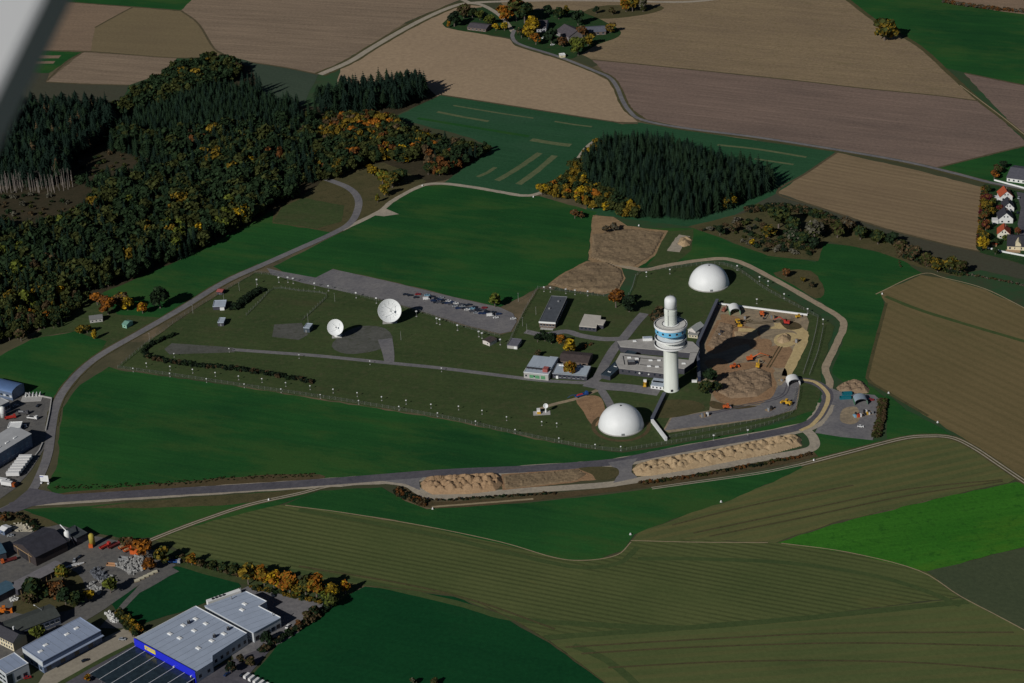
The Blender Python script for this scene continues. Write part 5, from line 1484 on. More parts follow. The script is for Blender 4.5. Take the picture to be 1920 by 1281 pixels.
hedge([(1810, 516), (1850, 522), (1920, 536), (1990, 552)], 3.5, 1.6, ['brown', 'grey', 'olive'], 'low brown hedge line running right from the scrub belt', 0.6, 11)
hedge([(1400, 398), (1460, 392), (1520, 402), (1600, 432), (1690, 462)], 9.0, 4.2, ['brown', 'olive', 'green', 'dark'], 'rough thicket along the back of the scrub belt', 0.55, 12)
hedge([(1430, 456), (1480, 462), (1520, 470)], 8.0, 3.6, ['brown', 'olive', 'green', 'dark'], 'dense thicket in front of the pale grey leafless tree', 0.6, 20)
hedge([(1690, 480), (1720, 492), (1770, 508), (1806, 516)], 7.0, 3.8, ['brown', 'olive', 'green', 'dark'], 'dense thicket at the right end of the scrub belt', 0.6, 21)
hedge([(1846, 352), (1842, 400), (1838, 440), (1836, 470)], 4, 3.0, ['olive', 'rust', 'gold', 'green', 'wine'], 'colourful garden hedge along the pale stubble field', 0.8, 13)
hedge([(1690, 505), (1680, 470)], 1, 1.2, ['brown'], 'short brown thicket at the belt bend', 0.5, 14)
hedge([(1060, 672), (1090, 655), (1110, 645)], 3, 2.0, ['brown', 'green', 'rust'], 'garden hedge behind the brown-roofed block', 0.5, 15)
hedge([(1768, 4), (1830, 14), (1930, 24)], 8, 3.0, ['brown', 'rust', 'grey'], 'brown hedge line in the far upper right corner', 0.5, 16)
hedge([(100, 915), (300, 908), (470, 895), (590, 892)], 7, 0.9, ['brown', 'olive', 'green'], 'low russet scrub along the north side of the southern road', 0.35, 17)
hedge([(220, 1150), (236, 1172), (258, 1190)], 5, 3.0, ['green', 'gold', 'olive'], 'mixed hedge on the slope left of the blue store', 0.8, 18)
hedge([(-10, 966), (30, 968), (60, 985), (70, 1000)], 4, 2.4, ['dark', 'green', 'brown'], 'dark scrub between road and works yard', 0.8, 19)

# ================================================================ VEHICLES AND MACHINES
PAINT = {}
def paint(name, c):
    if name not in PAINT:
        PAINT[name] = mat('paint_'+name, c, 0.3, 0.0, var=0.05, scale=1.0, spec=0.5)
    return PAINT[name]
COLS = {'dark': (0.012, 0.014, 0.022), 'navy': (0.012, 0.03, 0.10), 'red': (0.30, 0.015, 0.015), 'sky': (0.22, 0.42, 0.55), 'white': (0.75, 0.75, 0.74), 'silver': (0.32, 0.34, 0.36), 'blue': (0.02, 0.08, 0.28), 'teal': (0.01, 0.13, 0.17), 'grey': (0.09, 0.09, 0.10)}
CARM = {}
def profile_mesh(name, prof, w, material, taper=0.0):
    """side outline (x, z) swept across the width, upper points drawn in by taper"""
    zs = [p[1] for p in prof]; z0, z1 = min(zs), max(zs)
    mb = MB()
    n = len(prof)
    L = []
    for s_ in (-1, 1):
        for (x, z) in prof:
            k = 1 - taper*max(0, (z - z0)/(z1-z0))
            L.append((x, s_*w/2*k, z))
    mb.add(L, [tuple(range(n)), tuple(range(2*n-1, n-1, -1))] + [(i, n+i, n+(i+1) % n, (i+1) % n) for i in range(n)])
    return mb.mesh(name, material)
WHEEL = MB().lathe([(0.05, -0.13), (0.33, -0.13), (0.34, 0.0), (0.33, 0.13), (0.05, 0.13)], 10).mesh('wheel', RUBBER)
def car(label, loc, rz, col='dark', kind='car', group=None):
    key = (kind, col)
    if key not in CARM:
        if kind == 'car':
            body = profile_mesh('body', [(-2.2, 0.28), (2.2, 0.28), (2.25, 0.62), (2.05, 0.82), (0.95, 0.95), (-1.9, 0.97), (-2.2, 0.80)], 1.8, paint(col, COLS[col]), 0.05)
            cab = profile_mesh('windows', [(-1.75, 0.96), (1.0, 0.96), (0.30, 1.38), (-1.2, 1.40)], 1.6, GLASS, 0.16)
            roof = MB().box(-0.45, 0, 1.42, 1.55, 1.25, 0.07).mesh('roof', paint(col, COLS[col]))
        else:
            body = profile_mesh('body', [(-2.6, 0.35), (2.6, 0.35), (2.65, 0.95), (2.3, 1.15), (1.85, 2.05), (-2.6, 2.10)], 1.95, paint(col, COLS[col]), 0.06)
            cab = profile_mesh('windows', [(1.35, 1.25), (2.28, 1.18), (1.90, 1.90), (1.35, 1.90)], 1.97, GLASS, 0.02)
            roof = MB().box(-0.4, 0, 2.12, 4.2, 1.75, 0.06).mesh('roof', paint(col, COLS[col]))
        CARM[key] = (body, cab, roof)
    t = thing('parked_van' if kind == 'van' else 'parked_car', label, 'van' if kind == 'van' else 'car', loc, rz, group)
    b_, c_, r_ = CARM[key]
    link('body', b_, t); link('windows', c_, t); link('roof', r_, t)
    dx = 1.35 if kind == 'car' else 1.65
    for sx in (-dx, dx):
        for sy in (-0.85, 0.85):
            o = link('wheel', WHEEL, t, (sx, sy, 0.34)); o.rotation_euler = (math.pi/2, 0, 0)
    return t
GZ = 0.16
def at(px, py, z=GZ):
    p = G(px, py); p.z = z
    return p
# main car park
rowa = ang((752, 552), (945, 594))
CARS = [(165, 172, 'dark', 'dark car parked first at the left end of the car park row'), (232, 186, 'dark', 'dark car second from the left end of the car park row'), (350, 168, 'red', 'red car in the car park row'), (322, 216, 'dark', 'dark car in front of the red car'), (490, 184, 'sky', 'light blue car in the car park row'),
        (580, 265, 'navy', 'blue car right of the white van near the row start'), (810, 272, 'white', 'white car left of the middle of the row'), (920, 304, 'white', 'white car above the pale silver car in the row'), (906, 346, 'silver', 'pale silver car in the front line of the row'), (1020, 352, 'silver', 'silver car in the middle of the row'),
        (1168, 384, 'sky', 'pale blue car in the right half of the row'), (1226, 448, 'silver', 'light car in the front line of the right half'), (1520, 518, 'white', 'white car parked ahead of the right end white van'), (700, 222, 'silver', 'silver car in the back line left of the row middle'), (1090, 400, 'white', 'white car in the front line of the row middle'), (1345, 372, 'red', 'dark red car in the back line of the right half'), (1780, 535, 'white', 'white car parked alone at the rounded end of the car park')]
for (X, Y, c_, lab) in CARS:
    car(lab, at(740+X/8, 530+Y/8+2), 0.12 + random.uniform(-.05, .05), c_)
car('white van in front of the light blue car', at(740+475/8, 530+240/8+2), 0.10, 'white', 'van')
car('white van near the right end of the car park row', at(740+1430/8, 530+488/8+2), 0.12, 'white', 'van')
for i, (X, Y) in enumerate(((560, 205), (680, 250), (662, 292), (735, 262), (745, 302), (862, 292), (1000, 322), (1062, 336), (1120, 328), (952, 378), (1160, 425), (1240, 394), (1262, 414), (1296, 455), (1322, 404), (1382, 430), (1482, 440), (1562, 465), (1100, 375), (1420, 450), (630, 232), (790, 300), (840, 316), (1045, 378), (1200, 362), (1350, 456), (1450, 462), (620, 290))):
    car('dark car packed in the double row of the car park', at(740+X/8, 530+Y/8+2), 0.12 + random.uniform(-.06, .06), ('dark', 'navy', 'grey', 'dark')[i % 4], group='dark cars packed in the car park row')
# trucks and trailers
def trailer(label, loc, rz, L=10.5, group=None, col='white', cabc=None):
    t = thing('lorry' if cabc else 'semi_trailer', label, 'lorry' if cabc else 'trailer', loc, rz, group)
    MB().box(0, 0, 2.5, L, 2.5, 2.7).build('box_body', paint(col, COLS.get(col, (0.7, 0.7, 0.7))), t)
    MB().box(0, 0, 1.0, L*0.96, 1.2, 0.28).build('chassis', DARKM, t)
    big = MB().lathe([(0.1, -0.16), (0.5, -0.16), (0.5, 0.16), (0.1, 0.16)], 10).mesh('wheel', RUBBER)
    for x in (-L*0.36, -L*0.24, L*0.30):
        for y in (-1.05, 1.05):
            o = link('wheel', big, t, (x, y, 0.5)); o.rotation_euler = (math.pi/2, 0, 0)
    if cabc:
        c_ = MB().box(L/2+1.3, 0, 2.0, 2.1, 2.4, 2.6, tx=0.92).build('cab', cabc, t)
        MB().box(L/2+2.36, 0, 2.5, 0.06, 2.0, 0.9).build('windscreen', GLASS, c_)
    return t
for k in range(7):
    X, Y = 250 - 20*k, 872 + 26.5*k
    trailer('white semi-trailer, %s in the fan of seven by the road' % ('topmost', 'second from the top', 'third from the top', 'middle one', 'third from the bottom', 'second from the bottom', 'lowest')[k], at(X/5.125, 690+Y/5.125+3), -0.06, 9.0, 'white semi-trailers parked side by side')
trailer('white tank-topped lorry near the left frame beside the road junction', at(2, 906), -0.35, 9.5, None, 'white', paint('white', COLS['white']))
trailer('white lorry with rusty orange cab end close to the left frame', at(14, 912), -0.35, 8.0, None, 'white', mat('paint_rust', (0.30, 0.07, 0.015), 0.5))
def small_truck(label, px, rz, bedc, cabc, L=6.0, load=None, group=None, boom=False):
    t = thing('truck', label, 'truck', at(*px), rz, group)
    MB().box(-0.4, 0, 1.15, L, 2.3, 0.35).build('bed', bedc, t)
    sd = MB()
    for y in (-1.1, 1.1):
        sd.box(-0.4, y, 1.6, L, 0.1, 0.7)
    sd.box(-0.4-L/2+0.05, 0, 1.6, 0.1, 2.2, 0.7)
    sd.build('side_board', bedc, t)
    c_ = MB().box(L/2+0.7, 0, 1.8, 1.9, 2.3, 2.2, tx=0.85).build('cab', cabc, t)
    MB().box(L/2+1.6, 0, 2.2, 0.06, 1.9, 0.8).build('windscreen', GLASS, c_)
    big = MB().lathe([(0.1, -0.16), (0.48, -0.16), (0.48, 0.16), (0.1, 0.16)], 10).mesh('wheel', RUBBER)
    for x in (-L*0.33, L/2+0.5):
        for y in (-1.05, 1.05):
            o = link('wheel', big, t, (x, y, 0.48)); o.rotation_euler = (math.pi/2, 0, 0)
    if load:
        MB().box(-0.6, 0, 1.75, L*0.7, 1.8, 0.9, tx=0.7, ty=0.7).build('load', load, t)
    if boom:
        MB().tube((-0.4, 0, 1.6), (-L*0.9, 0.2, 3.0), 0.18, 6).build('crane_boom', cabc, t)
        MB().tube((-L*0.9, 0.2, 3.0), (-L*1.3, 0.2, 1.6), 0.12, 6).build('crane_jib', cabc, t)
    return t
ORANGE = mat('machine_orange', (0.62, 0.13, 0.03), 0.45, var=0.12)
YELLOW = mat('machine_yellow', (0.62, 0.36, 0.03), 0.5)
REDM = mat('machine_red', (0.45, 0.04, 0.03), 0.45)
def excavator(label, px, rz, body, swing=0.0, reach=8.0, sc=1.0):
    t = thing('excavator', label, 'excavator', at(*px), rz, 'construction machines', sc)
    for y in (-1.2, 1.2):
        mb = MB()
        n = 10
        pr = [(-1.9 + 0.45*math.cos(a), 0.5+0.45*math.sin(a)) for a in np.linspace(math.pi/2, 3*math.pi/2, 6)] + [(1.9 + 0.45*math.cos(a), 0.5+0.45*math.sin(a)) for a in np.linspace(-math.pi/2, math.pi/2, 6)]
        m_ = len(pr)
        mb.add([(p[0], y-0.3, p[1]) for p in pr] + [(p[0], y+0.3, p[1]) for p in pr], [tuple(range(m_)), tuple(range(2*m_-1, m_-1, -1))] + [(i, (i+1) % m_, m_+(i+1) % m_, m_+i) for i in range(m_)])
        mb.build('track', RUBBER, t)
    h = MB().box(-0.6, 0, 1.75, 3.6, 2.7, 1.3, tx=0.94).build('house', body, t)
    MB().box(-1.9, 0, 1.7, 1.0, 2.6, 1.5).build('counterweight', body, t)
    cb = MB().box(0.7, 0.8, 2.6, 1.5, 1.0, 1.6, tx=0.85).build('cab', body, t)
    MB().box(1.42, 0.8, 2.7, 0.1, 0.8, 1.1).build('windscreen', GLASS, cb)
    MB().tube((0.9, -0.3, 2.0), (reach*0.5, -0.3, 4.6), 0.32, 6, 0.28).build('boom', body, t)
    st = MB().tube((reach*0.5, -0.3, 4.6), (reach*0.92, -0.3, 2.0), 0.26, 6, 0.18).build('stick', body, t)
    MB().box(reach*0.94, -0.3, 1.2, 0.9, 1.1, 1.1, tx=0.6).build('bucket', DARKM, st)
    return t
def loader(label, px, rz, body, sc=1.0, roller=False):
    t = thing('road_roller' if roller else 'wheel_loader', label, 'roller' if roller else 'loader', at(*px), rz, 'construction machines', sc)
    MB().box(-1.0, 0, 1.5, 3.2, 2.0, 1.3, tx=0.9).build('engine_hood', body, t)
    c_ = MB().box(0.5, 0, 2.4, 1.5, 1.6, 1.7, tx=0.85, ty=0.9).build('cab', body, t)
    MB().box(0.5, 0, 2.55, 1.54, 1.5, 0.9).build('windows', GLASS, c_)
    big = MB().lathe([(0.1, -0.3), (0.72, -0.3), (0.75, 0.0), (0.72, 0.3), (0.1, 0.3)], 12).mesh('wheel', RUBBER)
    if roller:
        MB().lathe([(0.1, -1.0), (0.75, -1.0), (0.75, 1.0), (0.1, 1.0)], 16).build('drum', STEEL, t, loc=(2.2, 0, 0.75)).rotation_euler = (math.pi/2, 0, 0)
        MB().box(1.6, 0, 1.1, 1.8, 2.3, 0.4).build('drum_frame', body, t)
    for x in ((-1.4, 1.5) if not roller else (-1.4,)):
        for y in (-1.05, 1.05):
            o = link('wheel', big, t, (x, y, 0.75)); o.rotation_euler = (math.pi/2, 0, 0)
    if not roller:
        a = MB()
        for y in (-0.5, 0.5):
            a.tube((0.9, y, 1.6), (3.0, y, 0.9), 0.14)
        a.build('lift_arm', body, t)
        MB().box(3.4, 0, 0.7, 1.0, 2.5, 1.1, tx=0.6).build('bucket', body, t)
    return t
excavator('orange excavator with long arm stretched right across the soil', (1407, 676), 0.12, ORANGE, reach=13, sc=1.15)
excavator('yellow excavator with raised arm below the long orange one', (1421, 689), 1.3, YELLOW, reach=8, sc=1.0)
excavator('red excavator at the upper right of the building site', (1474, 608), 2.8, REDM, reach=9, sc=1.15)
excavator('orange excavator facing the camera under the white wall', (1429, 592), -1.5, ORANGE, reach=7, sc=1.1)
loader('yellow bulldozer-like loader in the middle of the dusty yard', (1384, 608), -1.4, YELLOW, 1.35)
loader('orange dumper beside the edge of the tower shadow', (1376, 690), 0.3, ORANGE, 1.1)
loader('orange roller on the asphalt below the soil heap', (1363, 766), 0.1, ORANGE, 1.1, True)
loader('yellow loader at the bend of the asphalt yard', (1476, 759), 2.4, YELLOW, 1.3)
loader('small yellow roller near the upper right corner of the site', (1497, 596), 0.4, YELLOW, 0.9, True)
excavator('small red excavator beside the white tent shelter', (1358, 584), 1.0, mat('machine_dull_red', (0.28, 0.09, 0.06), 0.6), reach=6, sc=0.9)
small_truck('yellow flatbed truck parked before the main building', (1209, 724), 1.45, YELLOW, paint('white', COLS['white']), 6.5, YELLOW)
small_truck('blue flatbed lorry with red load by the junction', (1089, 744), 0.42, paint('blue', COLS['blue']), paint('blue', COLS['blue']), 8.0, REDM, boom=True)
# storage yard
def container(label, px, rz, m_, L=6.0, W=2.4, h=2.5, cat='container'):
    t = thing('skip_container', label, cat, at(*px), rz)
    MB().box(0, 0, 0.2, L*0.9, W, 0.3).build('floor', m_, t)
    for y in (-W/2, W/2):
        o = MB().box(0, y, h/2, L, 0.12, h).build('side_wall', m_, t)
        for k in range(4):
            MB().box(-L*0.38+L*0.25*k, y*1.04, h/2, 0.14, 0.1, h*0.95).build('rib', m_, o)
    for x in (-L/2, L/2):
        MB().box(x, 0, h/2, 0.12, W, h).build('end_wall', m_, t)
    return t
TEALM = paint('teal', COLS['teal'])
container('teal open skip container nearer the camera in the storage yard', (1585, 748), 0.0, TEALM, 8, 2.6, 1.8)
container('teal open skip container behind its twin in the storage yard', (1588, 740), 0.0, TEALM, 7, 2.6, 1.8)
car('red car beside the grey tent in the storage yard', at(1633, 751), -0.1, 'red')
car('white car parked low in the storage yard', at(1614, 801), -0.25, 'white')
W_ = paint('white', COLS['white'])
def pallet_stack(label, px, cols, seed):
    g = random.Random(seed)
    t = thing('material_stack', label, 'materials', at(*px), g.random())
    MB().box(0, 0, 0.1, 7, 4, 0.2).build('pallet', TIMBER, t)
    for k, c_ in enumerate(cols):
        x, y = -2.6+1.3*(k % 5), -1.1+2.1*(k//5)
        hh = g.uniform(1.0, 2.8)
        o = MB().box(x, y, 0.2+hh/2, 1.2, 1.7, hh, tx=0.95).build('bundle', c_, t)
        MB().box(x, y, 0.2+hh, 1.25, 0.12, 0.05).build('strap', DARKM, o)
pallet_stack('blue and red stack of site materials in the storage yard', (1609, 781), [paint('sky', COLS['sky']), ORANGE, REDM, W_, DARKM, paint('sky', COLS['sky']), DARKM], 3)
pallet_stack('dark and yellow stack of site materials in the storage yard', (1628, 776), [DARKM, YELLOW, W_, DARKM, STEEL, DARKM, W_], 4)
# store car park and works yard
car('dark blue car beside the blue store', at(426, 1266), 0.85, 'navy')
for k in range(5):
    car('white van, %s of the row of five at the bottom edge' % ('leftmost', 'second', 'middle one', 'fourth', 'rightmost')[k], at(464+9*k, 1270+4.6*k), 0.95, 'white', 'van', 'white vans in a row at the bottom edge')
car('dark car left of the white van row', at(455, 1267), 0.95, 'dark')
for k, (px, py) in enumerate(((228, 1250), (246, 1258), (262, 1266), (285, 1276))):
    car('%s car parked under the dark canopy beams of the store' % ('first', 'second', 'third', 'nearest')[k], at(px-22, py+2), 0.5, ('dark', 'navy', 'navy', 'dark')[k], group='cars beside the store canopy')
car('dark red car beside the white building bottom left', at(52, 1272), 0.3, 'red')
small_truck('dark red truck with ladder frame in the works yard', (196, 1028), 0.75, REDM, REDM, 6.0, None, 'red and orange trucks of the works yard')
small_truck('long dark red flatbed in the works yard', (214, 1026), 0.75, mat('paint_maroon', (0.15, 0.03, 0.03), 0.6), mat('paint_maroon', (0.15, 0.03, 0.03), 0.6), 8.0, None, 'red and orange trucks of the works yard')
small_truck('orange loaded truck, left of the pair in the works yard', (231, 1029), 0.6, ORANGE, ORANGE, 5.0, TIMBER, 'red and orange trucks of the works yard')
small_truck('orange loaded truck beside the orange container', (240, 1034), 0.6, ORANGE, ORANGE, 5.0, TIMBER, 'red and orange trucks of the works yard')
small_truck('red lorry with flatbed leaving the dark hall', (19, 1053), 3.6, mat('paint_maroon', (0.15, 0.03, 0.03), 0.6), ORANGE, 8.0, None)
small_truck('blue car transporter at the corner of the works lane', (326, 1056), -0.2, paint('blue', COLS['blue']), paint('silver', COLS['silver']), 6.0, None)
container('orange site container with grey lid in the works yard', (254, 1038), -0.2, ORANGE, 6, 3.0, 3.0)
container('grey open skip beside the rubble heap', (232, 1050), -0.3, STEEL, 6, 3.0, 1.8)
container('low tan skip left of the rubble heap', (209, 1060), -0.2, mat('paint_tan', (0.45, 0.25, 0.13), 0.7), 6, 2.6, 1.0)
loader('orange loader at the left frame in the works yard', (6, 1150), 0.2, mat('machine_bright_orange', (0.75, 0.20, 0.02), 0.5), 1.5)
small_truck('red dump truck near the silo on the left frame', (18, 786), 0.3, REDM, REDM, 6.0, None)
small_truck('white tipper beside the factory yard fence', (60, 786), -0.3, W_, W_, 6.0, DARKM)
small_truck('grey flatbed in the factory yard', (42, 776), -0.25, paint('grey', COLS['grey']), paint('grey', COLS['grey']), 7.0, STEEL)

for k, (px, py, c_, lab) in enumerate(((30, 762, 'silver', 'silver car by the blue-walled hall at the left frame'), (72, 762, 'dark', 'dark car near the factory yard fence'), (48, 800, 'white', 'white car beside the low white loading roof'), (60, 1010, 'dark', 'dark car above the dark works hall'), (20, 1006, 'silver', 'silver car near the pale sacks'), (150, 1046, 'dark', 'dark car on the works yard centre'), (140, 1052, 'silver', 'silver car beside the white beams'), (120, 1206, 'dark', 'dark car behind the blue-grey steel hall'), (230, 1200, 'silver', 'silver car on the store apron'), (160, 1240, 'dark', 'dark car beside the grass strip of the store'), (540, 1176, 'white', 'white car at the edge of the loading yard'), (512, 1118, 'dark', 'dark car under the autumn row in the loading yard'))):
    car(lab, at(px, py), 0.5+0.7*k, c_)
for k, (px, py, lab) in enumerate(((1398, 596, 'small stack of pipes left of the orange excavator under the wall'), (1452, 596, 'small stack of planks between the two upper excavators'), (1350, 626, 'low stack beside the navy screen wall'), (1494, 640, 'stack of site materials beside the sand track bend'), (1444, 768, 'stack of site materials on the lower asphalt yard'), (1322, 780, 'dark stack at the left end of the asphalt yard'), (1468, 712, 'pale stack left of the eastern tent shelter'))):
    pallet_stack(lab, (px, py), [STEEL, TIMBER, DARKM, W_][:2+k % 3], 20+k)

# ================================================================ INDUSTRY, HOUSES, FARM
HALLW = mat('hall_cladding_pale', (0.50, 0.53, 0.55), 0.6, var=0.08)
HALLB = mat('hall_cladding_blue', (0.12, 0.16, 0.24), 0.6, var=0.15)
HALLROOF = mat('hall_roof_membrane', (0.36, 0.42, 0.52), 0.7, var=0.08, scale=0.15)
ROOFSTEEL = mat('hall_roof_steel', (0.30, 0.36, 0.48), 0.5, var=0.08, scale=0.2)
ARCHBLUE = mat('arched_roof_blue', (0.10, 0.17, 0.33), 0.45, var=0.12)
GREYROOF = mat('hall_roof_grey', (0.42, 0.43, 0.44), 0.7, var=0.1, scale=0.2)
DARKROOF = mat('shed_roof_dark', (0.040, 0.040, 0.052), 0.8, var=0.3, scale=0.3)
FIBRE = mat('fibre_cement_roof', (0.19, 0.18, 0.19), 0.9, var=0.2, scale=0.4)
TEALROOF = mat('shed_roof_teal', (0.06, 0.12, 0.17), 0.7, var=0.2)
STOREBLUE = mat('store_blue', (0.02, 0.03, 0.62), 0.4, var=0.08)
SIGNY = mat('sign_yellow', (0.75, 0.62, 0.04), 0.5)
PLASTER = mat('house_plaster', (0.74, 0.74, 0.72), 0.8, var=0.06)
PLCREAM = mat('house_plaster_cream', (0.66, 0.58, 0.40), 0.8, var=0.06)
TILER = mat('roof_tile_red', (0.42, 0.085, 0.035), 0.8, var=0.2, scale=1.0)
TILEG = mat('roof_tile_dark', (0.045, 0.045, 0.055), 0.7, var=0.25, scale=1.0)
# west factory
t, r, L, W = bld('factory_hall', 'hall with blue barrel roof at the left frame beside the meadow', 'hall', (-42, 722), (22, 737), (43, 721), 6.5, HALLB, ARCHBLUE, 'arch', 2.4)
for k in range(6):
    add_window(t, 'f', L, W, L*(0.5+0.09*k), 3.4, 2.0, 1.6, HALLW if k % 2 else GLASS)
t, r, L, W = bld('factory_hall', 'blue-walled flat hall at the left frame behind the silo', 'hall', (-40, 781), (17.5, 753), (3, 745), 8.0, HALLB, GREYROOF)
for k in range(4):
    add_window(t, 'f', L, W, L*(0.68+0.09*k), 4.0, 1.8, 2.6)
t, r, L, W = bld('factory_hall', 'large pale-roofed hall on the left frame above the white trailers', 'hall', (-70, 892), (58, 814), (22, 800), 10.0, HALLB, GREYROOF, 'gable', 1.4, over=0.4)
for k in range(7):
    add_window(t, 'f', L, W, L*(0.50+0.07*k), 4.6, 2.6, 4.0, mat('rooflight_blue', (0.10, 0.17, 0.26), 0.3))
for k in range(3):
    skylight(r, L*(0.6+0.12*k), W*0.24, 10.9, 3.0, 0.9)
add_window(t, 'r', L, W, W*0.35, 5, 1.2, 9, REDP, 'red_stripe', False)
t, r, L, W = bld('loading_roof', 'low white roof between the red truck and the large pale hall', 'roof', (14, 802), (38, 801), (37, 791), 3.6, HALLB, WHITE)
add_window(t, 'f', L, W, L*0.5, 1.6, 2.0, 2.2, name='door')
c = at(6.5, 782)
t = thing('silo', 'white upright silo tank at the left frame in the factory yard', 'silo', c)
MB().lathe([(2.0, 0), (2.0, 7.0), (1.5, 8.0), (0.3, 8.4)], 20).build('tank', WHITE, t, True)
MB().tube((2.1, 0, 0), (2.1, 0, 8.2), 0.12).build('ladder', STEEL, t)
MB().lathe([(2.08, 3.0), (2.08, 3.25), (1.95, 3.25)], 20, cap=False).build('band', STEEL, t)
t = thing('concrete_bays', 'pale concrete storage bays beside the blue barrel hall', 'storage bay', at(60, 748), 0.0)
MB().box(0, 0, 0.15, 15, 9, 0.3).build('slab', GREYC, t)
for k in range(5):
    MB().box(-5+2.6*k, 4.0, 1.3, 0.5, 3.4, 2.3).build('bay_wall', WHITE, t)
# roadside sign
c = at(84.5, 907)
t = thing('sign_board', 'white site sign board with blue logo bar at the road junction', 'sign', c, -0.22)
for x in (-2.4, 2.4):
    MB().box(x, 0.1, 1.6, 0.25, 0.25, 3.2).build('post', STEEL, t)
    MB().box(x*1.05, -0.2, 0.35, 1.2, 1.2, 0.7).build('footing', WHITE, t)
pn = MB().box(0, 0, 3.9, 6.0, 0.18, 4.8).build('panel', WHITE, t)
MB().box(-1.7, -0.11, 5.3, 2.6, 0.06, 0.55).build('logo_bar', mat('sign_blue', (0.03, 0.07, 0.42), 0.5), pn)
for k in range(3):
    MB().box(0.3, -0.11, 4.4-0.7*k, 4.2, 0.05, 0.09).build('text_line', mat('sign_grey', (0.55, 0.56, 0.6), 0.6), pn)
# works yard
t, r, L, W = bld('works_hall', 'large dark pitched hall with open gable in the works yard', 'hall', (24, 1018), (66, 1045), (121, 1014), 7.0, mat('hall_dark_brown', (0.05, 0.04, 0.04), 0.8), DARKROOF, 'gable_y', 4.0, over=0.5)
MB().box(L*0.45, -0.1, 2.8, 8.0, 0.3, 5.4).build('gate_opening', DARKM, t)
for k in range(2):
    MB().box(L*(0.2+0.52*k), -0.2, 3.5, 0.4, 0.5, 7.0).build('gate_post', TIMBER, t)
MB().box(L*0.45, -0.25, 5.7, L*0.8, 0.3, 0.4).build('gate_beam', TIMBER, t)
t, r, L, W = bld('lean_to', 'dark flat lean-to behind the large dark hall', 'hall', (119, 996), (143, 1010), (163, 999), 5.5, DARKW, mat('lean_to_roof', (0.055, 0.065, 0.07), 0.8, var=0.25))
add_window(t, 'f', L, W, L*0.5, 2.6, 2.4, 1.4)
c = at(129, 1022)
t = thing('silo', 'white conical silo against the dark works hall', 'silo', c)
MB().lathe([(0.4, 2.0), (1.9, 4.4), (1.9, 9.5), (1.2, 10.4), (0.3, 10.6)], 18).build('tank', WHITE, t, True)
for k in range(4):
    a = k*math.pi/2+0.4
    MB().tube((1.7*math.cos(a), 1.7*math.sin(a), 0), (1.7*math.cos(a), 1.7*math.sin(a), 4.8), 0.12).build('leg', STEEL, t)
MB().tube((0, 0, 10.3), (-4.5, 4.5, 12.5), 0.35, 8).build('feed_pipe', WHITE, t)
MB().tube((1.5, 0.3, 8), (4.0, -1.5, 1.0), 0.2, 6).build('outlet_pipe', STEEL, t)
c = at(174, 1024)
t = thing('silo', 'yellow round silo with orange base among the works trucks', 'silo', c)
MB().lathe([(1.9, 1.6), (1.9, 8.0), (1.2, 9.0), (0.2, 9.3)], 18).build('tank', mat('silo_yellow', (0.42, 0.34, 0.06), 0.6), t, True)
MB().box(-0.8, -1.6, 1.2, 2.6, 2.2, 2.4).build('base_unit', ORANGE, t)
for k in range(4):
    a = k*math.pi/2+0.4
    MB().tube((1.7*math.cos(a), 1.7*math.sin(a), 0), (1.7*math.cos(a), 1.7*math.sin(a), 2.0), 0.12).build('leg', STEEL, t)
t, r, L, W = bld('long_shed', 'long grey-brown corrugated shed roof in front of the dark works hall', 'shed', (33, 1106), (119, 1062), (102, 1053), 4.6, DARKW, FIBRE, 'gable', 1.0)
for k in range(9):
    MB().box(L*(0.06+0.11*k), -0.1, 2.2, 0.3, 0.3, 4.4).build('post', TIMBER, t)
t, r, L, W = bld('works_shed', 'teal-roofed shed at the left frame beside the long grey shed', 'shed', (-40, 1137), (29, 1101), (15, 1087), 5.0, DARKW, TEALROOF, 'gable', 1.2)
add_window(t, 'r', L, W, W*0.5, 2.4, 1.6, 2.4, name='door')
t, r, L, W = bld('works_shed', 'blue-roofed shed at the left frame beside the dark works hall', 'shed', (-40, 1052), (11, 1036), (-6, 1014), 5.0, DARKW, TEALROOF, 'gable', 1.4)
add_window(t, 'r', L, W, W*0.5, 2.4, 1.6, 2.4, name='door')
t, r, L, W = bld('works_shed', 'small white-roofed shed near the left frame in the upper works yard', 'shed', (-2, 992), (8, 996), (16, 986), 3.6, HALLB, WHITE, 'gable', 0.8)
add_window(t, 'f', L, W, L*0.5, 1.6, 1.2, 1.2)
t, r, L, W = bld('hipped_hall', 'dark-roofed hall with blue-shaded windows right of the cream house', 'hall', (12, 1193), (112, 1155), (84, 1137), 6.0, mat('hall_blue_grey', (0.10, 0.12, 0.17), 0.7), mat('roof_grey_green', (0.060, 0.068, 0.062), 0.8, var=0.2), 'gable', 2.4)
for k in range(10):
    add_window(t, 'f', L, W, L*(0.06+0.098*k), 3.4, 2.2, 2.0)
for k in range(3):
    add_window(t, 'r', L, W, W*(0.2+0.3*k), 3.2, 1.8, 1.8)
t, r, L, W = bld('town_house', 'cream house with dark roof at the left frame below the dark hall', 'house', (-28, 1180), (24, 1206), (48, 1190), 6.2, PLCREAM, TILEG, 'gable', 3.4)
for k in range(6):
    for z in (1.8, 4.6):
        add_window(t, 'f', L, W, L*(0.48+0.09*k), z, 1.1, 1.4)
MB().box(L*0.7, W*0.75, 9.6, 0.8, 0.8, 2.2).build('chimney', WHITE, r)
t, r, L, W = bld('steel_hall', 'blue-grey steel hall with stepped eaves left of the store apron', 'hall', (80, 1241), (189, 1183), (146, 1160), 8.5, HALLB, ROOFSTEEL, trim=ROOFSTEEL)
MB().span(-0.1, L+0.6, -1.8, -0.16, 5.2, 5.6).build('canopy', ROOFSTEEL, t)
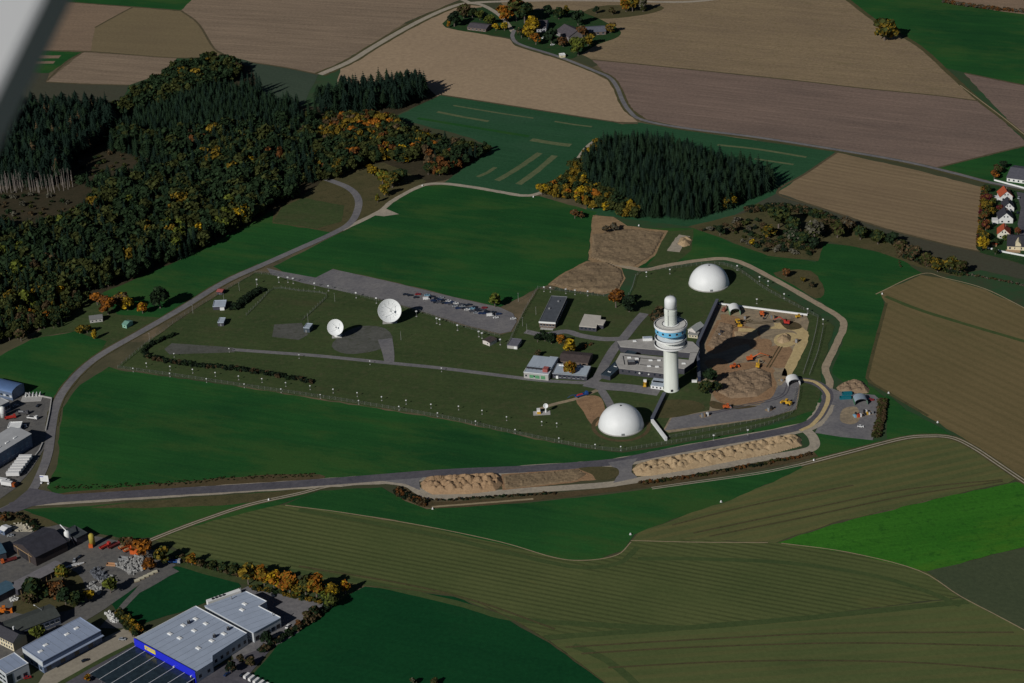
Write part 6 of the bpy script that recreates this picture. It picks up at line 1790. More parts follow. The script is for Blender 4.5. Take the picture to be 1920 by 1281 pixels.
for k in range(8):
    add_window(t, 'f', L, W, L*(0.08+0.12*k), 2.6, 3.2, 3.4, HALLB if k % 2 else GLASS, 'gate', False)
for x, y in ((0.62, 0.58), (0.80, 0.62), (0.26, 0.60), (0.12, 0.45)):
    skylight(r, L*x, W*y, 8.5, 2.6, 1.8)
MB().span(-0.2, -0.04, 0.2, W-0.2, 4.6, 8.3).build('end_fascia', HALLW, t)
for k in range(3):
    add_window(t, 'l', L, W, W*(0.15+0.22*k), 2.2, 1.8, 2.2)
t, r, L, W = bld('glass_office', 'white building with glazed corner cut by the bottom left edge', 'building', (11, 1265), (53, 1244), (21, 1227), 8.5, HALLW, ROOFSTEEL, trim=WHITE)
MB().span(0.2, L*0.26, -0.12, -0.02, 0.4, 7.4).build('glazing', GLASS, t)
for k in range(3):
    add_window(t, 'l', L, W, W*(0.2+0.25*k), 5.8, 3.2, 1.6)
    add_window(t, 'l', L, W, W*(0.2+0.25*k), 2.6, 3.2, 1.6)
for k in range(2):
    add_window(t, 'f', L, W, L*(0.5+0.3*k), 2.2, 2.6, 2.6)
# blue store and back hall
h = 8.0
P = [(252, 1198), (366, 1260), (398, 1240), (398, 1230), (463, 1188), (367, 1137)]
t, wl, r, w = poly_building('hardware_store', 'large flat pale-roofed store with bright blue front and yellow sign', 'store', P, h, HALLW, HALLROOF, edge=0.4)
d = (w[1]-w[0]); ln = d.length; d.normalize(); nrm = Vector((d.y, -d.x, 0)); rzf = math.atan2(d.y, d.x)
mid = (w[0]+w[1])/2
o = MB().box(0, 0, h/2+0.3, ln+0.3, 0.35, h+0.6).build('blue_front', STOREBLUE, t, loc=(mid.x+nrm.x*0.2, mid.y+nrm.y*0.2, 0)); o.rotation_euler = (0, 0, rzf)
p = w[0] + d*ln*0.27 + nrm*0.5
s_ = MB().box(0, 0, 6.6, 9.5, 0.3, 2.6).build('sign_panel', SIGNY, t, loc=(p.x, p.y, 0)); s_.rotation_euler = (0, 0, rzf)
MB().box(0, -0.18, 6.9, 8.6, 0.06, 0.25).build('sign_stripe', STOREBLUE, s_)
MB().box(-3.0, -0.18, 6.2, 0.5, 0.06, 1.2).build('sign_stripe', STOREBLUE, s_)
p = w[0] + d*ln*0.80 + nrm*1.2
for k in range(2):
    q = w[0] + d*ln*(0.66+0.28*k) + nrm*0.9
    MB().box(0, 0, 4.0, 0.6, 0.9, 1.0).build('flood_lamp', WHITE, t, loc=(q.x, q.y, 0)).rotation_euler = (0, 0, rzf)
def edge_trim(t, w, idx, hh, m_, th=0.35, up=0.35):
    for i in idx:
        a, b_ = w[i], w[(i+1) % len(w)]
        c_ = (a+b_)/2
        o = MB().box(0, 0, hh+up/2, (b_-a).length, th, up).build('parapet', m_, t, loc=(c_.x, c_.y, 0.002)); o.rotation_euler = (0, 0, math.atan2(b_.y-a.y, b_.x-a.x))
edge_trim(t, w, [4, 5], h, WHITE)
edge_trim(t, w, [2, 3], h, HALLROOF)
cen = G(sum(p[0] for p in P)/6, sum(p[1] for p in P)/6, h); cen.z = 0
rzs = math.atan2((w[0]-w[5]).y, (w[0]-w[5]).x)
for sx, sy in ((367, 1161), (386, 1170), (344, 1173), (364, 1183), (319, 1189), (337, 1197), (420, 1189), (397, 1202), (372, 1216)):
    q = G(sx, sy, h) - cen
    k_ = skylight(r, q.x, q.y, h, 3.0, 1.8); k_.rotation_euler = (0, 0, rzf)
for sx, sy in ((354, 1169), (428, 1181), (402, 1195)):
    q = G(sx, sy, h) - cen
    u = MB().box(0, 0, 0.9, 1.6, 1.6, 1.8).build('roof_unit', DARKM, r, loc=(q.x, q.y, h))
    MB().lathe([(0.5, 1.8), (0.5, 2.4), (0.3, 2.5)], 10).build('fan', STEEL, u)
for i, n_ in ((3, 6), (1, 2)):
    a, b_ = w[i], w[i+1]
    dd = (b_-a); nn = Vector((dd.y, -dd.x, 0)).normalized()
    for k in range(n_):
        q = a.lerp(b_, (k+0.5)/n_) + nn*0.04
        MB().box(0, 0, 3.2, 2.0, 0.14, 2.2).build('window', GLASS, wl, loc=(q.x, q.y, 0)).rotation_euler = (0, 0, math.atan2(dd.y, dd.x))
P2 = [(384, 1136), (475, 1186), (526, 1158), (485, 1137), (500, 1128), (461, 1109)]
t, wl, r, w2 = poly_building('back_hall', 'flat pale-roofed hall stepped behind the blue store beside the loading yard', 'hall', P2, 7.5, HALLW, HALLROOF, edge=0.4)
edge_trim(t, w2, [2, 3, 4], 7.5, WHITE)
cen2 = G(sum(p[0] for p in P2)/6, sum(p[1] for p in P2)/6, 7.5); cen2.z = 0
for sx, sy in ((459, 1133), (454, 1144)):
    q = G(sx, sy, 7.5) - cen2
    skylight(r, q.x, q.y, 7.5, 3.0, 1.8).rotation_euler = (0, 0, rzf)
for sx, sy in ((512, 1155), (434, 1124), (452, 1109)):
    q = G(sx, sy, 7.5) - cen2
    MB().tube((q.x, q.y, 7.4), (q.x, q.y, 10.0), 0.3, 8).build('flue', STEEL, r)
a, b_ = w2[1], w2[2]; dd = b_-a; nn = Vector((dd.y, -dd.x, 0)).normalized()
for k in range(5):
    q = a.lerp(b_, (k+0.6)/5.2) + nn*0.05
    MB().box(0, 0, 2.4, 2.6, 0.16, 2.8).build('gate', GLASS if k % 2 else DARKM, wl, loc=(q.x, q.y, 0)).rotation_euler = (0, 0, math.atan2(dd.y, dd.x))
q = G(404, 1131) ; t = thing('ramp_block', 'long white cooling block beside the left wall of the back hall', 'plant', q, ang((384, 1136), (461, 1109)))
MB().box(6, 0.5, 1.6, 22, 3.0, 3.2).build('housing', WHITE, t)
for k in range(4):
    MB().lathe([(0.9, 3.2), (0.9, 3.6), (0.7, 3.6)], 12, cx=-1+2.4*k, cy=0.5).build('fan', DARKM, t)
# glazed canopy in front of the store
A_, B_ = w[0]+cen, w[1]+cen
t = thing('glazed_canopy', 'dark glazed canopy with white beams in front of the blue store', 'canopy', Vector((A_.x, A_.y, 0)), rzf)
D_ = 34.0
pan = MB()
for k in range(6):
    x0, x1 = ln*(0.02+0.162*k), ln*(0.02+0.162*(k+1))
    MB().box((x0+x1)/2, -D_/2-1, 3.6, (x1-x0)-0.5, D_, 0.12).build('glass_panel', mat('canopy_glass', (0.025, 0.04, 0.05), 0.2, var=0.4, scale=0.4, spec=0.5), t)
for k in range(7):
    bm_ = MB().box(ln*(0.02+0.162*k), -D_/2-1, 3.78, 0.26, D_+0.6, 0.3).build('beam', WHITE, t)
    for y in (-2.0, -D_*0.5, -D_):
        MB().box(ln*(0.02+0.162*k), y, 1.8, 0.25, 0.25, 3.6).build('post', STEEL, t)
# parking lines
LINEM = mat('road_paint', (0.55, 0.55, 0.52), 0.8, var=0.2)
for k in range(7):
    ribbon('parking_line', [(203+8.4*k, 1252+4.6*k), (222+8.4*k, 1241+4.6*k)], 0.25, LINEM, 12, n=2)
ribbon('parking_line', [(212, 1247), (264, 1276)], 0.25, LINEM, 12, n=2)
# stored goods in the works yard
STONE = mat('stone_blocks', (0.34, 0.34, 0.33), 0.9, var=0.35, scale=0.8)
STONED = mat('slate_slabs', (0.12, 0.13, 0.15), 0.9, var=0.3)
def heap(label, poly, n, sr, m_, seed, name='rubble_heap', cat='rubble', hmax=1.5):
    g = random.Random(seed)
    cx = sum(p[0] for p in poly)/len(poly); cy = sum(p[1] for p in poly)/len(poly)
    c0 = G(cx, cy); c0.z = 0.1
    t = thing(name, label, cat, c0)
    base = [(G(x, y)-c0) for x, y in poly]
    MB().prism([(p.x*0.9, p.y*0.9) for p in base], 0.0, 0.4).build('bed', m_, t)
    pw = [(G(x, y).x, G(x, y).y) for x, y in poly]
    x0, x1 = min(p[0] for p in pw), max(p[0] for p in pw); y0, y1 = min(p[1] for p in pw), max(p[1] for p in pw)
    meshes = [MB().box(0, 0, 0, g.uniform(*sr), g.uniform(*sr)*0.8, g.uniform(*sr)*0.6, tx=0.8, ty=0.85).mesh('block', m_) for _ in range(6)]
    k = 0
    while k < n:
        x, y = g.uniform(x0, x1), g.uniform(y0, y1)
        if inside(pw, x, y):
            o = link('block', meshes[k % 6], t, (x-c0.x, y-c0.y, g.uniform(0.4, hmax)))
            o.rotation_euler = (g.uniform(-.6, .6), g.uniform(-.6, .6), g.uniform(0, 6.28))
            k += 1
heap('large grey heap of stone rubble in the works yard', [(212, 1062), (232, 1052), (262, 1040), (276, 1058), (268, 1072), (246, 1080), (226, 1068)], 150, (0.8, 2.0), STONE, 1)
heap('dark stack of slabs left of the large rubble heap', [(170, 1072), (182, 1064), (204, 1078), (200, 1092), (176, 1086)], 60, (0.9, 2.4), STONED, 2, 'slab_stack', 'slabs')
heap('strip of stone blocks below the dark slab stack', [(184, 1088), (208, 1080), (222, 1092), (212, 1100), (190, 1098)], 40, (0.6, 1.6), STONE, 3)
heap('round grey gravel heap beside the works lane', [(163, 1100), (176, 1094), (190, 1106), (186, 1116), (172, 1112)], 30, (1.2, 2.4), STONE, 4)
heap('white scattered blocks behind the store apron', [(196, 1150), (208, 1148), (226, 1166), (216, 1170), (204, 1164)], 40, (0.8, 1.7), mat('white_stone', (0.62, 0.62, 0.60), 0.8, var=0.2), 5)
heap('pale sacks scattered near the left frame in the works yard', [(14, 990), (34, 982), (70, 990), (62, 998), (30, 998)], 36, (0.8, 1.7), mat('pale_sacks', (0.50, 0.46, 0.36), 0.8, var=0.3), 6)
heap('white bits piled beside the teal-roofed shed', [(16, 1124), (34, 1120), (36, 1126), (20, 1130)], 18, (0.7, 1.3), mat('white_stone', (0.62, 0.62, 0.60), 0.8, var=0.2), 7)
for k in range(5):
    px, py = 257+8.4*k, 1090-4.0*k
    t = thing('slab_pallet', '%s pale slab pallet along the works yard fence' % ('leftmost', 'second', 'middle', 'fourth', 'rightmost')[k], 'pallet', at(px, py), 0.5, 'pale slab pallets along the fence')
    MB().box(0, 0, 0.1, 3.4, 2.2, 0.2).build('pallet', TIMBER, t)
    MB().box(0, 0, 0.6, 3.2, 2.0, 0.8).build('slab', mat('cream_slab', (0.58, 0.54, 0.40), 0.8), t)
for k in range(5):
    t = thing('beam_stack', '%s white beam stored beside the long grey shed' % ('first', 'second', 'third', 'fourth', 'last')[k], 'beam', at(132+5.2*k, 1063-1.0*k), 0.62, 'white beams stored in the works yard')
    MB().box(0, 0, 0.7, 6.5-0.7*k, 0.8, 0.6).build('beam', W_, t)
    for x in (-2, 2):
        MB().box(x*0.8, 0, 0.2, 0.3, 1.2, 0.4).build('support', TIMBER, t)
c = at(82, 1166)
t = thing('street_lamp', 'tall grey street lamp leaning over the dark hall roof', 'lamp', c, ang((82, 1166), (53, 1152)))
MB().tube((0, 0, 0), (0, 0, 8.5), 0.16, 8, 0.1).build('pole', STEEL, t)
MB().tube((0, 0, 8.5), (6.0, 0, 9.4), 0.12, 6).build('arm', STEEL, t)
MB().box(6.4, 0, 9.4, 1.4, 0.5, 0.3).build('lamp_head', WHITE, t)
wall_run('yard_wall', 'pale kerb wall between factory yard and western road', 'wall', [(50, 739), (97, 748), (93, 775), (86, 808)], 0.9, 0.5, GREYC, GREYC)
wall_run('yard_wall', 'short pale wall curving below the large pale hall', 'wall', [(80, 832), (74, 846), (66, 856)], 0.9, 0.5, GREYC, GREYC)

# ---- houses on the right
def house(label, FL, FR, depth, eave, rise, wall, roof, extras=None):
    a, b_ = G(*FL), G(*FR)
    u = b_-a; L = u.length
    t = thing('house', label, 'house', a, math.atan2(u.y, u.x), 'houses along the street on the right')
    W = depth
    prof = [(0, 0), (L, 0), (L, eave), (L/2, eave+rise), (0, eave)]
    vs = [(p[0], 0.0, p[1]) for p in prof] + [(p[0], W, p[1]) for p in prof]
    mb = MB(); mb.add(vs, [(0, 1, 2, 3, 4), (9, 8, 7, 6, 5), (0, 5, 6, 1), (1, 6, 7, 2), (4, 9, 5, 0), (2, 7, 8, 3), (3, 8, 9, 4)])
    mb.build('wall', wall, t)
    rm = MB(); o_ = 0.6; sl = rise/(L/2)
    for s_ in (0, 1):
        e = (-o_ if s_ == 0 else L+o_, eave-o_*sl)
        v = [(e[0], -o_, e[1]), (L/2, -o_, eave+rise), (L/2, W+o_, eave+rise), (e[0], W+o_, e[1])]
        v = [(x, y, z+0.04) for x, y, z in v]
        v += [(x, y, z+0.25) for x, y, z in v]
        rm.add(v, [(0, 1, 2, 3), (7, 6, 5, 4), (0, 4, 5, 1), (1, 5, 6, 2), (2, 6, 7, 3), (3, 7, 4, 0)])
    r = rm.build('roof', roof, t)
    MB().box(L*0.62, W*0.6, eave+rise+0.2, 0.7, 0.7, 1.8).build('chimney', BROWNW, r)
    for x in (0.25, 0.7):
        add_window(t, 'f', L, W, L*x, 1.6, 1.5, 1.4)
    for x in (0.38, 0.62):
        add_window(t, 'f', L, W, L*x, eave+rise*0.32, 1.0, 1.3)
    for y in (0.25, 0.7):
        add_window(t, 'l', L, W, W*y, 1.6, 1.3, 1.3)
    return t, L, W
t, L, W = house('white house with bright red roof, farthest along the street', (1875, 377), (1898, 376), 11, 4.0, 4.6, PLASTER, TILER)
MB().span(-4.5, -0.1, 1.0, 6.0, 0, 2.6).build('annex', PLASTER, t)
t, L, W = house('white house with dark roof behind its larger dark-roofed neighbour', (1880, 397), (1901, 397), 12, 3.6, 4.4, PLASTER, TILEG)
t, L, W = house('larger white house with dark roof and left annex', (1872, 419), (1899, 419), 12, 4.2, 5.2, PLASTER, TILEG)
MB().span(-5.0, -0.1, -1.0, 5.0, 0, 3.0).build('annex', PLASTER, t)
t, L, W = house('cream house with red roof, nearest of the red roofs', (1870, 447), (1893, 448), 11, 4.2, 4.4, mat('house_plaster_ivory', (0.70, 0.67, 0.56), 0.8), TILER)
a, b_ = (1889, 470), (1930, 472)
A_ = G(*a); B_ = G(*b_)
t, r, L, W = bld('house', 'cream house with dark roof and gabled dormer at the right frame', 'house', (1889, 461), (1930, 463), (1938, 442), 3.6, PLCREAM, TILEG, 'gable', 4.2, 'houses along the street on the right', 0.6)
for k in range(4):
    add_window(t, 'f', L, W, L*(0.12+0.25*k), 1.7, 1.6, 1.6)
dm = MB()
x0, x1 = L*0.36, L*0.62
dm.add([(x0, -0.3, 0), (x1, -0.3, 0), (x1, -0.3, 5.4), ((x0+x1)/2, -0.3, 7.6), (x0, -0.3, 5.4), (x0, W*0.4, 0), (x1, W*0.4, 0), (x1, W*0.4, 5.4), ((x0+x1)/2, W*0.4, 7.6), (x0, W*0.4, 5.4)], [(0, 1, 2, 3, 4), (9, 8, 7, 6, 5), (1, 6, 7, 2), (4, 9, 5, 0), (2, 7, 8, 3), (3, 8, 9, 4)])
dm.build('dormer', PLCREAM, t)
MB().span(-1.0, L*0.6, -4.5, -0.4, 0.02, 0.4).build('terrace', mat('terrace_tile', (0.45, 0.30, 0.18), 0.8), t)
t, r, L, W = bld('house', 'long grey-roofed house with white wall at the upper right frame', 'house', (1888, 333), (1932, 339), (1936, 315), 3.6, PLASTER, mat('roof_tile_grey', (0.10, 0.10, 0.12), 0.8, var=0.2), 'gable', 4.0, 'houses along the street on the right', 0.6)
for k in range(5):
    add_window(t, 'f', L, W, L*(0.1+0.2*k), 1.7, 1.4, 1.5)
wall_run('garden_wall', 'white garden wall along the street by the grey-roofed house', 'wall', [(1864, 339), (1920, 354), (1960, 364)], 1.2, 0.5, WHITE, WHITE)
wall_run('garden_wall', 'white garden wall below the cream house', 'wall', [(1848, 465), (1878, 473), (1930, 483)], 1.2, 0.5, WHITE, WHITE)
t = thing('garden_shed', 'small red-roofed garden shed in the nearest garden', 'shed', at(1864, 462), 0.1)
MB().box(0, 0, 1.1, 3.4, 2.6, 2.2).build('wall', TIMBER, t)
MB().prism([(-2, -1.7), (2, -1.7), (2, 1.7), (-2, 1.7)], 2.21, 2.5).build('roof', TILER, t)
car('dark car parked on the street by the houses', at(1908, 400), 1.3, 'dark')
car('silver car parked before the first red-roofed house', at(1910, 372), 1.2, 'silver')

# ---- far farm
FARMROOF = mat('farm_roof', (0.085, 0.075, 0.085), 0.85, var=0.25, scale=0.5)
FARMW = mat('farm_wall', (0.16, 0.12, 0.10), 0.85, var=0.2)
t, r, L, W = bld('farm_bungalow', 'long brown-grey roofed bungalow at the left end of the farm', 'house', (876, 51), (911, 55), (913, 45), 3.2, FARMW, FARMROOF, 'gable', 2.0)
for k in range(5):
    add_window(t, 'f', L, W, L*(0.1+0.2*k), 1.7, 1.4, 1.3)
t, r, L, W = bld('barn', 'big dark pitched barn in the middle of the farm', 'barn', (1042, 58), (1066, 70), (1083, 60), 4.5, mat('barn_wall_grey', (0.22, 0.20, 0.20), 0.85), FARMROOF, 'gable', 5.0, W=22)
for k in range(4):
    add_window(t, 'f', L, W, L*(0.15+0.23*k), 2.4, 1.6, 1.6)
t, r, L, W = bld('farm_shed', 'long grey-roofed shed at the right end of the farm', 'shed', (1086, 62), (1136, 59), (1136, 48), 3.6, FARMW, mat('farm_roof_blue', (0.12, 0.13, 0.16), 0.8, var=0.2), 'gable', 2.2)
for k in range(5):
    add_window(t, 'f', L, W, L*(0.1+0.2*k), 1.9, 2.0, 1.8)
t, r, L, W = bld('farmhouse', 'dark-roofed farmhouse half hidden by yellow trees', 'house', (1006, 52), (1024, 52), (1024, 38), 5.0, mat('farm_plaster', (0.34, 0.34, 0.36), 0.8), FARMROOF, 'gable', 3.6)
for k in range(3):
    for z in (1.7, 4.0):
        add_window(t, 'f', L, W, L*(0.2+0.3*k), z, 1.1, 1.3)
t, r, L, W = bld('caravan', 'small cream box trailer at the farm roadside', 'trailer', (1050, 104), (1060, 103), (1061, 99.5), 2.8, mat('caravan_cream', (0.62, 0.56, 0.36), 0.6), WHITE)
add_window(t, 'f', L, W, L*0.35, 1.7, 0.9, 0.8)
car('white car in the farm courtyard', at(1019, 72), 0.9, 'white')
car('white car on the farm lawn', at(1036, 85), 0.3, 'white')
# western huts by the wood
t, r, L, W = bld('cottage', 'grey-roofed cottage among the autumn trees left of the road', 'house', (168, 600), (192, 597), (198, 589), 3.0, GREYC, mat('cottage_roof', (0.17, 0.17, 0.17), 0.85), 'gable', 1.8)
for k in range(3):
    add_window(t, 'f', L, W, L*(0.2+0.3*k), 1.5, 1.0, 1.0)
t, r, L, W = bld('hut', 'mint green hut beside the western road', 'hut', (229, 608), (237, 610), (243, 601), 3.0, mat('mint_wall', (0.22, 0.42, 0.32), 0.7), mat('mint_roof', (0.16, 0.32, 0.26), 0.7), 'gable', 1.2)
add_window(t, 'f', L, W, L*0.5, 1.5, 1.0, 1.0)

# ---- roof sheet joints on the big flat roofs
JOINT = mat('roof_joint', (0.24, 0.28, 0.34), 0.7, var=0.2)
def roof_joints(roof_ob, w, hh, dirv, step, wd=0.18):
    d_ = dirv.normalized(); n_ = Vector((-d_.y, d_.x, 0))
    ss = [p.dot(n_) for p in w]
    k = min(ss) + step*0.7
    while k < max(ss)-1.0:
        hits = []
        for i in range(len(w)):
            a, b_ = w[i], w[(i+1) % len(w)]
            sa, sb = a.dot(n_)-k, b_.dot(n_)-k
            if sa*sb < 0:
                p = a.lerp(b_, sa/(sa-sb)); hits.append(p.dot(d_))
        hits.sort()
        for q in range(0, len(hits)-1, 2):
            c_ = n_*k + d_*((hits[q]+hits[q+1])/2)
            MB().box(0, 0, 0, hits[q+1]-hits[q]-0.8, wd, 0.08).build('roof_joint', JOINT, roof_ob, loc=(c_.x, c_.y, hh+0.045)).rotation_euler = (0, 0, math.atan2(d_.y, d_.x))
        k += step
for ob in list(bpy.data.objects):
    if ob.parent and ob.name.startswith('roof') and ob.parent.name.startswith('hardware_store'):
        roof_joints(ob, w, 8.0, w[5]-w[0], 5.2)
    elif ob.parent and ob.name.startswith('roof') and ob.parent.name.startswith('back_hall'):
        roof_joints(ob, w2, 7.5, w2[5]-w2[0], 5.2)
    elif ob.parent and ob.name.startswith('roof') and ob.parent.name.startswith(('steel_hall', 'glass_office')):
        L_, Wd_ = ob.parent['L'], ob.parent['W']
        roof_joints(ob, [Vector((0.4, 0.4, 0)), Vector((L_-0.4, 0.4, 0)), Vector((L_-0.4, Wd_-0.4, 0)), Vector((0.4, Wd_-0.4, 0))], 8.5, Vector((0, 1, 0)), 4.6)

# ================================================================ FENCES, LAMPS, HEAPS
POSTM = MB().box(0, 0, 1.35, 0.12, 0.12, 2.7).mesh('post', mat('fence_concrete', (0.24, 0.24, 0.22), 0.8))
WIREM = mat('fence_wire', (0.16, 0.17, 0.16), 0.6)
def fence(label, px, step=5.0, h=2.5, post=None):
    P = [G(p.x, p.y) for p in smooth_path(px, 3)]
    t = thing('fence', label, 'fence', P[0])
    wires = MB()
    acc = 0.0
    for i in range(len(P)-1):
        a, b_ = P[i], P[i+1]
        L = (b_-a).length
        n = max(1, round(L/step))
        for k in range(n):
            q = a.lerp(b_, k/n) - P[0]
            link('post', post or POSTM, t, (q.x, q.y, 0), math.atan2(b_.y-a.y, b_.x-a.x))
        for z in (0.3, 0.9, 1.5, 2.1, 2.5):
            z *= h/2.5
            wires.tube((a.x-P[0].x, a.y-P[0].y, z), (b_.x-P[0].x, b_.y-P[0].y, z), 0.035, 4)
    o = wires.build('wire', WIREM, t)
    return t
fence('long wire fence along the southern meadow edge of the station', [(221, 691), (330, 706), (450, 724), (640, 752), (830, 784), (940, 808), (1040, 829), (1110, 841), (1165, 847)])
fence('wire fence between the near radome and the eastern gate', [(1165, 847), (1250, 833), (1330, 820), (1400, 806), (1470, 786), (1494, 760), (1500, 728)], 4.0)
fence('second inner wire fence along the asphalt yard', [(1255, 822), (1330, 808), (1400, 794), (1470, 776), (1486, 756), (1494, 728)], 4.0)
fence('wire fence up the eastern side of the building site', [(1506, 702), (1520, 660), (1530, 620), (1534, 596)], 4.0)
fence('second wire fence beside the eastern perimeter track', [(1518, 704), (1534, 660), (1544, 614)], 4.0)
fence('wire fence curving behind the far radome', [(1534, 596), (1480, 568), (1430, 540), (1385, 508), (1340, 496), (1260, 504), (1200, 512), (1186, 540), (1176, 560)], 4.5)
fence('wire fence below the lower heath plot', [(1176, 560), (1110, 554), (1050, 546), (1008, 542)], 4.5)
fence('wire fence from the heath down to the car park end', [(1008, 542), (990, 572), (972, 606), (958, 636), (950, 650)], 4.5)
fence('wire fence below the car park', [(478, 513), (520, 518), (600, 536), (702, 563), (800, 590), (873, 615), (938, 632)], 5.0)
fence('wire fence along the western road to the station tip', [(478, 513), (420, 547), (340, 596), (272, 648), (221, 691)], 5.0)
fence('low pole fence around the antenna lawn', [(462, 592), (488, 566), (514, 542), (560, 546), (612, 553), (596, 574), (566, 602)], 4.5, 1.4)
# white fence lamps
LAMPH = MB().box(0, 0, 3.05, 0.85, 0.6, 0.5).mesh('lamp_head', WHITE)
LAMPP = MB().tube((0, 0, 0), (0, 0, 2.8), 0.06, 6).mesh('pole', STEEL)
LAMPF = MB().box(0, 0, 0.12, 0.7, 0.7, 0.24).mesh('foot', GREYC)
def lamp(px, py, label, group, sc=1.0):
    t = thing('flood_lamp', label, 'lamp', at(px, py, 0.1), random.uniform(-.4, .4), group, sc)
    link('pole', LAMPP, t); link('lamp_head', LAMPH, t); link('foot', LAMPF, t)
for X, Y in ((150, 158), (357, 186), (563, 217), (775, 247), (982, 275), (1203, 307), (1418, 340), (1645, 373), (1862, 410)):
    lamp(200+X/3, 640+Y/3+5, 'white flood lamp evenly spaced along the southern fence line', 'fence lamps in the southern line')
for px, py in ((892, 794), (966, 810), (1048, 826), (1116, 838), (1164, 842)):
    lamp(px, py+3, 'white flood lamp evenly spaced along the southern fence line', 'fence lamps in the southern line')
for X, Y in ((225, 130), (358, 148), (485, 165), (612, 183), (743, 203), (875, 218), (1008, 240), (1145, 258), (1275, 277), (1410, 297), (1548, 320), (1685, 340), (1825, 362)):
    lamp(200+X/3, 640+Y/3+5, 'white low lamp of the inner line between hedge and fence', 'lamps of the inner southern line', 1.05)
for px, py in ((860, 766), (904, 774), (950, 786), (1016, 795), (1044, 798)):
    lamp(px, py+3, 'white low lamp of the inner line on the lawn left of the near radome', 'lamps on the lawn left of the radome')
for X, Y in ((380, 78), (690, 50), (1083, 85), (1482, 120), (1884, 160)):
    lamp(200+X/3, 640+Y/3+4, 'white marker lamp beside the inner station road', 'lamps of the inner road')
for px, py in ((482, 530), (523, 526), (540, 526), (550, 528), (590, 537), (616, 542), (668, 555), (706, 565)):
    lamp(px, py+4, 'white lamp on a pole below the car park fence, left of the large dish', 'lamps below the car park', 1.5)
for px, py in ((819, 602), (825, 604), (858, 615), (898, 627), (904, 630), (938, 642), (781, 589)):
    lamp(px, py+5, 'white lamp on a pole between the large dish and the hut', 'lamps between dish and hut', 1.5)
for px, py in ((1020, 543), (1032, 544), (1061, 547), (1078, 549), (1102, 551), (1212, 515), (1256, 510)):
    lamp(px, py+4, 'white lamp on a pole along the northern fence below the heath', 'lamps of the northern fence', 1.3)
for px, py in ((1424, 524), (1440, 532), (1470, 556), (1419, 566), (1382, 503), (1514, 584), (1543, 604), (1402, 812), (1338, 822)):
    lamp(px, py+4, 'white lamp on a pole along the eastern fence by the perimeter track', 'lamps of the eastern fence', 1.3)
for i, (px, py) in enumerate(((811, 955), (1182, 1003), (1352, 942), (1526, 864), (504, 938), (1654, 552), (1666, 738), (1758, 793), (1198, 424), (792, 349), (1000, 370), (1112, 392))):
    t = thing('boundary_stone', 'white boundary marker %s' % ('below the short spoil heap', 'at the sharp bend of the pale field margin', 'in the grass above the olive field', 'beside the end of the scrub bank', 'beside the two-rut field track', 'at the corner of the brown field', 'at the left tip of the brown field', 'on the lower edge of the brown field', 'behind the upper heath plot', 'at the gravel track near the loop', 'at the tip of the square wood', 'under the yellow fringe trees')[i], 'marker', at(px, py, 0.08), 0.3*i)
    MB().box(0, 0, 0.6, 0.9, 0.9, 1.2, tx=0.7, ty=0.7).build('stone', WHITE, t)
    MB().box(0, 0, 0.08, 1.3, 1.3, 0.16).build('footing', GREYC, t)
# masts on the antenna lawn
MASTM = MB().tube((0, 0, 0), (0, 0, 7.5), 0.1, 6, 0.06).mesh('pole', mat('mast_pale', (0.45, 0.45, 0.42), 0.6))
MASTB = MB().box(0, 0, 7.2, 1.6, 0.12, 0.12).mesh('cross_arm', STEEL)
for i, (px, py) in enumerate(((449, 540), (420, 560), (482, 538), (628, 560), (752, 632), (578, 600), (362, 582), (281, 635), (980, 606), (972, 560), (1005, 585), (988, 618))):
    t = thing('antenna_mast', 'thin pale mast with short cross arm on the station lawn', 'mast', at(px, py+6, 0.1), 0.4*i, 'thin masts on the station lawn')
    link('pole', MASTM, t); link('cross_arm', MASTB, t)

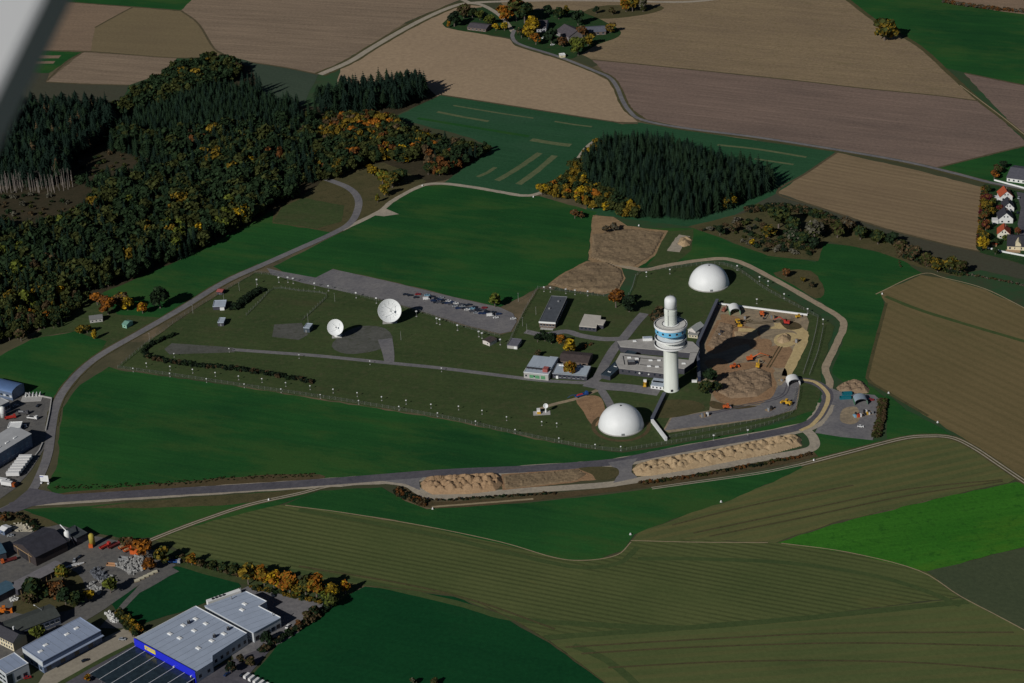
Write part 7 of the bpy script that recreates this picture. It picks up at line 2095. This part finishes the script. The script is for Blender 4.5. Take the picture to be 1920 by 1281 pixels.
# ---- spoil heaps: rows of tipped loads
def spoil(name, label, poly, material, cone_r, cone_h, rows_px, seed, cell=0.9, base_h=0.8, grain=0.22):
    g = np.random.default_rng(seed)
    W = [G(x, y) for x, y in poly]
    c0 = W[0].copy()
    pw = np.array([(p.x, p.y) for p in W])
    x0, y0 = pw.min(0)-1; x1, y1 = pw.max(0)+1
    nx, ny = int((x1-x0)/cell)+1, int((y1-y0)/cell)+1
    X, Y = np.meshgrid(x0+cell*np.arange(nx), y0+cell*np.arange(ny))
    # distance inside the outline
    D = np.full(X.shape, 1e9)
    ins = np.zeros(X.shape, bool)
    n = len(pw)
    for i in range(n):
        a, b_ = pw[i], pw[(i+1) % n]
        d = b_-a
        tt = np.clip(((X-a[0])*d[0]+(Y-a[1])*d[1])/(d@d), 0, 1)
        D = np.minimum(D, np.hypot(X-(a[0]+tt*d[0]), Y-(a[1]+tt*d[1])))
        cond = ((a[1] > Y) != (b_[1] > Y))
        xi = (b_[0]-a[0])*(Y-a[1])/(b_[1]-a[1]+1e-12)+a[0]
        ins ^= cond & (X < xi)
    Z = np.full(X.shape, -1.0)
    for (cx, cy) in scatter(poly, cone_r*1.2, 0.34):
        r_ = cone_r*g.uniform(0.8, 1.25); h_ = cone_h*g.uniform(0.65, 1.2)
        q = np.hypot((X-cx), (Y-cy)*g.uniform(0.8, 1.2))
        Z = np.maximum(Z, h_ - q*h_/r_*0.80)
    Z = np.maximum(Z, base_h) + g.normal(size=Z.shape)*grain
    Z = np.minimum(Z, D*0.75)
    Z = np.where(ins, Z, -0.3)
    V = np.stack([X-c0.x, Y-c0.y, Z], -1).reshape(-1, 3)
    keep = ins | np.roll(ins, 1, 0) | np.roll(ins, -1, 0) | np.roll(ins, 1, 1) | np.roll(ins, -1, 1)
    F = []
    for j in range(ny-1):
        for i in range(nx-1):
            if keep[j, i] and keep[j, i+1] and keep[j+1, i] and keep[j+1, i+1]:
                a = j*nx+i
                F.append((a, a+1, a+1+nx, a+nx))
    me = bpy.data.meshes.new(name); me.from_pydata(V.tolist(), [], F); me.materials.append(material); me.update()
    o = link(name, me, None, (c0.x, c0.y, 0.18))
    tag(o, label, 'earth mound')
    return o
SAND = ground_mat('spoil_sand', (0.34, 0.245, 0.14), (0.46, 0.34, 0.205), (0.26, 0.175, 0.10), angle=0.2, streak=0.35, big=0.06, fine=0.8, bump=0.3)
SANDB = ground_mat('spoil_brown', (0.28, 0.18, 0.10), (0.40, 0.27, 0.16), (0.20, 0.125, 0.075), angle=0.2, streak=0.4, big=0.08, fine=0.8, bump=0.3)
SOILM = ground_mat('spoil_soil', (0.22, 0.155, 0.10), (0.30, 0.215, 0.14), (0.14, 0.10, 0.07), angle=0.2, streak=0.5, big=0.08, fine=0.8, bump=0.4)
HEATHM = ground_mat('spoil_heath', (0.19, 0.135, 0.085), (0.27, 0.20, 0.12), (0.12, 0.09, 0.06), angle=0.5, streak=0.6, big=0.08, fine=0.7, bump=0.4)
spoil('earth_mound', 'long pale sandy heap of tipped loads beside the loop road', [(1186, 880), (1196, 870), (1240, 860), (1300, 850), (1330, 846), (1400, 831), (1460, 819), (1490, 815), (1502, 822), (1503, 836), (1460, 848), (1380, 864), (1300, 880), (1220, 893), (1192, 892)], SAND, 4.6, 4.4, None, 1, 0.7, 1.2, 0.10)
spoil('earth_mound', 'shorter brown heap of tipped loads on the loop road', [(789, 906), (800, 895), (860, 891), (930, 888), (940, 894), (944, 908), (930, 921), (880, 927), (810, 928), (792, 918)], SANDB, 5.0, 4.4, None, 2, 0.7, 1.2, 0.12)
spoil('earth_mound', 'tan heap behind the teal skips at the storage yard', [(1568, 727), (1580, 718), (1600, 712), (1618, 716), (1630, 730), (1628, 738), (1600, 737), (1574, 734)], SOILM, 5.0, 3.6, None, 3, 1.0)
spoil('earth_mound', 'small sand cone in the ring of the sand track', [(1456, 636), (1464, 628), (1476, 626), (1484, 632), (1482, 641), (1468, 645), (1458, 643)], SAND, 7.0, 4.5, None, 4, 0.8, 0.3, 0.1)
spoil('earth_mound', 'brown excavated heap in the middle of the building site', [(1352, 704), (1380, 696), (1420, 690), (1446, 700), (1448, 726), (1420, 744), (1370, 748), (1346, 736)], SOILM, 6.5, 2.6, None, 5, 1.2, 0.4, 0.18)
spoil('earth_mound', 'low brown ridge left of the yellow loader in the yard', [(1350, 604), (1376, 610), (1372, 640), (1340, 656), (1326, 648)], SOILM, 5.0, 1.6, None, 6, 1.2, 0.3, 0.18)
spoil('earth_mound', 'low dry mound of the lower heath plot', [(1032, 533), (1062, 512), (1102, 493), (1138, 492), (1163, 505), (1170, 522), (1158, 543), (1128, 550), (1072, 543)], HEATHM, 9.0, 1.8, None, 7, 1.8, 0.7, 0.14)
spoil('earth_mound', 'low dry mound of the upper heath plot', [(1112, 440), (1140, 436), (1176, 430), (1246, 436), (1224, 478), (1190, 500), (1150, 497), (1108, 484)], HEATHM, 9.0, 1.5, None, 8, 1.8, 0.6, 0.14)
spoil('earth_mound', 'pale heap at the end of the gravel apron behind the heath', [(1270, 458), (1276, 446), (1288, 443), (1298, 450), (1294, 460), (1282, 464)], SAND, 5, 3.4, None, 9, 0.9, 0.3, 0.12)
spoil('earth_mound', 'flat brown spread of spoil right of the shorter heap', [(944, 892), (1040, 884), (1084, 880), (1100, 890), (1080, 902), (1000, 912), (946, 918)], HEATHM, 6.0, 0.9, None, 10, 1.2, 0.35, 0.12)
spoil('earth_mound', 'sandy step in the building site above the tower shadow', [(1376, 622), (1420, 624), (1424, 632), (1416, 638), (1378, 634)], SAND, 6.0, 1.4, None, 11, 1.0, 0.7, 0.1)

# ---- the aircraft's own strut, out of focus at the frame's corner
def strut():
    D_ = 2.1
    def cp(px, py, d):
        return CAMLOC + (RIGHT*(px-960) + UPV*(640.5-py) + FWD*FPX)*(d/FPX)
    P0, P1 = cp(150, -90, D_), cp(-42, 300, D_)          # outer edge line
    e = (P1-P0).normalized()
    n_in = (RIGHT*-1 - e*(RIGHT*-1).dot(e)).normalized()  # towards the strut's middle
    c0 = (P0+P1)/2
    sec = [(0.0, 0.055), (0.0095, 0.0), (0.016, -0.004), (0.10, -0.012), (0.24, -0.012), (0.30, 0.02), (0.24, 0.06), (0.10, 0.075)]
    mb = MB()
    vs = []
    for s_ in (-1.6, 1.6):
        for (a, b_) in sec:
            vs.append(tuple(n_in*a + FWD*b_ + e*s_))
    m_ = len(sec)
    mb.add(vs, [tuple(range(m_)), tuple(range(2*m_-1, m_-1, -1))] + [(i, (i+1) % m_, m_+(i+1) % m_, m_+i) for i in range(m_)])
    o = mb.build('wing_strut', mat('strut_paint', (0.50, 0.51, 0.52), 0.45, var=0.04), None, False, loc=c0)
    tag(o, 'blurred pale grey aircraft strut crossing the top left corner', 'aircraft strut')
strut()
